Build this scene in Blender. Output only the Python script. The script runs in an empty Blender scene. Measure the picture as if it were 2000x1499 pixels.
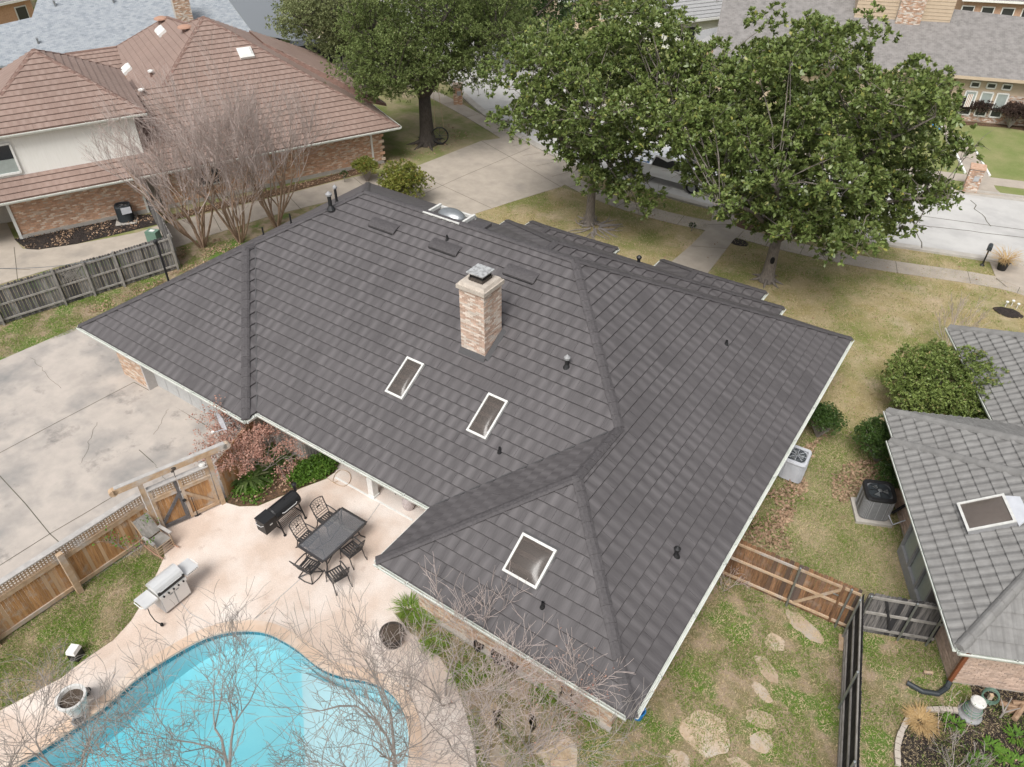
import bpy, math, random
import numpy as np
from mathutils import Vector, Matrix
from mathutils.geometry import tessellate_polygon
rnd = random.Random(11)
nrg = np.random.default_rng(5)
SC = bpy.context.scene
COL = SC.collection
# ------------------------------------------------------------------ camera
CAM = Vector((10.510, -11.2736, 19.3423)); FPX = 1478.87
YAW, PIT, ROL = 2.16612413, 0.672709754, 0.00664384
_f = Vector((math.cos(YAW)*math.cos(PIT), math.sin(YAW)*math.cos(PIT), -math.sin(PIT)))
_r0 = Vector((math.sin(YAW), -math.cos(YAW), 0)); _u0 = _r0.cross(_f)
_r = math.cos(ROL)*_r0 + math.sin(ROL)*_u0; _u = -math.sin(ROL)*_r0 + math.cos(ROL)*_u0
cd = bpy.data.cameras.new('camera'); cam = bpy.data.objects.new('camera', cd); COL.objects.link(cam)
cd.sensor_width = 36; cd.lens = FPX/2000*36; cd.clip_end = 3000; cd.clip_start = .1
cam.matrix_world = Matrix(((_r.x, _u.x, -_f.x, CAM.x), (_r.y, _u.y, -_f.y, CAM.y), (_r.z, _u.z, -_f.z, CAM.z), (0, 0, 0, 1)))
SC.camera = cam
# ------------------------------------------------------------------ sky, sun, exposure
SUN_EL, SUN_AZ = math.radians(55), math.radians(283)     # azimuth counter-clockwise from +X: from behind the camera
w = bpy.data.worlds.new('World'); SC.world = w; w.use_nodes = True
nt = w.node_tree; bg = nt.nodes['Background']
sk = nt.nodes.new('ShaderNodeTexSky'); sk.sky_type = 'NISHITA'; sk.sun_disc = False
sk.sun_elevation = SUN_EL; sk.sun_rotation = math.pi/2 - SUN_AZ; sk.air_density = 1.0; sk.dust_density = 4.0; sk.ozone_density = 1.0
hs = nt.nodes.new('ShaderNodeHueSaturation'); hs.inputs['Saturation'].default_value = .22   # overcast: the blue is greyed out
nt.links.new(sk.outputs[0], hs.inputs['Color']); nt.links.new(hs.outputs[0], bg.inputs['Color']); bg.inputs['Strength'].default_value = .08
sl = bpy.data.lights.new('sun', 'SUN'); sl.energy = 1.5; sl.angle = math.radians(27); sl.color = (1, .975, .94)
so = bpy.data.objects.new('sun', sl); COL.objects.link(so)
sd = Vector((math.cos(SUN_AZ)*math.cos(SUN_EL), math.sin(SUN_AZ)*math.cos(SUN_EL), math.sin(SUN_EL)))
so.rotation_euler = sd.to_track_quat('Z', 'Y').to_euler(); so.location = (0, 0, 60)
SC.view_settings.view_transform = 'Standard'; SC.view_settings.look = 'None'; SC.view_settings.gamma = 1
SC.view_settings.use_curve_mapping = False; SC.view_settings.exposure = 0.92
# ------------------------------------------------------------------ helpers
def V(*a): return Vector(a)
def at(px, py, z=0.0):
    """survey point: the spot at height z seen at photo pixel (px, py)"""
    d = _f + (px-1000)/FPX*_r - (py-749.5)/FPX*_u
    return CAM + d*((z-CAM.z)/d.z)
def a2(px, py, z=0.0):
    q = at(px, py, z); return (q.x, q.y)
def dist(p): return (Vector(p)-CAM).length
WM = {}
def thing(name, label, cat, loc=(0, 0, 0), rz=0, group=None, kind=None):
    o = bpy.data.objects.new(name, None); COL.objects.link(o); o.empty_display_size = .2
    o.location = loc; o.rotation_euler = (0, 0, rz)
    WM[o] = Matrix.Translation(Vector(loc)) @ Matrix.Rotation(rz, 4, 'Z')
    return tag(o, label, cat, group, kind)
def tag(o, label=None, cat=None, group=None, kind=None):
    if label: o['label'] = label
    if cat: o['category'] = cat
    if group: o['group'] = group
    if kind: o['kind'] = kind
    return o
def kids(o): return [c for c in bpy.data.objects if c.parent == o]
def copy_tree(o, loc=None, rz=None, parent=None, label=None, tree=None):
    if tree is None:
        tree = {}
        for c in bpy.data.objects:
            if c.parent: tree.setdefault(c.parent, []).append(c)
    c = o.copy(); COL.objects.link(c)
    if parent: c.parent = parent
    if loc is not None: c.location = loc
    if rz is not None: c.rotation_euler = (0, 0, rz)
    if label: c['label'] = label
    for k in tree.get(o, []): copy_tree(k, parent=c, tree=tree)
    return c
class MB:
    def __init__(s): s.v = []; s.f = []; s.uv = None
    def quad(s, *p):
        n = len(s.v); s.v += [tuple(q) for q in p]; s.f.append(tuple(range(n, n+len(p)))); return s
    def raw(s, vs, fs):
        n = len(s.v); s.v += [tuple(q) for q in vs]; s.f += [tuple(i+n for i in f) for f in fs]; return s
    def hexa(s, c8):   # bottom 4 ccw, top 4 ccw
        return s.raw(c8, [(3, 2, 1, 0), (4, 5, 6, 7), (0, 1, 5, 4), (1, 2, 6, 5), (2, 3, 7, 6), (3, 0, 4, 7)])
    def box(s, c, size, rz=0, top=1.0, M=None):
        x, y, z = (q/2 for q in size); c = Vector(c); ca, sa = math.cos(rz), math.sin(rz); P = []
        for k, sc in ((-z, 1), (z, top)):
            for i, j in ((-1, -1), (1, -1), (1, 1), (-1, 1)):
                a, b = i*x*sc, j*y*sc; q = Vector((a*ca-b*sa, a*sa+b*ca, k))
                if M: q = M @ q
                P.append(c+q)
        return s.hexa(P)
    def beam(s, a, b, w, h, up=(0, 0, 1)):
        a = Vector(a); b = Vector(b); d = (b-a).normalized(); up = Vector(up)
        sd_ = d.cross(up)
        if sd_.length < 1e-4: sd_ = d.cross(Vector((1, 0, 0)))
        sd_.normalize(); u = sd_.cross(d).normalized(); sd_ *= w/2; u *= h/2
        return s.hexa([a-sd_-u, a+sd_-u, b+sd_-u, b-sd_-u, a-sd_+u, a+sd_+u, b+sd_+u, b-sd_+u])
    def tube(s, pts, rad, n=6, cap=True):
        pts = [Vector(p) for p in pts]; m = len(pts)
        if not hasattr(rad, '__len__'): rad = [rad]*m
        b = len(s.v); ref = None
        for i, p in enumerate(pts):
            d = (pts[min(i+1, m-1)]-pts[max(i-1, 0)])
            d = d.normalized() if d.length > 1e-9 else Vector((0, 0, 1))
            if ref is None: ref = d.orthogonal().normalized()
            x = (ref-d*ref.dot(d))
            x = x.normalized() if x.length > 1e-6 else d.orthogonal().normalized()
            ref = x; y = d.cross(x)
            for k in range(n):
                t = 2*math.pi*k/n; q = p+(x*math.cos(t)+y*math.sin(t))*rad[i]; s.v.append((q.x, q.y, q.z))
        for i in range(m-1):
            for k in range(n):
                k2 = (k+1) % n
                s.f.append((b+i*n+k, b+i*n+k2, b+(i+1)*n+k2, b+(i+1)*n+k))
        if cap:
            s.f.append(tuple(b+k for k in range(n-1, -1, -1))); s.f.append(tuple(b+(m-1)*n+k for k in range(n)))
        return s
    def lathe(s, prof, c=(0, 0, 0), n=20, sx=1, sy=1, cap=False, sq=0):
        c = Vector(c); b = len(s.v); m = len(prof)
        for r, z in prof:
            for k in range(n):
                t = 2*math.pi*k/n; ca, sa = math.cos(t), math.sin(t)
                if sq:
                    e = 2/sq; ca = math.copysign(abs(ca)**e, ca); sa = math.copysign(abs(sa)**e, sa)
                s.v.append((c.x+r*sx*ca, c.y+r*sy*sa, c.z+z))
        for i in range(m-1):
            for k in range(n):
                k2 = (k+1) % n; s.f.append((b+i*n+k, b+i*n+k2, b+(i+1)*n+k2, b+(i+1)*n+k))
        if cap:
            s.f.append(tuple(b+k for k in range(n-1, -1, -1))); s.f.append(tuple(b+(m-1)*n+k for k in range(n)))
        return s
    def prism(s, poly, z0, z1):
        n = len(poly); b = len(s.v); ar = sum(poly[i][0]*poly[(i+1) % n][1]-poly[(i+1) % n][0]*poly[i][1] for i in range(n))
        if ar < 0: poly = poly[::-1]
        s.v += [(p[0], p[1], z0) for p in poly]+[(p[0], p[1], z1) for p in poly]
        for t in tessellate_polygon([[Vector((p[0], p[1], 0)) for p in poly]]):
            a, c_, d = t
            if (poly[c_][0]-poly[a][0])*(poly[d][1]-poly[a][1])-(poly[c_][1]-poly[a][1])*(poly[d][0]-poly[a][0]) < 0: a, c_, d = a, d, c_
            s.f.append((b+n+a, b+n+c_, b+n+d)); s.f.append((b+a, b+d, b+c_))
        for i in range(n):
            j = (i+1) % n; s.f.append((b+i, b+j, b+n+j, b+n+i))
        return s
    def sphere(s, c, r, nu=10, nv=6, sc=(1, 1, 1), jit=0, R=rnd):
        c = Vector(c); b = len(s.v)
        for i in range(nv+1):
            t = math.pi*i/nv
            for k in range(nu):
                q = 2*math.pi*k/nu; j = 1+jit*(R.random()-.5)
                s.v.append((c.x+r*sc[0]*math.sin(t)*math.cos(q)*j, c.y+r*sc[1]*math.sin(t)*math.sin(q)*j, c.z+r*sc[2]*math.cos(t)*j))
        for i in range(nv):
            for k in range(nu):
                k2 = (k+1) % nu; s.f.append((b+i*nu+k, b+(i+1)*nu+k, b+(i+1)*nu+k2, b+i*nu+k2))
        return s
    def build(s, name, mat, parent=None, smooth=False, local=False, uv=None):
        me = bpy.data.meshes.new(name); vs = s.v
        if parent is not None and not local and parent in WM:
            iv = WM[parent].inverted(); vs = [tuple(iv @ Vector(q)) for q in vs]
        me.from_pydata(vs, [], s.f)
        if uv:
            l = me.uv_layers.new(name='UVMap'); l.data.foreach_set('uv', np.array([uv[i] for p in me.polygons for i in p.vertices], 'f').ravel())
        if smooth: me.polygons.foreach_set('use_smooth', [True]*len(me.polygons))
        for m_ in (mat if isinstance(mat, (list, tuple)) else [mat]): me.materials.append(m_)
        me.update()
        o = bpy.data.objects.new(name, me); COL.objects.link(o)
        if parent is not None:
            o.parent = parent; WM[o] = WM.get(parent, Matrix())
        else: WM[o] = Matrix()
        return o
def fast_mesh(name, verts, loops_per, mat, parent=None, uv=None, smooth=False):
    """numpy mesh: verts (n,3); every loops_per consecutive vertices are one face"""
    verts = np.asarray(verts, 'f')
    if parent is not None and parent in WM:
        iv = np.array(WM[parent].inverted()); verts = verts @ iv[:3, :3].T + iv[:3, 3]
    n = len(verts); me = bpy.data.meshes.new(name); me.vertices.add(n); me.vertices.foreach_set('co', verts.astype('f').ravel())
    me.loops.add(n); me.loops.foreach_set('vertex_index', np.arange(n, dtype='i')); nf = n//loops_per
    me.polygons.add(nf); me.polygons.foreach_set('loop_start', np.arange(nf, dtype='i')*loops_per)
    me.polygons.foreach_set('loop_total', np.full(nf, loops_per, 'i'))
    if uv is not None:
        l = me.uv_layers.new(name='UVMap'); l.data.foreach_set('uv', np.asarray(uv, 'f').ravel())
    me.update(calc_edges=True); me.materials.append(mat)
    if smooth: me.polygons.foreach_set('use_smooth', np.ones(nf, bool))
    o = bpy.data.objects.new(name, me); COL.objects.link(o)
    if parent is not None: o.parent = parent; WM[o] = WM.get(parent, Matrix())
    return o
def sheet(name, outer, z, mat, holes=(), kind='structure', thick=0):
    """flat ground sheet, optional holes, optional thickness (edge skirts go down)"""
    rings = [list(outer)]+[list(h) for h in holes]; pts = [p for r in rings for p in r]
    tri = tessellate_polygon([[Vector((p[0], p[1], 0)) for p in r] for r in rings]); mb = MB(); mb.v = [(p[0], p[1], z) for p in pts]
    for a, b, c in tri:
        A, B, C = pts[a], pts[b], pts[c]
        if (B[0]-A[0])*(C[1]-A[1])-(B[1]-A[1])*(C[0]-A[0]) < 0: b, c = c, b
        mb.f.append((a, b, c))
    if thick:
        for r in rings:
            for i in range(len(r)):
                p, q = r[i], r[(i+1) % len(r)]
                mb.quad((p[0], p[1], z), (q[0], q[1], z), (q[0], q[1], z-thick), (p[0], p[1], z-thick))
    o = mb.build(name, mat); o['kind'] = kind
    return o
def smooth_loop(pts, n=6, closed=True):
    """Catmull-Rom through 2-D points"""
    out = []; m = len(pts)
    for i in range(m if closed else m-1):
        if closed: p0, p1, p2, p3 = pts[(i-1) % m], pts[i], pts[(i+1) % m], pts[(i+2) % m]
        else: p0, p1, p2, p3 = pts[max(i-1, 0)], pts[i], pts[i+1], pts[min(i+2, m-1)]
        for k in range(n):
            t = k/n
            out.append(tuple(.5*((2*p1[j])+(-p0[j]+p2[j])*t+(2*p0[j]-5*p1[j]+4*p2[j]-p3[j])*t*t+(-p0[j]+3*p1[j]-3*p2[j]+p3[j])*t**3) for j in range(len(p1))))
    if not closed: out.append(tuple(pts[-1]))
    return out
def offset_loop(pts, d):
    n = len(pts); ar = sum(pts[i][0]*pts[(i+1) % n][1]-pts[(i+1) % n][0]*pts[i][1] for i in range(n)); sg = 1 if ar > 0 else -1
    out = []
    for i in range(n):
        a, b = pts[(i-1) % n], pts[(i+1) % n]; dx, dy = b[0]-a[0], b[1]-a[1]; l = math.hypot(dx, dy) or 1
        out.append((pts[i][0]+sg*dy/l*d, pts[i][1]-sg*dx/l*d))
    return out
def inside(p, poly):
    r = False; n = len(poly); j = n-1
    for i in range(n):
        if (poly[i][1] > p[1]) != (poly[j][1] > p[1]) and p[0] < (poly[j][0]-poly[i][0])*(p[1]-poly[i][1])/(poly[j][1]-poly[i][1])+poly[i][0]: r = not r
        j = i
    return r
def inside_np(P, poly):
    x, y = P[:, 0], P[:, 1]; r = np.zeros(len(P), bool); n = len(poly); j = n-1
    for i in range(n):
        xi, yi = poly[i]; xj, yj = poly[j]
        c = ((yi > y) != (yj > y)) & (x < (xj-xi)*(y-yi)/((yj-yi) or 1e-9)+xi); r ^= c; j = i
    return r
def clip(poly, box):
    """clip polygon (list of (a,b)) to the rectangle a0,a1,b0,b1"""
    a0, a1, b0, b1 = box
    for ax, lim, sg in ((0, a0, 1), (0, a1, -1), (1, b0, 1), (1, b1, -1)):
        out = []; n = len(poly)
        for i in range(n):
            p, q = poly[i], poly[(i+1) % n]; dp, dq = sg*(p[ax]-lim), sg*(q[ax]-lim)
            if dp >= 0: out.append(p)
            if (dp >= 0) != (dq >= 0):
                t = dp/(dp-dq); out.append((p[0]+(q[0]-p[0])*t, p[1]+(q[1]-p[1])*t))
        poly = out
        if len(poly) < 3: return []
    return poly
# ------------------------------------------------------------------ materials (all procedural)
class NT:
    def __init__(s, name):
        s.m = bpy.data.materials.new(name); s.m.use_nodes = True; s.t = s.m.node_tree; s.b = s.t.nodes['Principled BSDF']
    def n(s, typ, **kw):
        x = s.t.nodes.new(typ)
        for k, v in kw.items(): setattr(x, k, v)
        return x
    def l(s, a, b): s.t.links.new(a, b)
    def math(s, op, a, b=None):
        x = s.n('ShaderNodeMath', operation=op)
        for i, q in enumerate((a, b)):
            if q is None: continue
            if isinstance(q, (int, float)): x.inputs[i].default_value = q
            else: s.l(q, x.inputs[i])
        return x.outputs[0]
    def mix(s, fac, a, b, mode='MIX'):
        x = s.n('ShaderNodeMix', data_type='RGBA', blend_type=mode)
        for i, q in ((0, fac), (6, a), (7, b)):
            if isinstance(q, (int, float)): x.inputs[i].default_value = q
            elif isinstance(q, tuple): x.inputs[i].default_value = (*q[:3], 1)
            else: s.l(q, x.inputs[i])
        return x.outputs[2]
    def coord(s, kind, scale=(1, 1, 1)):
        if kind == 'pos': src = s.n('ShaderNodeNewGeometry').outputs['Position']
        else: src = s.n('ShaderNodeTexCoord').outputs[{'obj': 'Object', 'uv': 'UV', 'gen': 'Generated'}[kind]]
        mp = s.n('ShaderNodeMapping'); mp.inputs['Scale'].default_value = scale; s.l(src, mp.inputs['Vector']); return mp.outputs[0]
    def noise(s, vec, scale, detail=5, rough=.6, out=0):
        x = s.n('ShaderNodeTexNoise'); x.inputs['Scale'].default_value = scale; x.inputs['Detail'].default_value = detail
        x.inputs['Roughness'].default_value = rough; s.l(vec, x.inputs['Vector']); return x.outputs[out]
    def ramp(s, fac, lo, hi):
        x = s.n('ShaderNodeMapRange'); x.inputs[1].default_value = lo; x.inputs[2].default_value = hi; s.l(fac, x.inputs[0]); return x.outputs[0]
    def rand(s):
        a = s.n('ShaderNodeObjectInfo').outputs['Random']; b = s.n('ShaderNodeNewGeometry').outputs['Random Per Island']
        return s.math('FRACT', s.math('ADD', a, b))
    def bump(s, h, strength, d=.01):
        x = s.n('ShaderNodeBump'); x.inputs['Strength'].default_value = strength; x.inputs['Distance'].default_value = d
        s.l(h, x.inputs['Height']); s.l(x.outputs[0], s.b.inputs['Normal'])
def pm(name, c1, c2=None, scale=6, lo=.35, hi=.65, stretch=(1, 1, 1), coord='pos', rough=.8, spec=.3, metal=0, piece=0, alt=None, altp=.5,
       c3=None, s3=1, lo3=.5, hi3=.7, c4=None, s4=1, lo4=.6, hi4=.7, bump=.25, bs=60, bd=.01, detail=5, fine=.0, fs=150):
    """two-tone noise colour, optional third tone by large patches, per-piece value change, optional second hue for a share of pieces"""
    N = NT(name); vec = N.coord(coord, stretch); c2 = c2 or tuple(q*.75 for q in c1)
    col = N.mix(N.ramp(N.noise(vec, scale, detail), lo, hi), c1, c2)
    if c3: col = N.mix(N.ramp(N.noise(N.coord(coord), s3, 4), lo3, hi3), col, c3)
    if c4: col = N.mix(N.math('MULTIPLY', N.ramp(N.noise(N.coord(coord), s4, 7, .68), lo4, hi4), .75), col, c4)
    if alt or piece:
        r = N.rand()
        if alt: col = N.mix(N.ramp(N.math('FRACT', N.math('MULTIPLY', r, 7.31)), altp, altp+.25), col, alt)
        if piece:
            k = N.math('ADD', N.math('MULTIPLY', r, 2*piece), 1-piece)
            cc = N.n('ShaderNodeCombineColor')
            for i in range(3): N.l(k, cc.inputs[i])
            col = N.mix(1.0, col, cc.outputs[0], 'MULTIPLY')
    if fine:
        k = N.math('ADD', N.math('MULTIPLY', N.noise(N.coord(coord), fs, 2), 2*fine), 1-fine); cc = N.n('ShaderNodeCombineColor')
        for i in range(3): N.l(k, cc.inputs[i])
        col = N.mix(1.0, col, cc.outputs[0], 'MULTIPLY')
    N.l(col, N.b.inputs['Base Color']); N.b.inputs['Roughness'].default_value = rough
    N.b.inputs['Specular IOR Level'].default_value = spec; N.b.inputs['Metallic'].default_value = metal
    if bump: N.bump(N.noise(N.coord(coord, stretch), bs, 4), bump, bd)
    return N.m
def plain(name, c, rough=.5, spec=.4, metal=0, var=.12):
    return pm(name, c, tuple(q*(1-var) for q in c), scale=9, rough=rough, spec=spec, metal=metal, bump=.06, bs=90, coord='obj')
MT = {}
# main roof: stone-coated steel with grain running down the slope and soft light and dark patches per panel
def roofmat(name, c1, c2, piece=.14, tint=None):
    N = NT(name); uv = N.coord('uv'); st = N.coord('uv', (1, .06, 1)); pt = N.coord('uv', (1.9, .7, 1))
    col = N.mix(N.ramp(N.noise(st, 34, 3, .65), .3, .72), c1, c2)
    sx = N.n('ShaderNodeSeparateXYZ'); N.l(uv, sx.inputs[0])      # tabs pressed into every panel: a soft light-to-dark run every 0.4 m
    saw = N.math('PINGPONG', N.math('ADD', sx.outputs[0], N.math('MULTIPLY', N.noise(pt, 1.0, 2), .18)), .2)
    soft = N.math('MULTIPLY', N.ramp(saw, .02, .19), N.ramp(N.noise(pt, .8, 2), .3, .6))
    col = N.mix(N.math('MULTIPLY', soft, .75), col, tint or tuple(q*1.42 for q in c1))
    k = N.math('ADD', N.math('MULTIPLY', N.rand(), 2*piece), 1-piece); cc = N.n('ShaderNodeCombineColor')
    for i in range(3): N.l(k, cc.inputs[i])
    col = N.mix(1.0, col, cc.outputs[0], 'MULTIPLY')
    gr = N.ramp(N.noise(uv, 260, 2), .2, .8); col = N.mix(.18, col, gr, 'OVERLAY')
    # broad weathering across the whole roof
    wp = N.noise(N.coord('pos'), .35, 3); col = N.mix(N.math('MULTIPLY', N.ramp(wp, .45, .7), .3), col, tuple(q*1.25 for q in c1[::1]))
    N.l(col, N.b.inputs['Base Color']); N.b.inputs['Roughness'].default_value = .62; N.b.inputs['Specular IOR Level'].default_value = .35
    N.bump(N.noise(st, 40, 4), .35, .006); return N.m
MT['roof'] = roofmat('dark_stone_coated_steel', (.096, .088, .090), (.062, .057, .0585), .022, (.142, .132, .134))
MT['roofcap'] = pm('dark_ridge_metal', (.088, .081, .083), (.062, .057, .059), scale=14, rough=.6, piece=.08, bump=.2, bs=120)
MT['brownroof'] = roofmat('brown_stone_coated_steel', (.272, .192, .160), (.208, .143, .118), .03, (.312, .232, .198))
MT['browncap'] = pm('brown_ridge_metal', (.215, .138, .112), (.165, .102, .083), rough=.7, piece=.06)
MT['browndark'] = pm('old_brown_metal', (.21, .125, .10), (.15, .09, .07), rough=.7)
MT['stile'] = pm('grey_concrete_tile', (.235, .23, .222), (.185, .18, .173), scale=3, piece=.09, fine=.1, fs=220, rough=.85, bump=.2, bs=150)
MT['stilecap'] = pm('grey_cap_tile', (.225, .22, .212), (.18, .176, .17), scale=4, piece=.07, rough=.85, fine=.1)
def compshingle(name, c1, c2, c3, sc=1):
    N = NT(name); uv = N.coord('uv'); br = N.n('ShaderNodeTexBrick'); N.l(uv, br.inputs['Vector'])
    for k, v in (('Scale', 1.0*sc), ('Brick Width', .3), ('Row Height', .145), ('Mortar Size', .006), ('Bias', 0.)): br.inputs[k].default_value = v
    br.inputs['Color1'].default_value = (*c1, 1); br.inputs['Color2'].default_value = (*c2, 1); br.inputs['Mortar'].default_value = (*tuple(q*.6 for q in c2), 1)
    col = N.mix(N.ramp(N.noise(uv, 2.2, 4), .4, .7), br.outputs[0], c3)
    N.l(col, N.b.inputs['Base Color']); N.b.inputs['Roughness'].default_value = .9; N.bump(br.outputs['Fac'], .5, .01); return N.m
MT['bluecomp'] = compshingle('blue_grey_shingle', (.33, .355, .38), (.21, .235, .265), (.33, .35, .37))
MT['greycomp'] = compshingle('warm_grey_shingle', (.23, .215, .205), (.17, .16, .152), (.255, .24, .23))
MT['siding_roof'] = pm('far_roof_metal', (.36, .36, .36), (.30, .30, .30), rough=.8)
# bricks
MT['brick'] = pm('buff_brick', (.52, .37, .27), (.43, .29, .205), scale=7, piece=.2, alt=(.56, .48, .40), altp=.5, rough=.9, bump=.3, bs=120)
MT['chimbrick'] = pm('chimney_brick', (.54, .40, .32), (.46, .325, .255), scale=7, piece=.18, alt=(.61, .53, .46), altp=.42, rough=.9, bump=.3, bs=120)
MT['mortar'] = pm('mortar', (.50, .46, .41), (.42, .385, .34), scale=20, rough=.95)
MT['redbrick'] = pm('orange_brick', (.62, .395, .265), (.53, .31, .20), scale=7, piece=.18, alt=(.70, .57, .45), altp=.6, rough=.9, bump=.3, bs=120)
MT['pinkbrick'] = pm('pink_buff_brick', (.58, .44, .36), (.49, .36, .285), scale=7, piece=.16, alt=(.15, .13, .13), altp=.9, rough=.9, bump=.3, bs=120)
MT['paintbrick'] = pm('mixed_brick', (.50, .34, .25), (.40, .25, .17), scale=7, piece=.25, alt=(.60, .53, .46), altp=.45, rough=.9)
# ground
MT['grass_base'] = pm('soil_and_thatch', (.265, .235, .125), (.35, .285, .185), scale=1.1, c3=(.17, .195, .06), s3=.45, lo3=.42, hi3=.62, fine=.5, fs=45, rough=.95, bump=.6, bs=40, bd=.03)
MT['front_lawn'] = pm('dormant_lawn', (.29, .24, .105), (.39, .315, .19), scale=.9, c3=(.185, .20, .06), s3=.35, lo3=.45, hi3=.65, c4=(.47, .37, .27), s4=.28, lo4=.54, hi4=.66, fine=.45, fs=38, rough=.95, bump=.5, bs=30, bd=.03)
MT['lawn_green'] = pm('green_lawn', (.16, .20, .06), (.25, .245, .11), scale=.5, fine=.3, fs=20, rough=.95, bump=.4, bs=20, bd=.03)
MT['back_lawn'] = pm('patchy_lawn', (.33, .255, .18), (.19, .175, .08), scale=1.7, lo=.42, hi=.58, c3=(.10, .165, .03), s3=.8, lo3=.5, hi3=.6, fine=.5, fs=55, rough=.95, bump=.7, bs=45, bd=.03)
MT['concrete'] = pm('old_concrete', (.475, .425, .38), (.40, .36, .325), scale=1.3, c3=(.235, .228, .22), s3=.42, lo3=.46, hi3=.72, c4=(.16, .152, .145), s4=.75, lo4=.58, hi4=.72, fine=.12, fs=60, rough=.92, bump=.15, bs=90)
MT['path_concrete'] = pm('path_concrete', (.43, .375, .315), (.36, .315, .265), scale=1.2, c3=(.29, .26, .225), s3=.5, lo3=.55, hi3=.75, fine=.12, fs=60, rough=.92)
MT['road'] = pm('road_concrete', (.52, .51, .49), (.45, .44, .425), scale=.6, c3=(.40, .39, .38), s3=.3, fine=.08, fs=30, rough=.9)
MT['kerb'] = pm('kerb_concrete', (.46, .43, .385), (.37, .345, .31), scale=2, rough=.9)
MT['seam'] = pm('joint_dirt', (.09, .085, .065), (.14, .125, .095), scale=4, rough=.95)
MT['patio'] = pm('pink_patio', (.615, .498, .418), (.55, .438, .362), scale=1.1, c3=(.72, .65, .595), s3=.33, lo3=.42, hi3=.62, c4=(.42, .31, .25), s4=1.6, lo4=.60, hi4=.75, fine=.28, fs=30, rough=.9, bump=.2, bs=60)
MT['coping'] = pm('coping', (.68, .52, .40), (.60, .445, .335), scale=2.5, c3=(.74, .64, .55), s3=.7, rough=.85, piece=.06)
MT['plaster'] = pm('pool_plaster', (.55, .72, .76), (.50, .68, .73), scale=1.2, rough=.8)
MT['stepplaster'] = pm('pool_step_plaster', (.565, .73, .77), (.52, .69, .74), scale=1.2, rough=.8)
MT['pooltile'] = pm('pool_tile', (.035, .16, .22), (.06, .22, .28), scale=14, piece=.35, rough=.25, spec=.5)
MT['mulch'] = pm('mulch', (.022, .019, .018), (.055, .042, .036), scale=26, lo=.4, hi=.6, fine=.5, fs=60, rough=.95, bump=1, bs=40, bd=.04, c3=(.10, .07, .05), s3=1.4, lo3=.55, hi3=.7)
MT['leafbed'] = pm('leafy_soil', (.16, .095, .055), (.075, .05, .033), scale=12, lo=.4, hi=.6, fine=.5, fs=40, rough=.95, bump=1, bs=30, bd=.03)
MT['stone'] = pm('flagstone', (.50, .40, .30), (.41, .31, .22), scale=4, c3=(.47, .43, .38), s3=1.1, rough=.9, piece=.12, bump=.5, bs=30)
# wood
def wood(name, c1, c2, piece, alt=None, altp=.6, st=(14, 14, 1.2), c3=None, lo3=.5, hi3=.68):
    return pm(name, c1, c2, scale=2.2, lo=.36, hi=.64, stretch=st, coord='pos', piece=piece, alt=alt, altp=altp, rough=.85, spec=.2, bump=.3, bs=6, c3=c3, s3=2.2, lo3=lo3, hi3=hi3)
MT['greywood'] = wood('weathered_grey_wood', (.27, .26, .25), (.10, .095, .095), .28, alt=(.07, .066, .068), altp=.55)
MT['greyrail'] = pm('weathered_rail', (.34, .32, .295), (.235, .22, .20), scale=5, rough=.85, piece=.1)
MT['cedar'] = wood('orange_cedar', (.47, .27, .125), (.34, .175, .075), .16, alt=(.52, .36, .225), altp=.6, c3=(.42, .36, .30), lo3=.55, hi3=.75)
MT['cedarrail'] = pm('cedar_rail', (.50, .37, .25), (.40, .275, .175), scale=6, rough=.85, piece=.12, c3=(.45, .42, .39), s3=1.6)
MT['greycap'] = pm('grey_cap_board', (.44, .42, .40), (.34, .325, .31), scale=5, rough=.85, piece=.08)
MT['darkpost'] = pm('dark_grey_wood', (.15, .14, .14), (.095, .09, .09), scale=6, rough=.85)
MT['redwood'] = wood('stained_red_wood', (.30, .165, .085), (.145, .08, .05), .25, alt=(.10, .075, .065), altp=.7, c3=(.29, .21, .16), lo3=.56, hi3=.76)
MT['blackwood'] = wood('blackened_wood', (.042, .040, .042), (.020, .019, .020), .3)
MT['blackwood2'] = wood('blackened_wood_worn', (.075, .072, .072), (.20, .185, .175), .3, alt=(.035, .034, .036), altp=.5, st=(9, 9, .9))
MT['steelpost'] = plain('galvanised_steel', (.42, .44, .45), .38, .5, .8)
MT['barklog'] = pm('split_log', (.36, .25, .17), (.26, .17, .11), scale=8, rough=.9)
# paint, metal, misc
MT['white'] = plain('white_paint', (.78, .78, .75), .5)
MT['framewhite'] = pm('dirty_white_frame', (.66, .66, .63), (.54, .535, .51), scale=7, rough=.55, bump=0)
MT['gutter'] = pm('gutter_white', (.70, .71, .665), (.58, .61, .56), scale=3, rough=.5, c3=(.40, .42, .36), s3=7, lo3=.62, hi3=.75, bump=0)
MT['cream'] = pm('cream_siding', (.82, .81, .77), (.78, .77, .725), scale=5, stretch=(3, 3, .4), rough=.7, bump=.1)
MT['garage'] = plain('garage_door_grey', (.47, .475, .47), .6)
MT['stucco'] = pm('grey_stucco', (.50, .475, .46), (.44, .42, .40), scale=14, rough=.9)
MT['tan'] = pm('tan_siding', (.52, .42, .31), (.47, .375, .275), scale=3, rough=.75)
MT['trimgrey'] = plain('grey_trim', (.30, .30, .305), .6)
MT['black'] = plain('black_metal', (.018, .018, .019), .45, .45)
MT['blackmat'] = plain('black_rubber', (.015, .015, .016), .7, .3)
MT['bronze'] = plain('dark_bronze', (.045, .042, .042), .42, .5)
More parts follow.
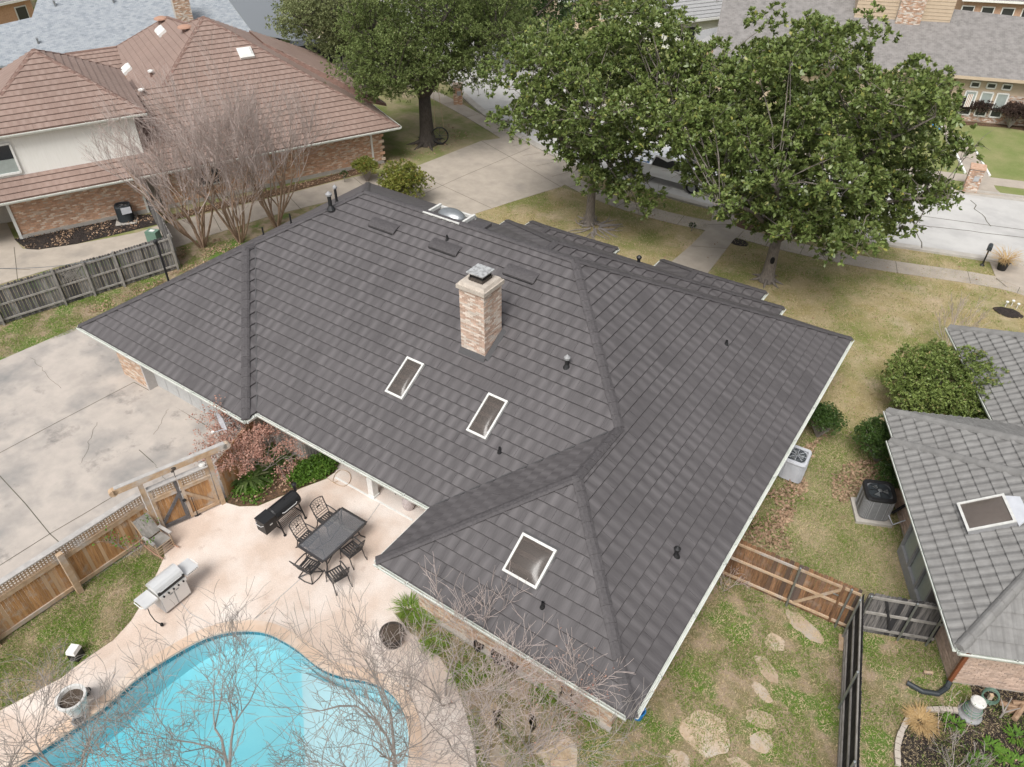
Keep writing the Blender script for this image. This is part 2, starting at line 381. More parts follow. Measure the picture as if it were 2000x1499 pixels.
MT['steel'] = pm('stainless', (.72, .72, .71), (.66, .66, .66), scale=4, stretch=(1, 1, 18), coord='obj', rough=.35, metal=.35, bump=.05)
MT['steelgrey'] = plain('grey_panel', (.42, .425, .43), .45, .5)
MT['acwhite'] = pm('pale_grey_enamel', (.55, .565, .60), (.47, .485, .52), scale=3, rough=.5, coord='obj')
MT['acgrey'] = plain('ac_grey', (.175, .178, .185), .55)
MT['acblack'] = plain('ac_dark', (.035, .042, .047), .5)
MT['copper'] = plain('brown_downspout', (.24, .085, .04), .5)
MT['glassdark'] = plain('dark_glass', (.035, .038, .042), .12, .6)
MT['blind'] = plain('window_blind', (.34, .38, .36), .35, .5)
MT['carwhite'] = plain('car_paint_white', (.78, .79, .80), .25, .5, var=.03)
MT['cardark'] = plain('car_paint_dark', (.02, .022, .025), .25, .5)
MT['tyre'] = plain('tyre', (.02, .02, .02), .85)
MT['blue'] = plain('blue_plastic', (.03, .22, .55), .5)
MT['terracotta'] = plain('terracotta', (.42, .25, .18), .8)
MT['ceramic'] = pm('pale_ceramic', (.56, .50, .49), (.46, .40, .39), scale=24, coord='obj', rough=.4, spec=.5)
MT['potwhite'] = pm('white_pot', (.68, .67, .64), (.58, .57, .55), scale=9, coord='obj', rough=.75)
MT['soil'] = pm('potting_soil', (.11, .085, .065), (.055, .04, .03), scale=25, coord='obj', rough=.95, bump=.8, bs=50)
MT['utilgreen'] = plain('utility_green', (.13, .22, .17), .6)
MT['copperflash'] = plain('lead_flashing', (.07, .068, .07), .6)
MT['capmetal'] = pm('speckled_zinc', (.52, .53, .53), (.28, .28, .28), scale=9, lo=.45, hi=.62, rough=.45, metal=.3, coord='obj')
MT['sandstone'] = pm('crown_mortar', (.50, .445, .385), (.40, .35, .30), scale=9, rough=.9)
# foliage
def leafmat(name, c1, c2, c3, rough=.45, spec=.4, under=None, tr=.25):
    N = NT(name); r = N.rand(); r2 = N.math('FRACT', N.math('MULTIPLY', r, 5.77))
    col = N.mix(r, c1, c2); col = N.mix(N.ramp(r2, .92, .99), col, c3)
    cl = N.ramp(N.noise(N.coord('pos'), .8, 3), .35, .68); col = N.mix(N.math('MULTIPLY', cl, .45), col, tuple(min(1, q*1.5) for q in c2))
    if under:
        g = N.n('ShaderNodeNewGeometry').outputs['Backfacing']; col = N.mix(g, col, under)
    N.l(col, N.b.inputs['Base Color']); N.b.inputs['Roughness'].default_value = rough; N.b.inputs['Specular IOR Level'].default_value = spec
    if tr:
        N.b.inputs['Subsurface Weight'].default_value = 0
        tl = N.n('ShaderNodeBsdfTranslucent'); N.l(col, tl.inputs[0]); mx = N.n('ShaderNodeMixShader'); mx.inputs[0].default_value = tr
        out = N.t.nodes['Material Output']; N.l(N.b.outputs[0], mx.inputs[1]); N.l(tl.outputs[0], mx.inputs[2]); N.l(mx.outputs[0], out.inputs[0])
    return N.m
MT['magleaf'] = leafmat('magnolia_leaf', (.075, .124, .028), (.182, .232, .068), (.38, .34, .09), .40, .5, under=(.18, .22, .07))
MT['oakleaf'] = leafmat('live_oak_leaf', (.10, .145, .04), (.19, .235, .08), (.24, .23, .10), .55, .3)
MT['paleoakleaf'] = leafmat('pale_oak_leaf', (.14, .175, .07), (.25, .275, .125), (.28, .26, .14), .6, .3)
MT['darkleaf'] = leafmat('dark_leaf', (.030, .058, .018), (.06, .095, .03), (.10, .12, .04), .5, .3)
MT['bushleaf'] = leafmat('bush_leaf', (.115, .175, .04), (.22, .27, .08), (.34, .22, .12), .45, .35)
MT['boxleaf'] = leafmat('boxwood_leaf', (.035, .075, .018), (.075, .13, .03), (.13, .17, .05), .4, .4)
MT['nandina'] = leafmat('nandina_leaf', (.12, .17, .03), (.22, .22, .05), (.33, .14, .04), .5, .3)
MT['purpleshrub'] = leafmat('winter_shrub', (.05, .036, .032), (.085, .055, .045), (.12, .10, .06), .6, .2)
MT['redleaf'] = leafmat('dry_pink_leaf', (.36, .19, .15), (.46, .28, .22), (.28, .13, .10), .7, .2)
MT['ivy'] = leafmat('ivy_leaf', (.055, .13, .018), (.13, .24, .035), (.20, .26, .06), .5, .3)
MT['straplight'] = leafmat('aspidistra_leaf', (.045, .09, .025), (.13, .19, .06), (.42, .40, .25), .4, .4)
MT['drygrass'] = leafmat('dry_ornamental_grass', (.46, .31, .14), (.56, .41, .22), (.36, .22, .09), .8, .1)
MT['deadleaf'] = leafmat('fallen_leaf', (.25, .155, .10), (.37, .26, .175), (.43, .34, .25), .8, .2, tr=0)
MT['blade'] = leafmat('grass_blade', (.09, .175, .022), (.19, .275, .05), (.40, .32, .17), .7, .2)
MT['dryblade'] = leafmat('dry_grass_blade', (.37, .29, .165), (.50, .405, .265), (.25, .24, .10), .8, .1)
MT['bark'] = pm('grey_bark', (.27, .235, .205), (.15, .13, .112), scale=7, stretch=(3, 3, .7), rough=.9, bump=.8, bs=14, bd=.03)
MT['darkbark'] = pm('dark_bark', (.10, .085, .072), (.055, .046, .04), scale=7, stretch=(3, 3, .7), rough=.9, bump=.8, bs=14, bd=.03)
MT['myrtle'] = pm('myrtle_bark', (.36, .26, .19), (.26, .175, .125), scale=5, rough=.8)
MT['twig'] = pm('grey_pink_twig', (.50, .42, .385), (.40, .33, .30), scale=3, rough=.9, bump=0)
MT['palebark'] = pm('pale_bark', (.335, .30, .275), (.25, .222, .20), scale=6, rough=.9, bump=0)
# see-through things
def glass(name, tint, mixv, rough=.03, ior=1.45, body=None):
    N = NT(name); out = N.t.nodes['Material Output']; tr = N.n('ShaderNodeBsdfTransparent'); tr.inputs[0].default_value = (*tint, 1)
    gl = N.n('ShaderNodeBsdfGlossy'); gl.inputs['Roughness'].default_value = rough
    fr = N.n('ShaderNodeLayerWeight'); r0_ = ((ior-1)/(ior+1))**2; fac_ = N.math('ADD', N.math('MULTIPLY', N.math('POWER', fr.outputs['Facing'], 4.0), 1-r0_), r0_); base = tr.outputs[0]
    if body:
        df = N.n('ShaderNodeBsdfDiffuse'); df.inputs[0].default_value = (*body, 1); m0 = N.n('ShaderNodeMixShader'); m0.inputs[0].default_value = mixv
        N.l(tr.outputs[0], m0.inputs[1]); N.l(df.outputs[0], m0.inputs[2]); base = m0.outputs[0]
    mx = N.n('ShaderNodeMixShader'); N.l(fac_, mx.inputs[0]); N.l(base, mx.inputs[1]); N.l(gl.outputs[0], mx.inputs[2]); N.l(mx.outputs[0], out.inputs[0])
    return N, gl, fr
def bump_on(N, targets, scale, strength, d):
    b = N.n('ShaderNodeBump'); b.inputs['Strength'].default_value = strength; b.inputs['Distance'].default_value = d
    N.l(N.noise(N.coord('pos'), scale, 3), b.inputs['Height'])
    for t_ in targets: N.l(b.outputs[0], t_.inputs['Normal'])
_N, _g, _fr = glass('pool_water', (1, 1, 1), 0, .02, 1.33); bump_on(_N, (_g, _fr), 2.2, .3, .03); MT['water'] = _N.m
_va = _N.n('ShaderNodeVolumeAbsorption'); _va.inputs['Color'].default_value = (.36, .86, .905, 1); _va.inputs['Density'].default_value = .62; _N.l(_va.outputs[0], _N.t.nodes['Material Output'].inputs['Volume'])
MT['tableglass'] = glass('smoked_table_glass', (.60, .60, .61), .22, .05, 1.75, (.36, .37, .39))[0].m
MT['skylight'] = glass('tinted_skylight', (.62, .56, .52), .34, .2, 1.42, (.21, .18, .16))[0].m
MT['frost'] = plain('frosted_dome', (.62, .63, .64), .25, .5)
# ------------------------------------------------------------------ roofs, walls, bricks: builders
TS = .5686
def in_view(p):
    d = Vector(p)-CAM; w_ = d.dot(_f)
    if w_ <= 0: return False
    return abs(d.dot(_r)/w_)*FPX < 1010 and abs(d.dot(_u)/w_)*FPX < 760
def roof_face(out, poly, o2, r2, zf, ex=.33, L=1.3, first=None, lift=.054, gap=.0065, show=True, seed=0, slope=TS):
    """cut a sloping roof polygon (plan, list of (x,y)) into overlapping shingle panels; r2 = unit vector along the eave, uphill = left of it"""
    R = random.Random(seed+17); u2 = (-r2[1], r2[0]); k = math.sqrt(1+slope*slope)
    ab = [((p[0]-o2[0])*r2[0]+(p[1]-o2[1])*r2[1], (p[0]-o2[0])*u2[0]+(p[1]-o2[1])*u2[1]) for p in poly]
    bmin, bmax = min(q[1] for q in ab), max(q[1] for q in ab); b0 = bmin; first = first or ex; row_ = 0
    while b0 < bmax-.01:
        b1 = b0+(first if b0 == bmin else ex); strip = clip(ab, (-1e3, 1e3, b0, b1))
        if strip:
            lo, hi = min(q[0] for q in strip), max(q[0] for q in strip); a0 = math.floor(lo/L)*L-(.65 if row_ % 2 else 0)*1.0-R.random()*.06; row_ += 1
            while a0 < hi:
                c = clip(strip, (a0+gap, a0+L, b0, b1))
                if len(c) >= 3:
                    ar = abs(sum(c[i][0]*c[(i+1) % len(c)][1]-c[(i+1) % len(c)][0]*c[i][1] for i in range(len(c))))/2
                    if ar > .006:
                        n = len(c); vs = []; uv = []; ph = (row_ % 2)*.2
                        for a, b in c:
                            x, y = o2[0]+a*r2[0]+b*u2[0], o2[1]+a*r2[1]+b*u2[1]; z = zf(x, y)
                            h = lift*(1-.85*(b-b0)/(b1-b0))+.006+R.random()*.002; vs.append((x, y, z+h)); uv.append((a+ph, b*k+ph*.37))
                        for a, b in c:      # nose: thin turned-down edge, then an undercut back to the deck
                            x, y = o2[0]+a*r2[0]+b*u2[0], o2[1]+a*r2[1]+b*u2[1]; e = lift*.32 if b < b0+.01 else lift*.2
                            vs.append((x, y, zf(x, y)+max(lift*(1-.85*(b-b0)/(b1-b0))-e, .002))); uv.append((a+ph, b*k+ph*.37))
                        for a, b in c:
                            b_ = b+.04 if b < b0+.01 else b
                            x, y = o2[0]+a*r2[0]+b_*u2[0], o2[1]+a*r2[1]+b_*u2[1]; vs.append((x, y, zf(x, y)-.004)); uv.append((a+ph, b*k+ph*.37))
                        fs = [tuple(range(n))]+[(i, i+n, (i+1) % n+n, (i+1) % n) for i in range(n)]+[(i+n, i+2*n, (i+1) % n+2*n, (i+1) % n+n) for i in range(n)]
                        cx = sum(q[0] for q in vs[:n])/n; cy = sum(q[1] for q in vs[:n])/n; cz = vs[0][2]
                        out.append((dist((cx, cy, cz)) if show and in_view((cx, cy, cz)) else 1e6, ar, vs, fs, uv))
                a0 += L
        b0 = b1
def lay(out, name, mat, parent, limit=300, minarea=.0):
    """the pieces that show largest become objects, the rest one joined piece"""
    out.sort(key=lambda q: q[0]/max(q[1], .05)**.5); mb = MB(); uv = []; k = 0
    for d, ar, vs, fs, uvs in out:
        if k < limit and d < 1e5 and ar > minarea:
            m = MB(); m.raw(vs, fs); m.build(name, mat, parent, uv=uvs); k += 1
        else: mb.raw(vs, fs); uv += uvs
    if mb.v:
        o = mb.build(name, mat, parent, uv=uv); o['kind'] = 'stuff'
def deck(mb, poly, zf, th=.1, z_off=-.012):
    n = len(poly); b = len(mb.v); ar = sum(poly[i][0]*poly[(i+1) % n][1]-poly[(i+1) % n][0]*poly[i][1] for i in range(n))
    if ar < 0: poly = poly[::-1]
    mb.v += [(x, y, zf(x, y)+z_off) for x, y in poly]+[(x, y, zf(x, y)+z_off-th) for x, y in poly]
    for t_ in tessellate_polygon([[Vector((x, y, 0)) for x, y in poly]]):
        a, c, d = t_
        if (poly[c][0]-poly[a][0])*(poly[d][1]-poly[a][1])-(poly[c][1]-poly[a][1])*(poly[d][0]-poly[a][0]) < 0: c, d = d, c
        mb.f.append((b+a, b+c, b+d)); mb.f.append((b+n+a, b+n+d, b+n+c))
    for i in range(n): j = (i+1) % n; mb.f.append((b+n+i, b+n+j, b+j, b+i))
def cap_line(A, B, mat, parent, drop, w=.145, L=.42, h=.075, name='ridge_cap', round_=False, side=None, limit=1000):
    """ridge or hip covering: short overlapping pieces; drop = how far the roof falls per metre sideways"""
    A = Vector(A); B = Vector(B); d = B-A; n = max(1, round(d.length/L)); t_ = d.normalized(); p = Vector((-t_.y, t_.x, 0)).normalized()
    if A.z > B.z: pass
    for i in range(n):
        a = A+d*(i/n); b = A+d*((i+1.06)/n); vs = []; up_is_b = B.z >= A.z
        for q, e in ((a, .016 if up_is_b else 0), (b, 0 if up_is_b else .016)):
            if round_: pr = [(-w, 0), (-w*.8, .07), (-w*.4, .125), (0, .14), (w*.4, .125), (w*.8, .07), (w, 0)]; vs += [q+p*s+Vector((0, 0, z+h*.4+e-drop*abs(s)*.35)) for s, z in pr]; m = 7
            else: pr = [(-w, -.02), (-w, 0), (-w*.42, 0), (w*.42, 0), (w, 0), (w, -.02)]; vs += [q+p*s+Vector((0, 0, z+h+e-drop*max(abs(s)-.0, 0))) for s, z in pr]; m = 6
        fs = [(j, j+1, m+j+1, m+j) for j in range(m-1)]+[tuple(range(m-1, -1, -1)), tuple(range(m, 2*m))]
        mb = MB(); mb.raw(vs, fs); o = mb.build(name, mat, parent, smooth=False)
def gutter(A, B, out2, mat, parent, w=.112, dep=.12, name='gutter', straps=True, zo=-.01):
    """open trough along an eave from A to B; out2 = outward direction in plan"""
    A = Vector(A); B = Vector(B); o = Vector((out2[0], out2[1], 0)); mb = MB(); z0 = Vector((0, 0, zo))
    def strip(pr):
        q = [(A+o*s+Vector((0, 0, z))+z0, B+o*s+Vector((0, 0, z))+z0) for s, z in pr]; n = len(q)
        mb.raw([x for ab in q for x in ab], [(2*i, 2*i+1, 2*((i+1) % n)+1, 2*((i+1) % n)) for i in range(n)]+[tuple(2*i for i in range(n-1, -1, -1)), tuple(2*i+1 for i in range(n))])
    strip([(.006, -.02), (.006, -dep), (w*.75, -dep), (w, -.035), (w, 0), (w-.028, 0), (w-.028, -.03), (w*.75-.02, -dep+.02), (.022, -dep+.02), (.022, -.02)])
    if straps:
        L = (B-A).length; n = max(1, int(L/1.9)); t_ = (B-A).normalized()
        for i in range(n):
            c = A+t_*(L*(i+.6)/n)+z0; mb.beam(c+o*.004+Vector((0, 0, -.004)), c+o*(w-.004)+Vector((0, 0, -.004)), .035, .008)
    return mb.build(name, mat, parent)
def bricks(p0, p1, z0, z1, bl=.2, bh=.065, j=.01, proud=.012, depth=.03, flip=False, skip=None, R=None, ztop=None, course0=0):
    """brick boxes on the wall line p0-p1 (outside is to the right of p0->p1); returns a list of (verts, faces, centre)"""
    R = R or random.Random(int(abs(p0[0]*91+p0[1]*53+z0*7))); d = Vector((p1[0]-p0[0], p1[1]-p0[1], 0)); L = d.length; d.normalize(); nrm = Vector((d.y, -d.x, 0)); o = Vector((p0[0], p0[1], 0)); res = []
    z = z0; row = course0
    while z+bh <= z1+.001:
        a = -(bl+j)*(.5 if row % 2 else 0)
        while a < L:
            a0, a1 = max(a, 0), min(a+bl, L)
            if a1-a0 > .03 and not (skip and skip((a0+a1)/2, z+bh/2)):
                pr = proud+R.uniform(-.004, .006); P = []
                for zz in (z, z+bh):
                    for aa, e in ((a0, -depth), (a1, -depth), (a1, pr), (a0, pr)): P.append(o+d*aa+nrm*e+Vector((0, 0, zz)))
                q = [P[3], P[2], P[1], P[0], P[7], P[6], P[5], P[4]]
                res.append((q, [(4, 5, 6, 7), (3, 2, 1, 0), (0, 1, 5, 4), (1, 2, 6, 5), (3, 0, 4, 7)], o+d*(a0+a1)*.5+nrm*pr+Vector((0, 0, z+bh/2))))
            a += bl+j
        z += bh+j; row += 1
    return res
def lay_bricks(lst, mat, parent, limit=0, name='brick'):
    lst = sorted(lst, key=lambda q: dist(q[2])); mb = MB(); k = 0
    for vs, fs, c in lst:
        if k < limit: m = MB(); m.raw(vs, fs); m.build(name, mat, parent); k += 1
        else: mb.raw(vs, fs)
    if mb.v: mb.build(name, mat, parent)['kind'] = 'stuff'
# ------------------------------------------------------------------ the main house
HE = 2.5; X0, XG, YG, YF, XR, H, YS = -17.34, -7.58, -.49, -2.40, 7.90, 8.0, 16.0; HW2 = XR/2; GX = (X0+XG)/2; GH = (XG-X0)/2
house = thing('brick_house', 'large single-storey brick house under a dark charcoal shingle roof in the middle', 'house', (-4, 7, 0))
rf = MB()
zA = lambda x, y: HE+TS*y
zG = lambda x, y: HE+TS*(y-YG)
zStrip = lambda x, y: HE+TS*(XG-x)
zWL = lambda x, y: HE+TS*x
zWF = lambda x, y: HE+TS*(y-YF)
zR = lambda x, y: HE+TS*(XR-x)
zL = lambda x, y: HE+TS*(x-X0)
zS = lambda x, y: HE+TS*(YS-y)
F = [([(X0, YG), (XG, YG), (GX, YG+GH)], (X0, YG), (1, 0), zG),
     ([(XG, YG), (XG, 0), (GX, GH), (GX, YG+GH)], (XG, YG), (0, 1), zStrip),
     ([(XG, 0), (0, 0), (HW2, HW2), (XR-H, H), (X0+H, H), (GX, GH)], (XG, 0), (1, 0), zA),
     ([(0, YF), (HW2, YF+HW2), (HW2, HW2), (0, 0)], (0, 0), (0, -1), zWL),
     ([(0, YF), (XR, YF), (HW2, YF+HW2)], (0, YF), (1, 0), zWF),
     ([(XR, YF), (XR, YS), (XR-H, H), (HW2, HW2), (HW2, YF+HW2)], (XR, YF), (0, 1), zR),
     ([(X0, YG), (GX, YG+GH), (GX, GH), (X0+H, H), (X0, YS)], (X0, YS), (0, -1), zL),
     ([(X0, YS), (X0+H, H), (XR-H, H), (XR, YS)], (XR, YS), (-1, 0), zS)]
# street-side hip-ended wings
WINGS = [(-8.75, 5.0, 16.65), (-7.70, -2.97, 17.25), (-.81, 3.99, 17.42)]
for xa, xb, yw in WINGS:
    hw = (xb-xa)/2; xm = (xa+xb)/2; yp = yw-hw; yb = max(YS-hw, H-.2) if hw > 4 else YS+.65-hw-.4
    zr = lambda x, y, xb=xb: HE+TS*(xb-x); zl = lambda x, y, xa=xa: HE+TS*(x-xa); zs = lambda x, y, yw=yw: HE+TS*(yw-y)
    # the valley against the slope behind it
    ys = YS if hw > 4 else 16.65; zb = ys-hw
    F += [([(xb, yw), (xm, yp), (xm, zb), (xb, ys)], (xb, ys), (0, 1), zr), ([(xa, yw), (xa, ys), (xm, zb), (xm, yp)], (xa, yw), (0, -1), zl), ([(xb, yw), (xa, yw), (xm, yp)], (xb, yw), (-1, 0), zs)]
for pl, o2, r2, zf in F: deck(rf, pl, zf)
roof = rf.build('roof', MT['roofcap'], house)
tiles = []
for i, (pl, o2, r2, zf) in enumerate(F): roof_face(tiles, pl, o2, r2, zf, first=.43 if i < 8 else .33, show=i not in (6, 7), seed=i)
lay(tiles, 'roof_tile', MT['roof'], roof, 300, .1)
P3 = lambda x, y, zf: (x, y, zf(x, y))
hp = TS*.7071
CAPS = [((X0, YG), (GX, YG+GH), zG, hp), ((GX, GH), (X0+H, H), zA, hp), ((GX, YG+GH), (GX, GH), zG, TS), ((XG, YG), (GX, YG+GH), zG, hp), ((X0+H, H), (XR-H, H), zA, TS), ((HW2, HW2), (XR-H, H), zA, hp),
        ((HW2, YF+HW2), (HW2, HW2), zR, TS), ((0, YF), (HW2, YF+HW2), zWF, hp), ((XR, YF), (HW2, YF+HW2), zWF, hp), ((XR, YS), (XR-H, H), zR, hp), ((X0, YS), (X0+H, H), zL, hp)]
for a, b, zf, dr in CAPS: cap_line((a[0], a[1], zf(*a)), (b[0], b[1], (zf(*b) if zf is not zG or b[1] < 4.5 else HE+TS*GH)), MT['roofcap'], roof, dr)
for xa, xb, yw in WINGS:
    hw = (xb-xa)/2; xm = (xa+xb)/2; yp = yw-hw; zp = HE+TS*hw; ys = YS if hw > 4 else 16.65
    cap_line((xb, yw, HE), (xm, yp, zp), MT['roofcap'], roof, hp); cap_line((xa, yw, HE), (xm, yp, zp), MT['roofcap'], roof, hp); cap_line((xm, yp, zp), (xm, ys-hw, zp), MT['roofcap'], roof, TS)
# valley flashing (dark lines)
for a, b, zf in (((XG, 0), (GX, GH), zA), ((0, 0), (HW2, HW2), zA)):
    p, q = Vector((a[0], a[1], zf(*a)+.045)), Vector((b[0], b[1], zf(*b)+.045)); mb = MB(); mb.beam(p, q, .05, .02); mb.build('valley_flashing', MT['copperflash'], roof)
# gutters and fascia
for A, B, o2 in (((X0, YG), (XG+.0, YG), (0, -1)), ((XG, YG), (XG, 0), (1, 0)), ((XG, 0), (0, 0), (0, -1)), ((0, 0), (0, YF), (-1, 0)), ((0, YF), (XR-.12, YF), (0, -1)), ((XR, YF+.12), (XR, YS), (1, 0)),
                 ((X0, YS), (X0, YG), (-1, 0)), ((5.0, 16.0), (5.0, 16.65), (1, 0)), ((3.99, 16.65), (3.99, 17.42), (1, 0)), ((-2.97, 16.65), (-2.97, 17.25), (1, 0)), ((-8.75, 16.65), (-8.75, 16), (-1, 0)), ((-.81, 17.42), (-.81, 16.65), (-1, 0)), ((-7.7, 17.25), (-7.7, 16.65), (-1, 0)),
                 ((XR, YS), (5, YS), (0, 1)), ((5, 16.65), (3.99, 16.65), (0, 1)), ((3.99, 17.42), (-.81, 17.42), (0, 1)), ((-.81, 16.65), (-2.97, 16.65), (0, 1)), ((-2.97, 17.25), (-7.7, 17.25), (0, 1)), ((-7.7, 16.65), (-8.75, 16.65), (0, 1)), ((-8.75, 16), (X0, 16), (0, 1))):
    narrow = A == (0, 0) and B == (0, YF)
    gutter((A[0], A[1], HE), (B[0], B[1], HE), o2, MT['gutter'], house, w=.06 if narrow else .112)
# walls
fp = [(-16.64, .2), (-14.9, .2), (-14.9, .55), (-8.9, .55), (-8.9, .2), (-8.4, .2), (-8.4, .8), (-6.6, .8), (-6.6, 3.0), (.75, 3.0), (.75, -1.65), (7.15, -1.65), (7.15, 15.2), (4.2, 15.2), (4.2, 15.9), (3.2, 15.9), (3.2, 16.6), (0, 16.6), (0, 15.9), (-3.7, 15.9), (-3.7, 16.5), (-7, 16.5), (-7, 15.2), (-16.64, 15.2)]
wm = MB(); wm.prism(fp, -.1, 2.42); wall = wm.build('wall', MT['mortar'], house)
sf = MB(); sf.prism([(X0+.02, YG+.02), (XG-.02, YG+.02), (XG-.02, .02), (.02, .02), (.02, YF+.02), (XR-.02, YF+.02), (XR-.02, 15.95), (X0+.02, 15.95)], 2.36, 2.40); sf.build('soffit', MT['stucco'], house)
bl = bricks((.75, -1.65), (7.15, -1.65), .1, 2.36)+bricks((-16.64, .2), (-14.9, .2), .0, 2.36)+bricks((.75, 3.0), (.75, -1.65), .1, 2.36)+bricks((7.15, -1.65), (7.15, 15.2), .1, 2.36)
lay_bricks(bl, MT['brick'], wall, 260)
mb = MB(); mb.box((3.95, -1.70, .05), (6.5, .14, .1)); mb.build('foundation_ledge', MT['kerb'], house)
# garage door, jamb, patio-side walls
gd = MB(); gd.box((-11.9, .53, 1.05), (5.96, .03, 2.1)); gdoor = gd.build('garage_door', MT['garage'], house)
for i in range(8):
    m = MB(); m.box((-14.5+i*.745+.0, .505, 1.05), (.715, .025, 2.08)); m.build('door_panel', MT['garage'], gdoor)
m = MB(); m.box((-14.86, .32, 1.15), (.09, .42, 2.3)); m.box((-11.9, .37, 2.2), (6.0, .35, .2)); m.box((-8.93, .37, 1.15), (.09, .38, 2.3)); m.build('door_frame', MT['stucco'], house)
m = MB(); m.box((-7.5, .785, 1.2), (1.78, .03, 2.36)); m.build('stucco_panel', MT['stucco'], house)
m = MB()
for i in range(16): m.box((-6.585, .88+i*.13, 1.2), (.03, .10, 2.34))
m.build('slatted_panel', MT['stucco'], house)
m = MB(); m.box((-3.51, .98, 1.19), (.24, .24, 2.36)); m.box((-3.51, .98, .06), (.29, .29, .12)); m.build('patio_column', MT['white'], house)
m = MB(); m.box((-3.0, 2.98, 1.05), (3.2, .05, 2.1)); wdo = m.build('patio_window', MT['white'], house); m = MB(); m.box((-3.0, 2.945, 1.05), (3.0, .03, 1.95)); m.build('pane', MT['glassdark'], wdo)
# chimney
chx0, chx1, chy0, chy1, chz = -1.97, -1.04, 4.24, 5.16, 7.30
m = MB(); m.box(((chx0+chx1)/2, (chy0+chy1)/2, 5.9), (chx1-chx0-.03, chy1-chy0-.03, 2.86)); ch = m.build('chimney', MT['mortar'], house)
cb = []
for p0, p1 in (((chx0, chy0), (chx1, chy0)), ((chx1, chy0), (chx1, chy1)), ((chx1, chy1), (chx0, chy1)), ((chx0, chy1), (chx0, chy0))):
    cb += [b for b in bricks(p0, p1, 4.66, 7.24, bl=.195, bh=.058, proud=.004, depth=.02, R=random.Random(4)) if b[2].z > zA(b[2].x, b[2].y)+.02]
lay_bricks(cb, MT['chimbrick'], ch, 300)
m = MB(); m.box((-1.505, 4.7, 7.33), (1.07, 1.06, .13)); m.box((-1.505, 4.7, 7.44), (1.0, .98, .10), top=.9); m.build('crown', MT['sandstone'], ch)
m = MB(); m.box((-1.505, 4.72, 7.535), (.52, .52, .10)); m.build('flue', MT['darkbark'], ch)
m = MB()
for i in (-1, 1):
    for k in (-1, 1): m.box((-1.5+i*.22, 4.72+k*.22, 7.66), (.03, .03, .2))
m.box((-1.5, 4.72, 7.64), (.40, .40, .12)); m.build('cap_cage', MT['black'], ch)
m = MB(); m.box((-1.5, 4.72, 7.765), (.62, .62, .035)); m.build('chimney_cap', MT['capmetal'], ch)
m = MB()
def flash(m, p, q, out):
    a = Vector((p[0], p[1], zA(*p)+.03)); b = Vector((q[0], q[1], zA(*q)+.03)); o = Vector((out[0], out[1], 0)); hgt = Vector((0, 0, .12)); e1 = Vector((0, 0, 0))
    n1 = o*.14; n1.z = zA(p[0]+n1.x, p[1]+n1.y)-zA(*p); m.hexa([a+n1, b+n1, b, a, a+n1+V(0, 0, .02), b+n1+V(0, 0, .02), b+hgt, a+hgt]) if out[0] >= 0 else m.hexa([b+n1, a+n1, a, b, b+n1+V(0, 0, .02), a+n1+V(0, 0, .02), a+hgt, b+hgt])
flash(m, (chx0-.04, chy0-.012), (chx1+.04, chy0-.012), (0, -1)); flash(m, (chx1+.012, chy0-.04), (chx1+.012, chy1+.04), (1, 0)); m.build('flashing', MT['copperflash'], ch)
# skylights
def skylight(x0, x1, y0, y1, zf, label, dome=.10):
    s = thing('skylight', label, 'skylight', (x0, y0, zf(x0, y0)), group='skylights on the dark roof'); nrm = Vector((0, -TS, 1)).normalized()
    Z = lambda x, y, h: Vector((x, y, zf(x, y)))+nrm*h
    m = MB(); w_ = .06
    for a, b, c, d in ((x0, x1, y0, y0+w_), (x0, x1, y1-w_, y1), (x0, x0+w_, y0+w_, y1-w_), (x1-w_, x1, y0+w_, y1-w_)):
        m.hexa([Z(a, c, .0), Z(b, c, .0), Z(b, d, .0), Z(a, d, .0), Z(a, c, .13), Z(b, c, .13), Z(b, d, .13), Z(a, d, .13)])
    m.build('frame', MT['framewhite'], s)
    m = MB(); m.hexa([Z(x0-.05, y0-.12, .012), Z(x1+.05, y0-.12, .012), Z(x1+.05, y1+.1, .012), Z(x0-.05, y1+.1, .012), Z(x0-.03, y0-.05, .034), Z(x1+.03, y0-.05, .034), Z(x1+.03, y1+.05, .034), Z(x0-.03, y1+.05, .034)]); m.build('flashing', MT['copperflash'], s)
    m = MB(); n = 8
    for i in range(n+1):
        for j in range(n+1):
            u, v = i/n, j/n; hh = dome*(math.sin(math.pi*u)*math.sin(math.pi*v))**.45; m.v.append(tuple(Z(x0+w_+(x1-x0-2*w_)*u, y0+w_+(y1-y0-2*w_)*v, .095+hh)))
    m.f = [(i*(n+1)+j, (i+1)*(n+1)+j, (i+1)*(n+1)+j+1, i*(n+1)+j+1) for i in range(n) for j in range(n)]
    m.build('dome', MT['skylight'], s, smooth=True)
    m = MB(); m.quad(Z(x0+w_, y0+w_, .04), Z(x1-w_, y0+w_, .04), Z(x1-w_, y1-w_, .04), Z(x0+w_, y1-w_, .04)); m.build('shaft', MT['glassdark'], s)
    return s
skylight(-3.55, -2.83, 2.2, 3.4, zA, 'narrow oblong skylight left of and downhill from the brick chimney')
skylight(-.26, .47, 2.2, 3.4, zA, 'narrow oblong skylight right of the chimney, nearer to the patio eave')
skylight(3.4, 4.45, -1.13, -.16, zWF, 'square skylight on the hip end over the near right wing')
s = thing('skylight', 'domed skylight tucked at the ridge left of the front gables', 'skylight', (-5.6, 7.55, 6.8), group='skylights on the dark roof')
m = MB(); m.box((-5.6, 7.9, 7.05), (1.65, .06, .09)); m.box((-6.38, 8.4, 6.98), (.09, .95, .12)); m.box((-4.82, 8.4, 6.98), (.09, .95, .12)); m.box((-5.6, 8.87, 6.9), (1.65, .09, .12)); m.build('frame', MT['framewhite'], s)
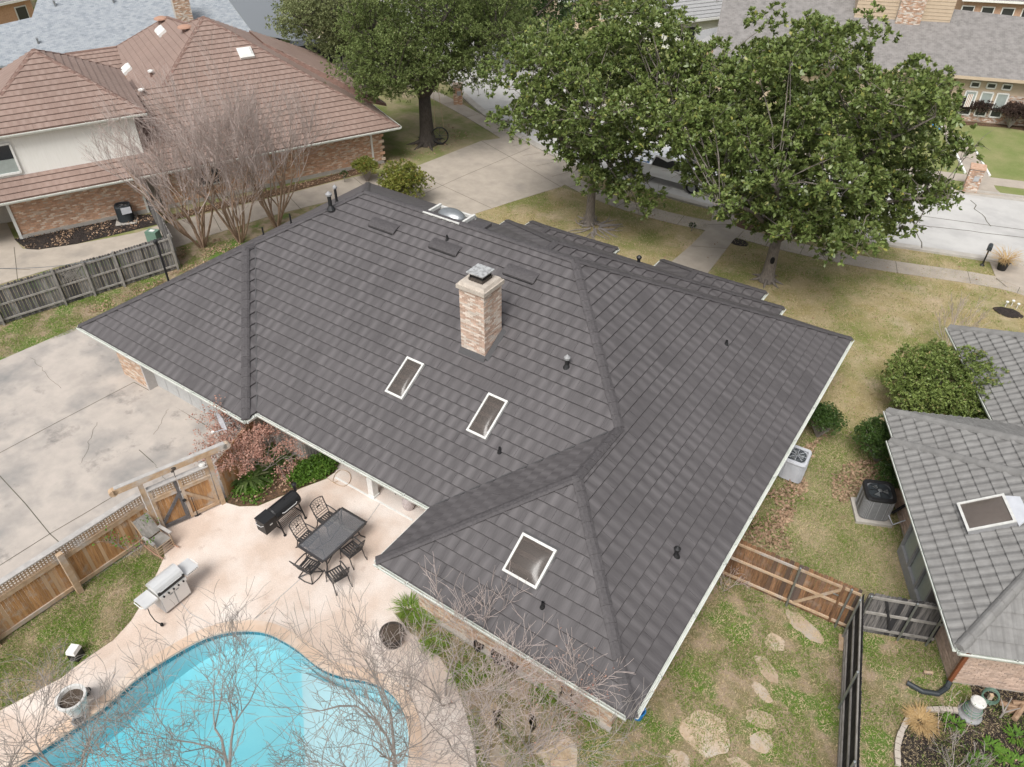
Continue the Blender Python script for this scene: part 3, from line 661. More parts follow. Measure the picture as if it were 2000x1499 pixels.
m = MB(); m.sphere((-5.55, 8.45, 6.93), 1, 20, 10, (.58, .36, .27)); m.build('dome', MT['steelpost'], s, smooth=True)
m = MB(); m.beam((-4.7, 8.3, 6.88), (-3.9, 8.3, 6.98), .7, .1); m.build('cricket', MT['roofcap'], s)
# hooded low roof vents
for x, lab in ((-7.6, 'hooded low roof vent farthest left, near the ridge'), (-4.75, 'hooded low roof vent midway between the ridge skylight and the chimney'), (-1.55, 'hooded low roof vent partly hidden behind the chimney cap')):
    v = thing('roof_vent', lab, 'roof vent', (x, 6.95, zA(x, 6.95)), group='hooded low roof vents')
    m = MB(); nn = 7; L2 = .62
    for sx in (-L2, L2):
        for k in range(nn):
            tt = k/(nn-1); yy = 6.82+.42*tt; m.v.append((x+sx, yy, zA(x, yy)+.03+.105*math.sin(math.pi*(.32+.68*tt))))
        for k in range(nn):
            tt = k/(nn-1); yy = 6.82+.42*tt; m.v.append((x+sx, yy, zA(x, yy)))
    m.f = [(k, k+1, 2*nn+k+1, 2*nn+k) for k in range(nn-1)]+[(0, 2*nn, 3*nn, nn)]+[tuple(range(nn))+tuple(range(2*nn-1, nn-1, -1)), tuple(range(2*nn, 3*nn))+tuple(range(4*nn-1, 3*nn-1, -1))]
    m.build('hood', MT['roofcap'], v)
    m = MB(); m.box((x, 6.812, zA(x, 6.81)+.05), (1.16, .02, .05)); m.build('vent_mouth', MT['black'], v)
# vent pipes
def vent(x, y, zf, h, r, lab, cap=False, wide=False):
    z = zf(x, y); v = thing('vent_pipe', lab, 'vent pipe', (x, y, z), group='black vent pipes on the dark roof')
    m = MB(); m.lathe([(r, -.08), (r, h), (r*.7, h), (r*.7, h-.05)], (x, y, z), 12); m.build('pipe', MT['black'], v, smooth=False)
    m = MB(); m.lathe([(r*2.3, -.06), (r*1.25, .07), (r*1.02, .10)], (x, y, z+.02), 12); m.build('boot', MT['black'], v)
    if cap: m = MB(); m.lathe([(r*1.7, h+.03), (r*1.7, h+.05), (0.001, h+.16)], (x, y, z), 14); m.lathe([(r*1.5, h-.02), (r*1.5, h+.03)], (x, y, z), 14); m.build('rain_cap', MT['trimgrey'] if not wide else MT['black'], v)
vent(-4.87, 7.3, zA, .20, .035, 'thin vent pipe between the two left hooded vents')
vent(1.55, 4.93, zA, .33, .06, 'thick black flue with bright rain cap right of the chimney, beside the long hip', True)
vent(1.04, 2.08, zA, .2, .04, 'short vent pipe just downhill from the right oblong skylight')
vent(4.74, 10.25, zR, .2, .045, 'short vent pipe high on the right slope towards the street')
vent(6.87, 2.0, zR, .26, .055, 'short vent pipe low on the right slope above the white gutter', True, True)
vent(4.79, -1.39, zWF, .22, .04, 'short vent pipe below the square skylight')
for (px, py, top, r, lab, c) in ((648, 408, .42, .075, 'thick black flue behind the left hip, nearer to the ridge end of the pair', True), (660, 398, .55, .055, 'tall thin black flue with cap at the top of the left hip', True), (571, 440, .36, .035, 'thin vent pipe halfway up behind the left hip', False), (517, 462, .30, .035, 'thin vent pipe lowest behind the left hip', False)):
    q = None
    for zz in np.linspace(3, 7, 400):
        pq = at(px, py, zz)
        if abs(zL(pq.x, pq.y)-zz) < .03: q = pq; break
    if q is None: q = at(px, py, 6)
    vent(q.x-.05, q.y, zL, top+.12, r, lab, c)
q = at(1224, 500, 4.2); vent(q.x, 15.3, zS, .62, .07, 'capped flue sticking up behind the street-side roof edge', True, True)
# ------------------------------------------------------------------ ground, pavements, pool
PX = lambda *q: [a2(*p) for p in q]
pool_px = [(-60, 1575), (40, 1500), (95, 1462), (150, 1425), (215, 1378), (270, 1330), (330, 1290), (400, 1252), (460, 1237), (520, 1240), (575, 1268), (625, 1307), (670, 1325), (725, 1336), (765, 1358), (790, 1395), (800, 1440), (798, 1500), (775, 1560), (700, 1600), (600, 1600), (500, 1570), (390, 1545), (280, 1580), (150, 1650), (0, 1660)]
pool = smooth_loop([a2(x, y, -.1) for x, y in pool_px], 5)
cop_in = offset_loop(pool, -.02); cop_out = offset_loop(pool, .31)
BIG = 320
sheet('ground', [(-BIG, -BIG), (BIG, -BIG), (BIG, BIG), (-BIG, BIG)], 0, MT['grass_base'], [offset_loop(pool, .15)])
# street along the front, with kerbs
near = smooth_loop([(75, 52), (40, 41), (22, 34.6), (13, 31.8), (6, 29.9), (1, 29.05), (-5, 28.8), (-11.5, 29.4), (-18.6, 31.9), (-25, 35.3), (-33, 41), (-45, 50), (-75, 70), (-120, 98)], 5, closed=False)
def off_line(l, d):
    out = []
    for i in range(len(l)):
        a, b = l[max(i-1, 0)], l[min(i+1, len(l)-1)]; dx, dy = b[0]-a[0], b[1]-a[1]; n = math.hypot(dx, dy); out.append((l[i][0]+dy/n*d, l[i][1]-dx/n*d))
    return out
far = off_line(near, 8.9)
sheet('street', near+far[::-1], .012, MT['road'])
def band(name, l, d0, d1, z, mat, thick):
    return sheet(name, off_line(l, d0)+off_line(l, d1)[::-1], z, mat, thick=thick)
band('street_kerb', near, -.16, .02, .13, MT['kerb'], .13); band('street_kerb', far, -.02, .16, .13, MT['kerb'], .13)
band('street_gutter', near, .02, .5, .018, MT['kerb'], 0); band('street_gutter', far, -.5, -.02, .018, MT['kerb'], 0)
def joint(pts, w_=.03, z=.035, name='concrete_joint'):
    m = MB()
    for a, b in zip(pts, pts[1:]):
        dx, dy = b[0]-a[0], b[1]-a[1]; n = math.hypot(dx, dy) or 1; ox, oy = -dy/n*w_/2, dx/n*w_/2; m.quad((a[0]-ox, a[1]-oy, z), (b[0]-ox, b[1]-oy, z), (b[0]+ox, b[1]+oy, z), (a[0]+ox, a[1]+oy, z))
    o = m.build(name, MT['seam']); o['kind'] = 'structure'; return o
def crack(p, q, n=14, amp=.35, w_=.05, z=.018, name='tar_seam'):
    pts = [(p[0]+(q[0]-p[0])*i/n+rnd.uniform(-amp, amp)*(0 < i < n), p[1]+(q[1]-p[1])*i/n+rnd.uniform(-amp, amp)*(0 < i < n)) for i in range(n+1)]; joint(pts, w_, z, name)
joint(off_line(near, 4.4), .05, .017, 'street_joint')
crack(a2(1790, 440), a2(2000, 465), 8, .05); crack(a2(1895, 392), a2(1935, 443), 6, .15); crack(a2(1780, 430), a2(1800, 485), 6, .12); crack(a2(1640, 415), a2(1790, 437), 9, .06); crack(a2(1610, 385), a2(1625, 430), 5, .1); crack(a2(1700, 395), a2(1730, 420), 5, .1)
for i in range(9): s_ = off_line(near, .1)[8+i*6]; e_ = off_line(near, 8.7)[8+i*6]; joint([s_, e_], .035, .0165, 'street_joint')
# front lawn, sidewalk, walkway, neighbour's drive
lawn_front = [(-17, 16.2), (-14.2, 20.0)]+PX((920, 421), (1010, 392), (1095, 366), (1142, 380))+[p for p in off_line(near, -.16) if -11 < p[0] < 11.8][::-1]+PX((1950, 545), (2000, 570))+[(20, 25), (20, 17), (12, 12), (8.0, 4.8), (7.2, 5), (7.2, 15.5)]
sheet('front_lawn', lawn_front, .006, MT['front_lawn'])
sw = smooth_loop([a2(2060, 590), a2(1950, 553), a2(1690, 513), a2(1533, 480), a2(1420, 450), a2(1300, 424), a2(1190, 390), a2(1110, 352), a2(1050, 312), a2(1000, 272), a2(900, 213), a2(820, 172), a2(740, 132), a2(600, 66), a2(450, 6)], 4, closed=False)
band('sidewalk', sw, -.62, .62, .03, MT['path_concrete'], .05)
for i in range(3, len(sw)-3, 2):
    a, b = off_line(sw, -.6)[i], off_line(sw, .6)[i]; joint([a, b], .025, .0345, 'sidewalk_joint')
walk = PX((1300, 522), (1380, 538), (1432, 470), (1475, 432))+[off_line(near, -.16)[min(range(len(near)), key=lambda k: abs(near[k][0]-x))] for x in (1.2, -1.6)]+PX((1392, 412), (1388, 440), (1350, 480))
sheet('front_walk', walk, .035, MT['path_concrete'], thick=.05)
joint(PX((1350, 482), (1420, 487)), .025, .039); joint(PX((1383, 440), (1462, 440)), .025, .039)
drive = PX((340, 486), (395, 466), (520, 425), (650, 392))+[(-17.6, 16.6), (-14.0, 20.1)]+PX((920, 421), (1010, 392), (1095, 366), (1140, 340))+[off_line(near, .02)[min(range(len(near)), key=lambda k: abs(near[k][0]-x))] for x in (-11.8, -14, -16.5, -18.6)]+PX((1000, 268), (940, 276), (800, 331), (690, 347), (560, 380), (420, 414), (312, 440), (270, 455), (150, 478), (75, 489), (45, 487), (30, 470), (0, 408), (-60, 300), (-200, 420), (-100, 600), (0, 556), (120, 520), (240, 492))
sheet('neighbour_driveway', drive, .025, MT['path_concrete'], thick=.05)
for l in (((940, 276), (1000, 310), (1095, 366)), ((795, 332), (900, 380), (960, 408)), ((1035, 290), (905, 345), (800, 392)), ((560, 380), (590, 412)), ((412, 414), (432, 452)), ((28, 484), (35, 550)), ((-60, 524), (60, 528)), ((690, 347), (720, 372))): joint([a2(*q) for q in l], .03, .03)
rdrive = PX((1945, 545), (2000, 566), (2080, 600), (2200, 560))+[off_line(near, .02)[min(range(len(near)), key=lambda k: abs(near[k][0]-x))] for x in (19, 15, 12.0)]
sheet('right_driveway', rdrive, .04, MT['path_concrete'], thick=.05); joint(PX((1945, 545), (1965, 562)), .03, .045)
# across the street
fk = off_line(far, .16)
lawn_far = [p for p in fk if 4 < p[0] < 60]+[(4, 56), (60, 75)]
sheet('far_lawn', lawn_far, .02, MT['lawn_green'])
sw2 = off_line(far, 2.1); band('far_sidewalk', [p for p in sw2 if -20 < p[0] < 60], -.6, .6, .05, MT['path_concrete'], .05)
lawn_far2 = [p for p in fk if -60 < p[0] < 4]+[(-30, 90), (-5, 65), (4, 56)]
sheet('far_lawn', lawn_far2, .016, MT['lawn_green'])
sheet('far_walk', PX((1885, 378), (1960, 384), (1945, 372), (1930, 345), (1905, 300), (1870, 268), (1845, 245), (1832, 250), (1868, 300), (1888, 340)), .056, MT['path_concrete'], thick=.05)
for l in (((1932, 346), (1906, 300), (1872, 266)), ((1884, 340), (1864, 298), (1845, 268))):
    m = MB(); q = [Vector((*a2(*p), .08)) for p in l]
    for a, b in zip(q, q[1:]): m.beam(a, b, .13, .1)
    m.build('walk_edging', MT['white'])['kind'] = 'structure'
sheet('far_bed', PX((1838, 236), (1890, 246), (1960, 250), (2010, 258), (2010, 238), (1880, 215)), .03, MT['leafbed'])
# big driveway left of the house
yl = [a2(150, 640), a2(0, 705)]; dx, dy = yl[1][0]-yl[0][0], yl[1][1]-yl[0][1]
drv = [(-7.6, -2.1), (-8.3, .6), (-16.6, .6), (-16.6, 7.2), a2(335, 548), a2(250, 592), yl[0], yl[1], (yl[1][0]+3*dx, yl[1][1]+3*dy), (-45, -45), (-8.3, -45), (-8.5, -9.3), (-8.05, -4.2)]
sheet('driveway', drv, .022, MT['concrete'], thick=.04)
for l in (((-30, 902), (120, 822), (262, 748)), ((262, 748), (292, 764), (350, 800), (415, 840)), ((245, 957), (170, 1002), (98, 1044), (0, 1106)), ((98, 1044), (50, 985), (-10, 920)), ((98, 1044), (122, 1066)), ((272, 880), (300, 905)), ): joint([a2(*q) for q in l], .028 if l[0] != (190, 826) else .01, .0275)
for a_, b_ in (((190, 826), (160, 905)), ((300, 905), (340, 960)), ((60, 700), (120, 760)), ((330, 800), (300, 850))): crack(a2(*a_), a2(*b_), 12, .07, .012, .0275, 'hairline_crack')
sheet('garage_apron', [(-14.85, .05), (-8.95, .05), (-8.95, .55), (-14.85, .55)], .03, MT['concrete'])
# lawns beside and behind
sheet('side_strip', [(-45, -14)]+[yl[1], yl[0], a2(250, 592), a2(335, 548), (-16.6, 7.2), (-16.6, 16.4)]+PX((650, 393), (520, 426), (395, 467), (340, 487), (120, 521), (0, 557), (-100, 600)), .004, MT['back_lawn'])
lawn_l = PX((-130, 1300), (-12, 1224), (148, 1138), (280, 1052), (300, 1040), (313, 1046), (322, 1088), (303, 1130), (283, 1172), (256, 1215), (222, 1252), (165, 1290), (120, 1326), (60, 1358), (0, 1390), (-120, 1450))
sheet('lawn_strip', lawn_l, .012, MT['back_lawn'])
edge_px = [(770, 1200), (800, 1236), (850, 1272), (886, 1328), (910, 1395), (925, 1455), (932, 1510), (935, 1640)]
back = PX(*edge_px)+[(16, -22), (19, 7), (13.7, 5.85), (11.45, 4.95), (7.9, 4.8), (7.1, 4.8), (7.1, -1.6), (.9, -1.6), (.75, -1.3)]
sheet('back_lawn', back, .008, MT['back_lawn'])
side = [(7.2, 4.75), (11.4, 4.9), (14, 5.6), (12.1, 9), (11, 12.6), (9.5, 13.5), (7.2, 13.5)]
sheet('side_yard', side, .014, MT['grass_base'])
# patio with the pool cut out
patio = PX((444, 984), (468, 991), (505, 990), (542, 974), (592, 954), (632, 939), (655, 924), (662, 905), (640, 890))+[(-6.58, .82), (-6.58, 2.98), (.73, 2.98), (.73, -1.4)]+PX(*edge_px)+PX((900, 1760), (300, 1900), (-300, 1800))+lawn_l[::-1][:12]+[(-8.15, -4.2), (-7.55, -2.1)]
sheet('patio', patio, .03, MT['patio'], [cop_in], thick=.05)
sheet('pool_coping', cop_out, .056, MT['coping'], [cop_in], thick=.03)
m = MB()
n = len(pool)
for i in range(n):
    a, b = pool[i], pool[(i+1) % n]; L = math.hypot(b[0]-a[0], b[1]-a[1]); k = max(1, round(L/.15))
    for j in range(k):
        p = [a[c]+(b[c]-a[c])*(j+.04)/k for c in (0, 1)]; q = [a[c]+(b[c]-a[c])*(j+.96)/k for c in (0, 1)]; m.quad((p[0], p[1], -.20), (q[0], q[1], -.20), (q[0], q[1], .03), (p[0], p[1], .03))
pw = thing('swimming_pool', 'kidney shaped turquoise swimming pool with pinkish coping, bottom left', 'pool', (pool[0][0], pool[0][1], 0))
m.build('pool_tile', MT['pooltile'], pw)['kind'] = 'stuff'
pin = offset_loop(pool, .03); m = MB()
for i in range(n):
    a, b = pin[i], pin[(i+1) % n]; m.quad((a[0], a[1], -1.6), (b[0], b[1], -1.6), (b[0], b[1], .02), (a[0], a[1], .02))
m.build('basin_wall', MT['plaster'], pw)
m = MB(); q3 = (at(600, 1372, -.9), at(740, 1500, -.9)); nx_, ny_ = -(q3[1].y-q3[0].y), q3[1].x-q3[0].x; nl = math.hypot(nx_, ny_); nx_, ny_ = nx_/nl, ny_/nl
if nx_*(at(300, 1450).x-q3[0].x)+ny_*(at(300, 1450).y-q3[0].y) < 0: nx_, ny_ = -nx_, -ny_
xs = np.arange(min(p[0] for p in pool)-.3, max(p[0] for p in pool)+.5, .3); ys_ = np.arange(min(p[1] for p in pool)-.3, max(p[1] for p in pool)+.5, .3)
for x in xs:
    for y in ys_:
        s_ = min(1, max(0, (nx_*(x-q3[0].x)+ny_*(y-q3[0].y)+.2)/4.5)); m.v.append((x, y, -.87-.55*s_*s_*(3-2*s_)))
ny2 = len(ys_); m.f = [(i*ny2+j, (i+1)*ny2+j, (i+1)*ny2+j+1, i*ny2+j+1) for i in range(len(xs)-1) for j in range(ny2-1)]
m.build('basin_floor', MT['plaster'], pw, smooth=True)
def half(poly, p, q):
    """part of poly to the right of p->q"""
    d = (q[0]-p[0], q[1]-p[1]); f = lambda v: d[1]*(v[0]-p[0])-d[0]*(v[1]-p[1]); out = []; n = len(poly)
    for i in range(n):
        a, b = poly[i], poly[(i+1) % n]; fa, fb = f(a), f(b)
        if fa >= 0: out.append(a)
        if (fa >= 0) != (fb >= 0): t_ = fa/(fa-fb); out.append((a[0]+(b[0]-a[0])*t_, a[1]+(b[1]-a[1])*t_))
    return out
pl_ = offset_loop(pool, -.004)
for (pa, pb), zt in ((((650, 1338), (806, 1402)), -.32), (((622, 1352), (800, 1452)), -.58), (((600, 1372), (740, 1500)), -.84)):
    A, B = a2(*pa, zt), a2(*pb, zt); h_ = half(pl_, B, A) if zt < 0 else None
    cen = a2(790, 1400); f = (A[0]-B[0], A[1]-B[1])
    if not (f[1]*(cen[0]-B[0])-f[0]*(cen[1]-B[1]) >= 0): h_ = half(pl_, A, B)
    e0, e1 = a2(585, 1200, zt), a2(600, 1600, zt); h_ = half(h_, e0, e1) if ((e1[1]-e0[1])*(cen[0]-e0[0])-(e1[0]-e0[0])*(cen[1]-e0[1])) >= 0 else half(h_, e1, e0)
    if len(h_) > 2:
        m = MB(); m.prism(h_, -1.55, zt); m.build('pool_step', MT['stepplaster'], pw)
m = MB(); m.prism(offset_loop(pool, .045), -1.6, -.1)
m.build('water', MT['water'], pw)
# white dividing strips in the patio
for l, w_ in ((((655, 934), (806, 1018)), .07), (((742, 985), (690, 1060)), .02), (((350, 1175), (372, 1200), (420, 1225)), .02), (((612, 1110), (500, 1210)), .02)):
    q = [Vector((*a2(*p), .036)) for p in l]; m = MB()
    for a, b in zip(q, q[1:]): m.beam(a, b, w_, .012)
    m.build('patio_strip', MT['stucco'] if w_ < .05 else MT['white'])['kind'] = 'structure'
bed_ivy = PX((443, 982), (468, 989), (505, 988), (542, 972), (592, 952), (632, 937), (655, 922), (662, 905), (640, 890))+[(-6.6, .8), (-8.3, .75), (-8.2, .2)]
sheet('planting_bed', bed_ivy, .034, MT['leafbed'], thick=.03)
bed_l = PX((28, 468), (52, 487), (75, 488), (150, 477), (312, 438), (318, 425), (290, 420), (196, 428))
sheet('mulch_bed', bed_l, .03, MT['mulch'], thick=.03)
bed_l2 = PX((318, 425), (330, 432), (420, 411), (560, 378), (690, 344), (740, 330), (745, 318), (600, 356), (420, 398))
sheet('leafy_bed', bed_l2, .032, MT['leafbed'], thick=.03)
bed_r = PX((1752, 1450), (1765, 1415), (1785, 1395), (1830, 1388), (1870, 1390), (1905, 1395), (1895, 1340), (1870, 1325), (2010, 1330), (2100, 1420), (2100, 1600), (1770, 1600), (1750, 1520))
sheet('garden_bed', bed_r, .02, MT['mulch'])
# stepping stones on the back lawn
for i, (x, y, rx, ry, a) in enumerate(((1378, 1432, .52, .50, .2), (1486, 1405, .33, .20, .3), (1486, 1450, .26, .24, 1), (1487, 1352, .30, .13, 2.7), (1497, 1307, .38, .19, 2.6), (1514, 1255, .24, .24, .5), (1570, 1224, .50, .22, 2.75), (1325, 1486, .24, .22, .3), (1445, 1496, .26, .14, .1), (1020, 1350, .35, .2, .6), (1005, 1410, .5, .3, .4), (1090, 1470, .45, .4, .2), (960, 1400, .22, .35, .9), (1060, 1405, .3, .4, .1), (985, 1485, .4, .25, .1))):
    c = at(x, y); R = random.Random(i+40); pts = []
    for k in range(14):
        t_ = 2*math.pi*k/14; u_, v_ = 1.2*rx*math.cos(t_)*(1+R.uniform(-.14, .14)), 1.2*ry*math.sin(t_)*(1+R.uniform(-.14, .14)); pts.append((c.x+u_*math.cos(a)-v_*math.sin(a), c.y+u_*math.sin(a)+v_*math.cos(a)))
    m = MB(); m.prism(smooth_loop(pts, 3), -.02, .02)
    LAB = ['broad pale round flagstone, largest of the stepping stones', 'grey and tan stepping stone right of the largest pale one', 'small tan stepping stone below the grey and tan one near the photo bottom', 'narrow reddish stepping stone above the grey and tan one', 'wide tan stepping stone in the middle of the chain', 'rounded orange-tan stepping stone second from the wood gate', 'long pale grey stepping stone right in front of the wood gate', 'small tan stepping stone at the photo bottom left of the largest pale one', 'flat tan stepping stone cut by the photo bottom, right of the largest pale one', 'upright-lying tan flagstone near the brick wing wall under bare shrubs', 'wide pale flagstone below the brick wing wall under bare shrubs', 'cream flagstone under bare twigs at the photo bottom', 'reddish flagstone at the patio edge by the bare shrubs', 'rosy flagstone just below the brick wing wall', 'brown flagstone at the photo bottom beside the patio']
    tag(m.build('stepping_stone', MT['stone']), LAB[i], 'stepping stone', 'flat stepping stones on the back lawn')
# ------------------------------------------------------------------ fences
def fence(name, label, cat, p0, p1, h, bw, bmat, rmat, rails=(.25, .98, 1.7), side=1, posts=(), pmat=None, ph=None, pr=.045, round_post=False, gap=.008, z0=.05, dog=True, skip=None, rail=(.04, .085), thick=.018, seed=1, jit=.02, group=None, lab_pieces=None):
    """boards on the fence line, rails and posts on the side the camera sees (right of p0->p1 when side = 1)"""
    R = random.Random(seed); d = Vector((p1[0]-p0[0], p1[1]-p0[1], 0)); L = d.length; d.normalize(); n = Vector((d.y, -d.x, 0))*side; o = Vector((p0[0], p0[1], 0)); f = thing(name, label, cat, tuple(o+d*L/2), group=group)
    a = 0
    while a < L-.02:
        w_ = min(bw*R.uniform(.96, 1.02), L-a)
        if not (skip and skip(a+w_/2)):
            hh = h+R.uniform(-jit, jit); t0 = R.uniform(-.004, .004); b = o+d*a-n*(thick+t0); m = MB(); A, B = b, b+d*(w_-gap); u = n*thick
            if dog:
                c = min(.03, w_*.25); prof = [(0, z0), (w_-gap, z0), (w_-gap, hh-c), (w_-gap-c, hh), (c, hh), (0, hh-c)]
            else: prof = [(0, z0), (w_-gap, z0), (w_-gap, hh), (0, hh)]
            k = len(prof); m.v = [tuple(b+d*s+Vector((0, 0, z))) for s, z in prof]+[tuple(b+u+d*s+Vector((0, 0, z))) for s, z in prof]
            m.f = [tuple(range(k)), tuple(range(2*k-1, k-1, -1))]+[((i+1) % k, i, k+i, k+(i+1) % k) for i in range(k)]
            m.build('board', bmat, f)
        a += w_
    for z in rails:
        m = MB(); q = o+n*(rail[0]/2+.004); m.beam(q+Vector((0, 0, z)), q+d*L+Vector((0, 0, z)), rail[0], rail[1]); m.build('rail', rmat, f)
    for a in posts:
        q = o+d*a+n*(rail[0]+pr+.006); m = MB(); hh = ph or h
        if round_post:
            m.tube([q, q+Vector((0, 0, hh))], pr, 10); m.sphere(q+Vector((0, 0, hh)), pr*1.15, 10, 5)
            po = m.build('post', pmat or rmat, f)
        else: m.beam(q, q+Vector((0, 0, hh)), pr*2, pr*2, up=n); po = m.build('post', pmat or rmat, f)
    return f, o, d, n
# weathered fence between the two driveways
fa, fb = (-26.06, -6.5), (-22.12, 6.95); L = math.hypot(fb[0]-fa[0], fb[1]-fa[1])
pa = [((q[0]-fa[0])*(fb[0]-fa[0])+(q[1]-fa[1])*(fb[1]-fa[1]))/L for q in [a2(8, 635), a2(130, 597), a2(186, 578), a2(242, 558), a2(347, 526)]]
lat = lambda a: pa[1]-.02 < a < pa[2]-.1
f1, o, d, n = fence('wooden_fence', 'weathered grey picket fence between the two driveways, left of the house', 'fence', fa, fb, 1.86, .135, MT['greywood'], MT['greyrail'], posts=pa, pmat=MT['greyrail'], ph=1.95, skip=None, seed=3, gap=.014)
m = MB()
for i in range(17):
    for s in (1, -1):
        a0 = pa[1]+.12+i*.09; x0, x1 = a0, a0+s*.62; z0_, z1_ = 1.08, 1.70
        lo, hi = pa[1]+.1, pa[2]-.1
        if lo <= x0 <= hi and lo <= x1 <= hi: m.beam(o+d*x0+n*.02+V(0, 0, z0_), o+d*x1+n*.02+V(0, 0, z1_), .03, .012, up=n)
m.build('lattice', MT['greyrail'], f1)['kind'] = 'stuff'
fence('wooden_fence', 'dark grey return of the weathered fence running to the brown-roofed house', 'fence', (-22.16, 7.05), a2(296, 419), 1.8, .14, MT['greywood'], MT['greyrail'], seed=5, side=1, posts=(2.2, 4.0))
# patio fence with lattice top, and the double gate under its beam
p0, p1 = Vector((-8.62, -12.2, 0)), Vector((-8.19, -4.32, 0))
f2, o, d, n = fence('lattice_fence', 'orange cedar fence with a lattice strip and grey cap beside the patio lawn', 'fence', (p0.x, p0.y), (p1.x, p1.y), 1.42, .105, MT['cedar'], MT['cedarrail'], rails=(.16, 1.40), rail=(.05, .14), z0=.06, dog=False, seed=7, gap=.004)
Lf = (p1-p0).length
def lattice_top(f, o, d, n, a0, a1, capm=MT['greycap'], z0=1.5, z1=1.84):
    m = MB(); m.beam(o+d*a0+n*.02+V(0, 0, 1.93), o+d*a1+n*.02+V(0, 0, 1.93), .2, .04); m.build('cap_board', capm, f)
    m = MB(); m.beam(o+d*a0+n*.03+V(0, 0, z1+.03), o+d*a1+n*.03+V(0, 0, z1+.03), .04, .09); m.build('rail', MT['cedarrail'], f)
    m = MB(); m.beam(o+d*a0+n*.035+V(0, 0, z0-.01), o+d*a1+n*.035+V(0, 0, z0-.01), .05, .05); m.build('rail', MT['cedarrail'], f)
    m = MB(); a = a0+.05
    while a < a1: m.beam(o+d*a+V(0, 0, z0), o+d*a+V(0, 0, z1), .042, .012, up=n); a += .092
    z = z0+.05
    while z < z1: m.beam(o+d*a0+n*.013+V(0, 0, z), o+d*a1+n*.013+V(0, 0, z), .012, .042); z += .092
    m.build('lattice', MT['cedarrail'], f)['kind'] = 'stuff'
lattice_top(f2, o, d, n, 0, Lf)
for q in ((-8.0, -7.02), (-8.2, -9.42)):
    m = MB(); m.beam((q[0]-.14, q[1], .0), (q[0]-.14, q[1], 1.80), .17, .15, up=(1, 0, 0)); m.build('post', MT['cedarrail'], f2)
gate = thing('garden_gate', 'double wooden gate with lattice tops under a heavy beam with curled ends, beside the patio', 'gate', (-7.83, -3.25, 0))
gl, gm, gr = Vector((-8.17, -4.2, 0)), Vector((-7.83, -3.25, 0)), Vector((-7.49, -2.2, 0))
dg = (gr-gl).normalized(); ng = Vector((dg.y, -dg.x, 0))
for q in (gl, gr): m = MB(); m.beam(q, q+V(0, 0, 2.28), .15, .15, up=ng); m.build('post', MT['cedarrail'], gate)
m = MB(); pts = [gl-dg*.85+V(0, 0, 2.30), gl-dg*.80+V(0, 0, 2.40), gl-dg*.45+V(0, 0, 2.38), gr+dg*.35+V(0, 0, 2.38)]
m.beam(pts[2]-dg*.3, pts[3]+dg*.3, .17, .2); m.tube([pts[2]-dg*.3+V(0, 0, -.02)+ng*.085, pts[2]-dg*.3+V(0, 0, -.02)-ng*.085], .125, 14); m.tube([pts[3]+dg*.3+V(0, 0, -.02)+ng*.085, pts[3]+dg*.3+V(0, 0, -.02)-ng*.085], .125, 14); m.build('beam', MT['cedarrail'], gate); m = MB(); m.beam(pts[2]-dg*.25+V(0, 0, .112), pts[3]+dg*.25+V(0, 0, .112), .15, .022); m.build('beam_cap', MT['greycap'], gate)
for (a, b, fm, lb) in ((gl+dg*.11, gm-dg*.02, MT['darkpost'], 1), (gm+dg*.02, gr-dg*.11, MT['cedarrail'], 2)):
    Lg = (b-a).length; R = random.Random(lb)
    k = int(Lg/.115)
    for i in range(k):
        q = a+dg*(i*Lg/k); m = MB(); m.hexa([q+V(0, 0, .1), q+dg*(Lg/k-.005)+V(0, 0, .1), q+dg*(Lg/k-.005)-ng*.02+V(0, 0, .1), q-ng*.02+V(0, 0, .1), q+V(0, 0, 1.42), q+dg*(Lg/k-.005)+V(0, 0, 1.42), q+dg*(Lg/k-.005)-ng*.02+V(0, 0, 1.42), q-ng*.02+V(0, 0, 1.42)]); m.build('board', MT['cedar'], gate)
    for q0, q1, w_, h_ in ((a+V(0, 0, .17), b+V(0, 0, .17), .045, .13), (a+V(0, 0, 1.42), b+V(0, 0, 1.42), .045, .15)): m = MB(); m.beam(q0+ng*.025, q1+ng*.025, w_, h_); m.build('rail', fm if q0.z < 1 else MT['cedarrail'], gate)
    for q, mm in ((a, MT['cedarrail'] if lb == 2 else MT['cedarrail']), (b, fm)): m = MB(); e = q+dg*(.05 if q is a else -.05); m.beam(e+ng*.025+V(0, 0, .1), e+ng*.025+V(0, 0, 1.88), .095, .05, up=ng); m.build('stile', mm, gate)
    q0, q1 = (a+V(0, 0, .2), b+V(0, 0, 1.35)) if lb == 1 else (b+V(0, 0, .2), a+V(0, 0, 1.3)); m = MB(); m.beam(q0+ng*.027, q1+ng*.027, .10, .04, up=ng); m.build('brace', fm if lb == 1 else MT['cedarrail'], gate)
    lattice_top(gate, a, dg, ng, 0, Lg)
m = MB(); q = gm+dg*.22+ng*.06; m.tube([q+V(0, 0, .0), q+V(0, 0, .95)], .014, 6); m.tube([q+V(0, 0, .08)-dg*.1, q+V(0, 0, .08)+dg*.1], .02, 6); m.build('drop_bolt', MT['black'], gate)
m = MB(); q = gm+ng*.07; m.box(q+V(0, 0, .95), (.1, .1, .05)); m.sphere(q+V(0, 0, 1.0)+ng*.03, .035, 8, 5); m.build('latch', MT['black'], gate)
orn = thing('garden_ornament', 'little dark rose-like ornament on a stem above the gate middle', 'ornament', tuple(gm+V(0, 0, 1.95)))
m = MB(); m.tube([gm+V(0, 0, 1.95), gm+V(.02, 0, 2.15), gm+V(.03, 0.02, 2.3)], .012, 6); m.build('stem', MT['black'], orn)
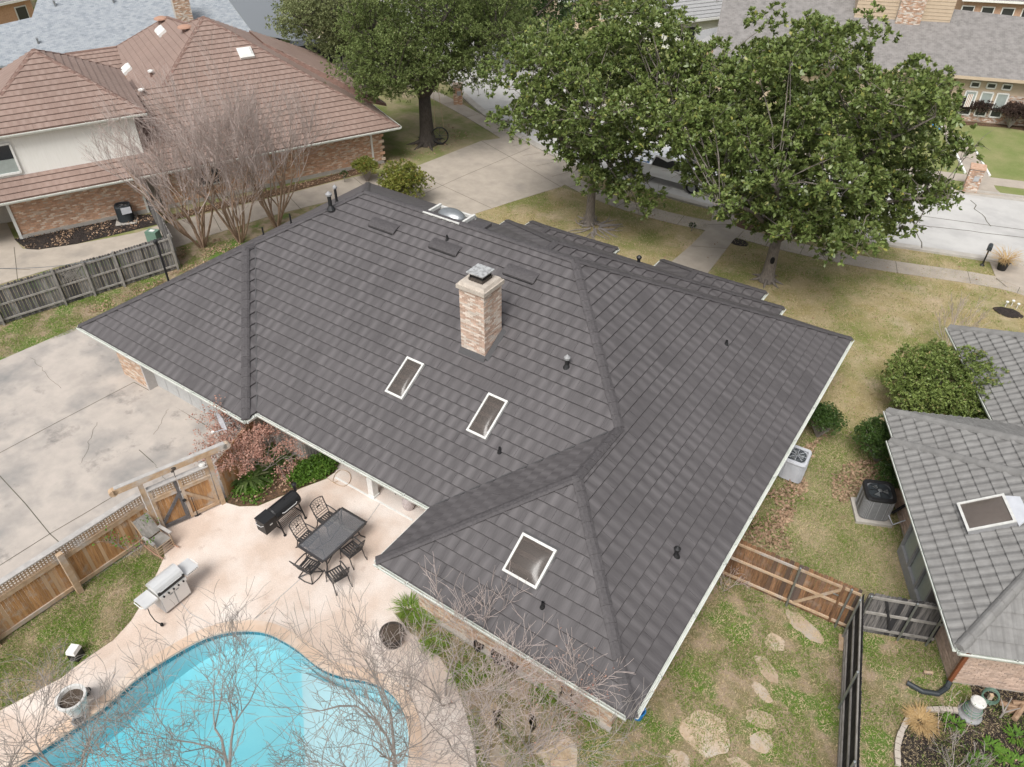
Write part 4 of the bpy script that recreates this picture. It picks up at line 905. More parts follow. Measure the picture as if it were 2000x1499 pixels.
m = MB(); m.sphere(gm+V(.03, .02, 2.36), .085, 9, 6, jit=.5); m.sphere(gm+V(.05, -.05, 2.29), .05, 8, 5, jit=.4); m.build('bloom', MT['darkbark'], orn)
bell = thing('hanging_lantern', 'whitish weathered lantern hanging at the right gate post', 'lantern', tuple(gr-dg*.15+V(0, 0, 2.0)))
q = gr-dg*.22+V(0, 0, 2.0); m = MB(); m.sphere(q, .12, 10, 6, (1, 1, .8), jit=.3); m.build('shade', MT['potwhite'], bell); m = MB(); m.box(q+V(0, 0, -.13), (.1, .1, .14)); m.build('lantern_body', MT['redbrick'], bell)
fence('wooden_fence', 'short orange board fence between the gate and the garage corner, behind the strappy plant', 'fence', (-7.52, -2.0), (-8.3, .2), 1.75, .13, MT['cedar'], MT['cedarrail'], side=-1, seed=9)
# brown gate fence on the right
f4, o, d, n = fence('wooden_fence', 'reddish brown board fence with a braced gate joining the house to the dark fence', 'fence', (7.2, 4.58), (11.38, 4.84), 1.86, .138, MT['redwood'], MT['cedarrail'], rails=(.22, 1.0, 1.68), side=1, posts=(2.50, 3.92), pmat=MT['steelpost'], pr=.032, ph=1.80, round_post=True, seed=11, jit=.03)
m = MB(); m.beam(o+d*2.66+n*.03+V(0, 0, .26), o+d*3.72+n*.03+V(0, 0, 1.64), .09, .035, up=n); m.build('brace', MT['cedarrail'], f4)
m = MB(); m.beam(o+d*3.72+n*.04+V(0, 0, .1), o+d*3.72+n*.04+V(0, 0, 1.8), .07, .03, up=n); m.build('gate_stile', MT['redwood'], f4)
m = MB(); m.box(o+d*3.6+n*.07+V(0, 0, 1.35), (.14, .03, .035)); m.build('latch', MT['steelpost'], f4)
# blackened fences
f5, o, d, n = fence('wooden_fence', 'long blackened board fence running to the photo bottom on the right', 'fence', (11.42, 4.80), (14.05, -6.5), 1.8, .14, MT['blackwood'], MT['greyrail'], rails=(.28, .95, 1.62), side=1, posts=(.25, 2.55, 4.95, 7.3), pmat=MT['steelpost'], pr=.035, ph=1.78, round_post=True, seed=13, jit=.015)
m = MB(); m.beam(o+n*.03+V(0, 0, .10), o+d*11.5+n*.03+V(0, 0, .10), .05, .14); m.build('kick_board', MT['greyrail'], f5)
f6, o, d, n = fence('wooden_fence', 'blackened fence with worn grey boards between the long dark fence and the tiled house', 'fence', (11.55, 4.92), (13.55, 5.75), 1.8, .145, MT['blackwood2'], MT['greyrail'], rails=(.28, .98, 1.66), side=1, posts=(.05, 1.25, 2.02), pmat=MT['steelpost'], pr=.032, ph=1.76, round_post=True, seed=15)
m = MB(); m.beam(o+d*.5+n*.03+V(0, 0, 1.6), o+d*.95+n*.03+V(0, 0, .35), .07, .035, up=n); m.build('brace', MT['blackwood'], f6)
pk = thing('wood_scrap', 'pale loose board lying on the grass by the corner of the dark fence', 'board', (*a2(1643, 1255), 0)); m = MB(); q = at(1643, 1255, .03); m.box(q, (.14, .55, .045), .25); m.build('plank', MT['cedarrail'], pk)
# ------------------------------------------------------------------ patio furniture
def make_chair(label, swivel=False):
    c = thing('patio_chair', label, 'patio chair', (0, 0, 0), group='dark metal patio chairs round the glass table'); M_ = MT['bronze']
    WM[c] = Matrix()
    m = MB(); hw = .25
    for s in (-1, 1): m.beam((-.22, s*hw, .43), (.24, s*hw, .44), .035, .03)
    m.beam((-.22, -hw, .43), (-.22, hw, .43), .035, .03); m.beam((.24, -hw, .44), (.24, hw, .44), .04, .03); m.build('seat_frame', M_, c)
    for i in range(6): y = -.2+i*.08; m = MB(); m.beam((-.21, y, .435), (.23, y, .43), .045, .014); m.build('seat_slat', M_, c)
    # back: curved outline, fretwork, medallion
    B = lambda u, v: Vector((-.22-.22*v-.02*math.cos(u*math.pi/2), u*hw, .45+v*.56)); m = MB()
    m.tube([B(-1, 0), B(-1.02, .4), B(-1.04, .9), B(-1.05, 1.0)], .017, 6); m.tube([B(1, 0), B(1.02, .4), B(1.04, .9), B(1.05, 1.0)], .017, 6); m.tube([B(-1.05, 1), B(-.5, 1.06), B(0, 1.08), B(.5, 1.06), B(1.05, 1)], .017, 6); m.tube([B(-1, .14), B(1, .14)], .012, 6); m.tube([B(-1, .28), B(1, .28)], .012, 6); m.build('back_frame', M_, c)
    m = MB()
    for i in range(5):
        for j in range(4):
            u0, v0 = -.78+i*.39, .37+j*.17; r_ = [B(u0+.2*math.cos(t)*(1 if (i+j) % 2 else .8), v0+.10*math.sin(t)) for t in [k*math.pi/4 for k in range(9)]]; m.tube(r_, .0065, 4, cap=False)
    m.build('fretwork', M_, c)['kind'] = 'stuff'
    m = MB(); ctr = B(0, .62); Mx = Matrix.Rotation(math.radians(-68), 3, 'Y'); m.lathe([(.001, .01), (.05, .012), (.07, .0), (.05, -.012)], (0, 0, 0), 12); m.v = [tuple(ctr+Mx @ Vector(q)) for q in m.v]; m.build('medallion', M_, c)
    for s in (-1, 1):
        m = MB(); m.tube([(-.33, s*.265, .68), (-.1, s*.285, .665), (.12, s*.285, .655), (.24, s*.275, .63), (.27, s*.262, .58)], [.017, .02, .022, .022, .017], 6); m.tube([(.25, s*.27, .62), (.22, s*.262, .52), (.23, s*.25, .43)], .015, 6); m.build('arm', M_, c)
    if not swivel:
        for s in (-1, 1):
            m = MB(); m.tube([(.22, s*.25, .43), (.25, s*.255, .3), (.24, s*.26, .15), (.29, s*.27, .0)], [.018, .02, .016, .02], 6); m.build('leg', M_, c)
            m = MB(); m.tube([(-.21, s*.25, .43), (-.25, s*.25, .28), (-.29, s*.255, .12), (-.37, s*.265, .0)], [.018, .02, .016, .02], 6); m.build('leg', M_, c)
    else:
        m = MB(); m.tube([(0, 0, .42), (0, 0, .12)], .035, 10); m.build('swivel_post', M_, c); m = MB()
        q = [(.27, -.27), (.27, .27), (-.27, .27), (-.27, -.27)]
        for i in range(4): a, b = q[i], q[(i+1) % 4]; mx = ((a[0]+b[0])/2*1.12, (a[1]+b[1])/2*1.12); m.tube([(a[0], a[1], .02), (mx[0], mx[1], .02), (b[0], b[1], .02)], .017, 6); m.tube([(0, 0, .14), (a[0]*.6, a[1]*.6, .08), (a[0], a[1], .02)], .017, 6)
        m.build('ring_base', M_, c)
    return c
ch1 = make_chair('dark fretwork patio chair at the table side next to the black smoker, nearer the pool'); ch1.location = (-3.66, -1.86, .03); ch1.rotation_euler.z = .06
copy_tree(ch1, (-3.72, -.93, .03), -.05, label='dark fretwork patio chair on the smoker side, farther from the pool')
copy_tree(ch1, (-2.2, -1.42, .03), math.pi-.12, label='dark patio chair tucked in on the table side facing the house wing')
copy_tree(ch1, (-1.9, -2.36, .03), math.pi-.3, label='dark patio chair pulled back from the table corner nearest the pool, out in the open')
c5 = make_chair('dark swivel patio chair on a square ring base at the pool end of the table', True); c5.location = (-2.83, -2.62, .03); c5.rotation_euler.z = math.pi/2+.12
tb = thing('dining_table', 'dark metal patio dining table with a smoked glass top', 'table', (-2.95, -1.43, .03))
x0, x1, y0, y1, zt = -3.5, -2.4, -2.38, -.48, .72
m = MB()
for a, b in (((x0, y0), (x1, y0)), ((x0, y1), (x1, y1))): m.beam((a[0], a[1], zt), (b[0], b[1], zt), .075, .04)
for a, b in (((x0, y0+.04), (x0, y1-.04)), ((x1, y0+.04), (x1, y1-.04))): m.beam((a[0], a[1], zt), (b[0], b[1], zt), .075, .04)
m.build('table_frame', MT['bronze'], tb)
m = MB(); m.box(((x0+x1)/2, (y0+y1)/2, zt+.01), (x1-x0-.06, y1-y0-.06, .012)); m.build('glass_top', MT['tableglass'], tb)
for sx in (-1, 1):
    for sy in (-1, 1):
        cx, cy = (x0+x1)/2, (y0+y1)/2; Q = lambda u, v, z: (cx+sx*u, cy+sy*v, z)
        m = MB(); m.tube([Q(.50, .90, .70), Q(.40, .76, .62), Q(.36, .70, .42), Q(.40, .74, .2), Q(.47, .86, .035)], [.022, .026, .024, .024, .028], 6); m.build('leg', MT['bronze'], tb)
m = MB(); cx, cy = (x0+x1)/2, (y0+y1)/2
for s in (-1, 1): m.tube([(cx-.36, cy+s*.70, .42), (cx, cy+s*.52, .5), (cx+.36, cy+s*.70, .42)], .018, 6); m.tube([(cx+s*.40, cy-.74, .25), (cx+s*.16, cy, .33), (cx+s*.40, cy+.74, .25)], .018, 6)
m.build('stretcher', MT['bronze'], tb)
# pellet smoker
sm = thing('smoker_grill', 'black barrel smoker on crossed legs with a side hopper, by the planting bed', 'smoker', (-5.0, -1.65, .03))
m = MB(); cx, cz, r = -5.0, .86, .26; nn = 18
prof = [(-2.08, .0), (-2.08, .93), (-2.03, 1), (-1.07, 1), (-1.02, .93), (-1.02, 0)]
for y, k in prof:
    for i in range(nn): t_ = 2*math.pi*i/nn; m.v.append((cx+r*k*math.cos(t_), y, cz+r*k*math.sin(t_)))
for i in range(5):
    for j in range(nn): m.f.append((i*nn+(j+1) % nn, i*nn+j, (i+1)*nn+j, (i+1)*nn+(j+1) % nn))
m.build('barrel', MT['black'], sm)
m = MB(); m.beam((cx-.08, -2.0, cz+r+.002), (cx-.08, -1.1, cz+r+.002), .05, .02); m.beam((cx+r+.0, -2.03, cz+.05), (cx+r+.0, -1.07, cz+.05), .015, .03); m.build('lid_seam', MT['blackmat'], sm)
m = MB(); m.tube([(cx+r+.03, -1.85, cz+.10), (cx+r+.07, -1.80, cz+.10), (cx+r+.07, -1.3, cz+.10), (cx+r+.03, -1.25, cz+.10)], .014, 6); m.build('handle', MT['steel'], sm)
m = MB(); m.sphere((cx+.02, -1.5, cz+r+.01), .03, 8, 5); m.build('thermometer', MT['blackmat'], sm)
m = MB(); m.box((cx+.02, -2.32, .78), (.42, .46, .5)); m.box((cx+.02, -2.32, 1.045), (.46, .48, .03)); m.build('hopper', MT['black'], sm)
m = MB(); m.tube([(cx-.17, -2.5, .92), (cx-.1, -2.62, .92), (cx+.14, -2.62, .92), (cx+.21, -2.5, .92)], .012, 6); m.box((cx+.235, -2.3, .82), (.012, .1, .04)); m.build('hopper_handle', MT['steel'], sm)
m = MB(); m.tube([(cx-.1, -1.0, .95), (cx-.1, -.93, .98), (cx-.1, -.93, 1.22)], .05, 10); m.lathe([(.075, 1.2), (.085, 1.28), (.001, 1.31)], (cx-.1, -.93, 0), 12); m.build('chimney_stack', MT['black'], sm)
for y in (-2.0, -1.1):
    for s in (-1, 1): m = MB(); m.beam((cx+s*.14, y, cz-.2), (cx+s*.33, y, .07 if s < 0 else .1), .04, .04, up=(0, 1, 0)); m.build('leg', MT['black'], sm)
m = MB(); m.beam((cx-.28, -2.0, .3), (cx+.28, -2.0, .3), .03, .03); m.beam((cx-.28, -1.1, .3), (cx+.28, -1.1, .3), .03, .03)
for i in range(9): m.beam((cx-.26+i*.065, -2.0, .32), (cx-.26+i*.065, -1.1, .32), .012, .012)
m.build('lower_rack', MT['black'], sm)
m = MB(); m.sphere((cx+.33, -2.0, .06), .05, 8, 6); m.build('caster', MT['blackmat'], sm); m = MB(); m.sphere((cx+.33, -1.1, .06), .05, 8, 6); m.build('caster', MT['blackmat'], sm)
# stainless gas grill
gg = thing('gas_grill', 'stainless steel gas grill with side shelves on the patio edge', 'grill', (-5.55, -5.6, .03))
m = MB(); m.box((-5.55, -5.6, .48), (.56, .88, .74)); cab = m.build('cabinet', MT['steelgrey'], gg)
for y in (-5.82, -5.38): m = MB(); m.box((-5.262, y, .44), (.018, .40, .60)); dr_ = m.build('door', MT['steel'], gg); m = MB(); m.box((-5.245, y+(.12 if y < -5.6 else -.12), .68), (.02, .1, .022)); m.build('handle', MT['steelpost'], dr_)
m = MB(); m.box((-5.25, -5.6, .83), (.06, .88, .13)); pan = m.build('control_panel', MT['steel'], gg)
for i in range(5):
    m = MB(); m.lathe([(.028, 0), (.026, .035), (.001, .038)], (0, 0, 0), 10); m.v = [(-5.218+q[2], -5.93+i*.165+q[1], .83+q[0]) for q in m.v]; m.build('knob', MT['blackmat'], gg)
m = MB(); m.box((-5.258, -5.6, .975), (.03, .88, .11)); m.build('lid_band', MT['black'], gg)  # black band between the lid and the control panel
m = MB(); nn = 9
for y in (-6.05, -5.15):
    for i in range(nn): t_ = math.pi*i/(nn-1)*.92; m.v.append((-5.56+.29*math.cos(t_), y, .92+.29*math.sin(t_)))
m.f = [(i+1, i, nn+i, nn+i+1) for i in range(nn-1)]+[tuple(range(nn)), tuple(range(2*nn-1, nn-1, -1))]; lid = m.build('lid', MT['steel'], gg, smooth=False)
m = MB(); m.tube([(-5.28, -5.98, 1.06), (-5.23, -5.95, 1.06), (-5.23, -5.25, 1.06), (-5.28, -5.22, 1.06)], .016, 8); m.build('lid_handle', MT['steel'], gg)
for y, lab in ((-6.30, 0), (-4.90, 1)):
    m = MB(); m.box((-5.52, y, .885), (.50, .44, .03)); m.box((-5.265, y, .855), (.02, .44, .07)); sh = m.build('side_shelf', MT['steel'], gg)
    m = MB(); e = y-.26 if y < -5.6 else y+.26; m.tube([(-5.72, y+(e-y)*.8, .87), (-5.70, e, .87), (-5.34, e, .87), (-5.32, y+(e-y)*.8, .87)], .014, 6); m.build('towel_bar', MT['white'], gg)
m = MB()
for i in range(7): m.box((-5.253, -5.06+i*.052, .865), (.012, .022, .02))
m.build('shelf_slot', MT['black'], gg)['kind'] = 'stuff'
m = MB()
for sx in (-.2, .2):
    for sy in (-.38, .38):
        q = MB(); q.sphere((-5.55+sx, -5.6+sy, .065), .05, 8, 6); q.build('caster', MT['blackmat'], gg)
m = MB(); m.tube([(-5.30, -6.42, .86), (-5.22, -6.46, .6), (-5.15, -6.44, .3), (-5.06, -6.38, .16)], .015, 6); m.sphere((-5.04, -6.36, .12), .05, 8, 6, (1, 1, 1.5)); m.build('brush', MT['blackmat'], gg)
# wooden rocker
rk = thing('rocking_chair', 'weathered wooden rocking chair with pinkish frame beside the gate', 'rocking chair', (-7.55, -4.55, .03))
cx, cy = -7.55, -4.58
for s in (-1, 1):
    m = MB(); m.tube([(cx-.62, cy+s*.28, .16), (cx-.3, cy+s*.28, .06), (cx+.1, cy+s*.28, .05), (cx+.5, cy+s*.28, .13)], .025, 5); m.build('rocker', MT['terracotta'], rk)
    m = MB(); m.tube([(cx-.68, cy+s*.27, 1.12), (cx-.22, cy+s*.27, .36), (cx-.25, cy+s*.27, .07)], .024, 5); m.build('back_post', MT['cedarrail'], rk)
    m = MB(); m.tube([(cx+.27, cy+s*.27, .66), (cx+.30, cy+s*.27, .08)], .024, 5); m.build('leg', MT['cedarrail'], rk)
    m = MB(); m.beam((cx-.30, cy+s*.29, .62), (cx+.32, cy+s*.30, .68), .10, .03); m.build('arm', MT['greycap'], rk)
    m = MB()
    for z in (.22, .36): m.tube([(cx-.24, cy+s*.28, z), (cx+.29, cy+s*.28, z)], .014, 5)
    m.build('stretcher', MT['cedarrail'], rk)
m = MB(); m.hexa([(cx-.22, cy-.26, .40), (cx+.28, cy-.26, .42), (cx+.28, cy+.26, .42), (cx-.22, cy+.26, .40), (cx-.22, cy-.26, .43), (cx+.28, cy-.26, .46), (cx+.28, cy+.26, .46), (cx-.22, cy+.26, .43)]); m.build('seat', MT['greyrail'], rk)
for i in range(5):
    y = cy-.21+i*.105; m = MB(); m.beam((cx-.24, y, .48), (cx-.64, y, 1.08), .10, .016, up=(1, 0, .6)); m.build('back_slat', MT['greyrail'], rk)
m = MB(); m.tube([(cx-.69, cy-.29, 1.13), (cx-.69, cy+.29, 1.13)], .026, 5); m.build('back_rail', MT['cedarrail'], rk)
m = MB()
for i in range(4): m.tube([(cx+.31, cy-.27, .12+i*.11), (cx+.31, cy+.27, .12+i*.11)], .013, 5)
m.build('front_rung', MT['cedarrail'], rk)
# pots and small things round the pool
def pot(name, label, c, r0, r1, h, mat, fill=None, cat='plant pot', rim=.02, group=None, n=20):
    p = thing(name, label, cat, tuple(c), group=group); m = MB(); m.lathe([(r0*.9, 0), (r0, .02), (r1*.97, h*.86), (r1+rim, h*.9), (r1+rim, h), (r1-.02, h), (r1-.04, h*.84)], c, n); m.build('pot', mat, p, smooth=False)
    if fill: m = MB(); m.lathe([(.001, h*.86), (r1-.035, h*.85)], c, n); m.build('soil', fill, p)
    return p
c = at(158, 1392, .03); pot('planter', 'tall white round planter filled with soil at the pool edge', c, .22, .33, .78, MT['potwhite'], MT['soil'], rim=.045, n=26)
c = at(172, 1356, .03); pot('plant_pot', 'small black pot of dry twigs right of the tall white planter', c, .07, .1, .15, MT['black'], MT['greyrail'])
c = at(160, 1394, .03)+V(.22, -.16, 0); pot('plant_pot', 'dark grey glazed pot in front of the tall white planter', c, .10, .155, .18, MT['trimgrey'], MT['acblack'])
c = at(152, 1284, .01); sk_ = thing('yard_light', 'small black box light with a white lid on the grass by the pool', 'yard light', tuple(c)); m = MB(); m.box(c+V(0, 0, .16), (.26, .30, .32), .45); m.build('body', MT['black'], sk_); m = MB(); m.box(c+V(0, 0, .38), (.28, .32, .12), .45, top=.85); m.build('lid', MT['white'], sk_)
c = at(768, 1252, .03); bp = thing('barrel_planter', 'brown half-barrel planter of dark soil at the patio edge by the brick wing', 'planter', tuple(c)); m = MB(); m.lathe([(.26, 0), (.33, .2), (.36, .42), (.33, .42), (.32, .34)], c, 24); m.build('barrel', MT['darkbark'], bp)
m = MB(); m.lathe([(.345, .1), (.352, .15)], c, 24); m.lathe([(.365, .34), (.368, .39)], c, 24); m.build('hoop', MT['bronze'], bp); m = MB(); m.lathe([(.001, .37), (.325, .35)], c, 24); m.build('soil', MT['soil'], bp)
gs = thing('garden_stool', 'pale basket-textured ceramic stool under the patio roof', 'garden stool', (-2.13, 1.22, .03)); m = MB(); m.lathe([(.13, 0), (.17, .05), (.21, .25), (.20, .42), (.15, .52), (.14, .53), (.001, .535)], (-2.13, 1.22, .03), 20); m.build('body', MT['ceramic'], gs)
m = MB()
for i in range(6):
    for k in range(16): t_ = 2*math.pi*(k+.5*(i % 2))/16; rr = [.172, .195, .208, .208, .198, .18][i]; m.sphere((-2.13+rr*math.cos(t_), 1.22+rr*math.sin(t_), .1+i*.075), .018, 6, 4)
m.build('knob_relief', MT['ceramic'], gs)['kind'] = 'stuff'
st = thing('bar_stool', 'black bar stool half hidden under the patio eave, left of the ceramic stool', 'bar stool', (-2.75, 1.6, .03))
for sx in (-.17, .17):
    for sy in (-.17, .17): m = MB(); m.tube([(-2.75+sx, 1.6+sy, .03), (-2.75+sx*.7, 1.6+sy*.7, .72)], .015, 5); m.build('leg', MT['black'], st)
m = MB(); m.box((-2.75, 1.6, .74), (.34, .34, .05)); m.build('seat', MT['blackmat'], st); m = MB(); m.tube([(-2.92, 1.43, .28), (-2.58, 1.43, .28), (-2.58, 1.77, .28), (-2.92, 1.77, .28), (-2.92, 1.43, .28)], .012, 5); m.build('foot_ring', MT['black'], st)
m = MB(); q = [at(640, 935, .05), at(655, 945, .05), at(672, 950, .05), at(684, 940, .05), at(683, 925, .05), at(668, 918, .05), at(655, 926, .05), at(650, 942, .05), at(660, 940, .05)]; m.tube(smooth_loop([tuple(x) for x in q], 4, False), .012, 5); tag(m.build('garden_hose', MT['cedarrail']), 'thin tan hose looped on the patio floor by the ivy', 'hose')
m = MB(); q = [at(637, 925, .05), at(636, 900, .2), at(628, 880, .9)]; m.tube([tuple(x) for x in q], .012, 5); tag(m.build('cable', MT['black']), 'dark cable hanging down the slatted panel to the patio floor', 'cable')
# satellite dish at the garage eave
c = Vector((-8.52, -.72, 2.12)); sd_ = thing('satellite_dish', 'pale grey satellite dish fixed below the garage gutter', 'satellite dish', tuple(c)); fd = (at(385, 830, 2.1)-at(416, 815, 2.1)).normalized(); m = MB(); m.lathe([(.001, 0), (.15, .015), (.27, .05), (.33, .09)], (0, 0, 0), 20, 1, 1.25); Mx = fd.to_track_quat('Z', 'Y').to_matrix(); m.v = [tuple(c+Mx @ Vector(q)) for q in m.v]; m.build('reflector', MT['acwhite'], sd_)
m = MB(); m.tube([c-V(0, 0, .3), c+fd*.45-V(0, 0, .22)], .018, 6); m.tube([c-fd*.02, c-fd*.2+V(0, .2, .1)], .022, 6); m.build('arm', MT['acwhite'], sd_); m = MB(); m.box(c+fd*.47-V(0, 0, .2), (.09, .09, .07)); m.build('receiver', MT['white'], sd_)
# overhead service mast and cable on the left hip
c = at(330, 551, 2.9); ms = thing('service_mast', 'black power service mast standing behind the left roof edge', 'mast', tuple(c)); tp = c+V(0, 0, .0)
hh = 1.85; m = MB(); m.tube([c-V(0, 0, .5), c+V(0, 0, hh)], .045, 8); m.build('mast', MT['black'], ms); m = MB(); m.sphere(c+V(.03, -.05, hh+.05), .10, 8, 6); m.build('weather_head', MT['black'], ms)
m = MB(); a, b = c+V(-.1, -.1, hh-.05), at(-120, 520, 6.5); pts = [a+(b-a)*(i/14)-V(0, 0, math.sin(math.pi*i/14)*.5) for i in range(15)]; m.tube(pts, .012, 5); tag(m.build('overhead_cable', MT['steelpost']), 'thin pale overhead cable running left from the black mast', 'cable')
# ------------------------------------------------------------------ neighbours' houses
def on_plane(px, py, zf):
    lo, hi = -1.0, 17.0
    for _ in range(50):
        m = (lo+hi)/2; q = at(px, py, m)
        if zf(q.x, q.y) > m: lo = m
        else: hi = m
    return at(px, py, lo)
# --- right-hand house with wavy concrete tiles
RC = Vector((13.76, 3.80, 0)); RU = Vector((.9075, .42, 0)).normalized(); RV = Vector((-RU.y, RU.x, 0))
rw = lambda a, b, z=0: RC+RU*a+RV*b+Vector((0, 0, z))
rl = lambda x, y: ((Vector((x, y, 0))-RC).dot(RU), (Vector((x, y, 0))-RC).dot(RV))
rh = thing('tiled_house', 'brick house under a pale grey wavy tile roof at the right edge', 'house', tuple(rw(5, 5)))
zl1 = lambda a, b: 2.5+TS*a; zl2 = lambda a, b: 2.5+TS*(a-.23); zfr = lambda a, b: 2.5+TS*b; zb1 = lambda a, b: 2.5+TS*(7.7-b); zb2 = lambda a, b: 2.5+TS*(9.26-b); zl3 = lambda a, b: 2.5+TS*(a-3.74); zb3 = lambda a, b: 2.5+TS*(15-b)
RF = [([(0, 0), (0, 7.7), (3.85, 3.85)], zl1, (0, 7.7), (0, -1)), ([(.23, 9.26), (4.86, 4.63), (4.08, 3.85), (.23, 7.7)], zl2, (.23, 9.26), (0, -1)),
      ([(0, 0), (3.85, 3.85), (4.08, 3.85), (4.86, 4.63), (9, 4.63), (9, 0)], zfr, (0, 0), (1, 0)), ([(0, 7.7), (.23, 7.7), (4.08, 3.85), (3.85, 3.85)], zb1, (.23, 7.7), (-1, 0)),
      ([(.23, 9.26), (9, 9.26), (9, 4.63), (4.86, 4.63)], zb2, (9, 9.26), (-1, 0)), ([(3.74, 8.5), (3.74, 15), (8.5, 10.24), (8.5, 8.5)], zl3, (3.74, 15), (0, -1)), ([(3.74, 15), (9, 15), (9, 9.74), (8.5, 10.24)], zb3, (9, 15), (-1, 0))]
m = MB()
for pl, zf, o2, r2 in RF: deck(m, [tuple(rw(a, b).xy) for a, b in pl], lambda x, y, zf=zf: zf(*rl(x, y)))
rroof = m.build('roof', MT['stilecap'], rh)
EX, TW, AMP = .325, .285, .038; KS = math.sqrt(1+TS*TS)
def wave(s): return AMP*(.5-.5*math.cos(2*math.pi*s))
SEG = 8
def tile_local(poly_ab=None, a0=0, b0=0):
    """one wavy tile in (a, b): clipped to the roof polygon when given"""
    m = MB()
    for i in range(SEG):
        s0, s1 = i/SEG, (i+1)/SEG
        for q0, q1 in ((0, 1.0),):
            box = (a0+s0*TW, a0+s1*TW, b0, b0+EX*1.03); c = clip(poly_ab, box) if poly_ab else [(box[0], box[2]), (box[1], box[2]), (box[1], box[3]), (box[0], box[3])]
            if len(c) < 3: continue
            H_ = lambda a, b: wave((a-a0)/TW)+.044*(1-(b-b0)/EX)+.012
            k = len(m.v); m.v += [(a-a0, (b-b0)*KS, H_(a, b)) for a, b in c]; m.f.append(tuple(range(k, k+len(c))))
            fr = sorted([q for q in c if abs(q[1]-b0) < 1e-6])
            if len(fr) >= 2:
                a_, b_ = fr[0], fr[-1]; k = len(m.v); m.v += [(a_[0]-a0, 0, H_(*a_)), (a_[0]-a0, .03, H_(*a_)-.042), (b_[0]-a0, .03, H_(*b_)-.042), (b_[0]-a0, 0, H_(*b_))]; m.f.append((k, k+1, k+2, k+3))
    return m
full = tile_local(); fm = bpy.data.meshes.new('roof_tile'); fm.from_pydata(full.v, [], full.f); fm.materials.append(MT['stile'])
cand = []
for fi, (pl, zf, o2, r2) in enumerate(RF):
    u2 = (-r2[1], r2[0]); ab = [((a-o2[0])*r2[0]+(b-o2[1])*r2[1], (a-o2[0])*u2[0]+(b-o2[1])*u2[1]) for a, b in pl]
    b0 = -.06
    bm_, am0, am1 = max(q[1] for q in ab), min(q[0] for q in ab), max(q[0] for q in ab)
    ab2 = [(a, b if b > .01 else -.06) for a, b in ab]
    wX = (RU*r2[0]+RV*r2[1]); wU = (RU*u2[0]+RV*u2[1]); wY = (wU+Vector((0, 0, TS))).normalized(); wZ = wX.cross(wY)
    while b0 < bm_:
        a0 = am0
        while a0 < am1:
            c = clip(ab2, (a0, a0+TW, b0, b0+EX)); ar = abs(sum(c[i][0]*c[(i+1) % len(c)][1]-c[(i+1) % len(c)][0]*c[i][1] for i in range(len(c))))/2 if len(c) > 2 else 0
            if ar > .01:
                la, lb = o2[0]+a0*r2[0]+b0*u2[0], o2[1]+a0*r2[1]+b0*u2[1]; P = rw(la, lb, 2.5+TS*b0)
                M_ = Matrix(((wX.x, wY.x, wZ.x, P.x), (wX.y, wY.y, wZ.y, P.y), (wX.z, wY.z, wZ.z, P.z), (0, 0, 0, 1)))
                cand.append((dist(P) if in_view(P) else 1e6, ar > TW*EX*.985, ab2, a0, b0, M_))
            a0 += TW
        b0 += EX
cand.sort(key=lambda q: q[0]); rest = MB(); invp = WM[rroof].inverted()
for k, (dd, isfull, ab2, a0, b0, M_) in enumerate(cand):
    if isfull and k < 300 and dd < 1e5:
        o = bpy.data.objects.new('roof_tile', fm); COL.objects.link(o); o.parent = rroof; o.matrix_basis = invp @ M_
    else:
        t_ = full if isfull else tile_local(ab2, a0, b0)
        if k < 300 and dd < 1e5:
            mm = MB(); mm.raw([M_ @ Vector(q) for q in t_.v], t_.f); mm.build('roof_tile', MT['stile'], rroof)
        else: rest.raw([M_ @ Vector(q) for q in t_.v], t_.f)
rest.build('roof_tile', MT['stile'], rroof)['kind'] = 'stuff'
for a, b, zf in (((0, 0), (4.0, 4.0), zl1), ((0, 7.7), (3.85, 3.85), zl1), ((.23, 9.26), (4.8, 4.69), zl2), ((4.86, 4.63), (9, 4.63), lambda a, b: 2.5+TS*4.63), ((3.74, 15), (8.5, 10.24), zl3)):
    cap_line(rw(*a, zf(*a)), rw(*b, zf(*b)), MT['stilecap'], rroof, TS*.7, w=.15, L=.40, h=.04, round_=True)
for A, B, o2 in ((rw(0, 0, 2.5), rw(0, 7.7, 2.5), -RU), (rw(.23, 7.75, 2.5), rw(.23, 9.26, 2.5), -RU), (rw(0, 0, 2.5), rw(9, 0, 2.5), -RV), (rw(3.74, 9.3, 2.5), rw(3.74, 15, 2.5), -RU), (rw(.23, 9.26, 2.5), rw(3.74, 9.26, 2.5), RV)):
    gutter(A, B, (o2.x, o2.y), MT['gutter'], rh, w=.13)
m = MB(); m.prism([tuple(rw(a, b).xy) for a, b in ((.8, .7), (9, .7), (9, 14.3), (4.6, 14.3), (4.6, 8.6), (.8, 8.6))], -.1, 2.4); rwall = m.build('wall', MT['mortar'], rh)
A, B, Cc = rw(.8, .7), rw(9, .7), rw(.8, 8.6)
rb = bricks((A.x, A.y), (B.x, B.y), .08, 2.4)+bricks((Cc.x, Cc.y), (A.x, A.y), .08, 2.4)
lay_bricks(rb, MT['pinkbrick'], rwall, 280)
bay = MB(); bay.prism([tuple(rw(a, b).xy) for a, b in ((.42, 2.7), (.78, 2.7), (.78, 5.2), (.42, 5.2))], .03, .42); bay.prism([tuple(rw(a, b).xy) for a, b in ((.42, 2.7), (.78, 2.7), (.78, 5.2), (.42, 5.2))], 2.02, 2.18)
for b in (2.74, 3.50, 4.32, 5.16): bay.beam(rw(.46, b, .42), rw(.46, b, 2.02), .08, .08, up=RU)
for b in (2.74, 5.16): bay.beam(rw(.62, b, .42), rw(.62, b, 2.02), .3, .06, up=RV)
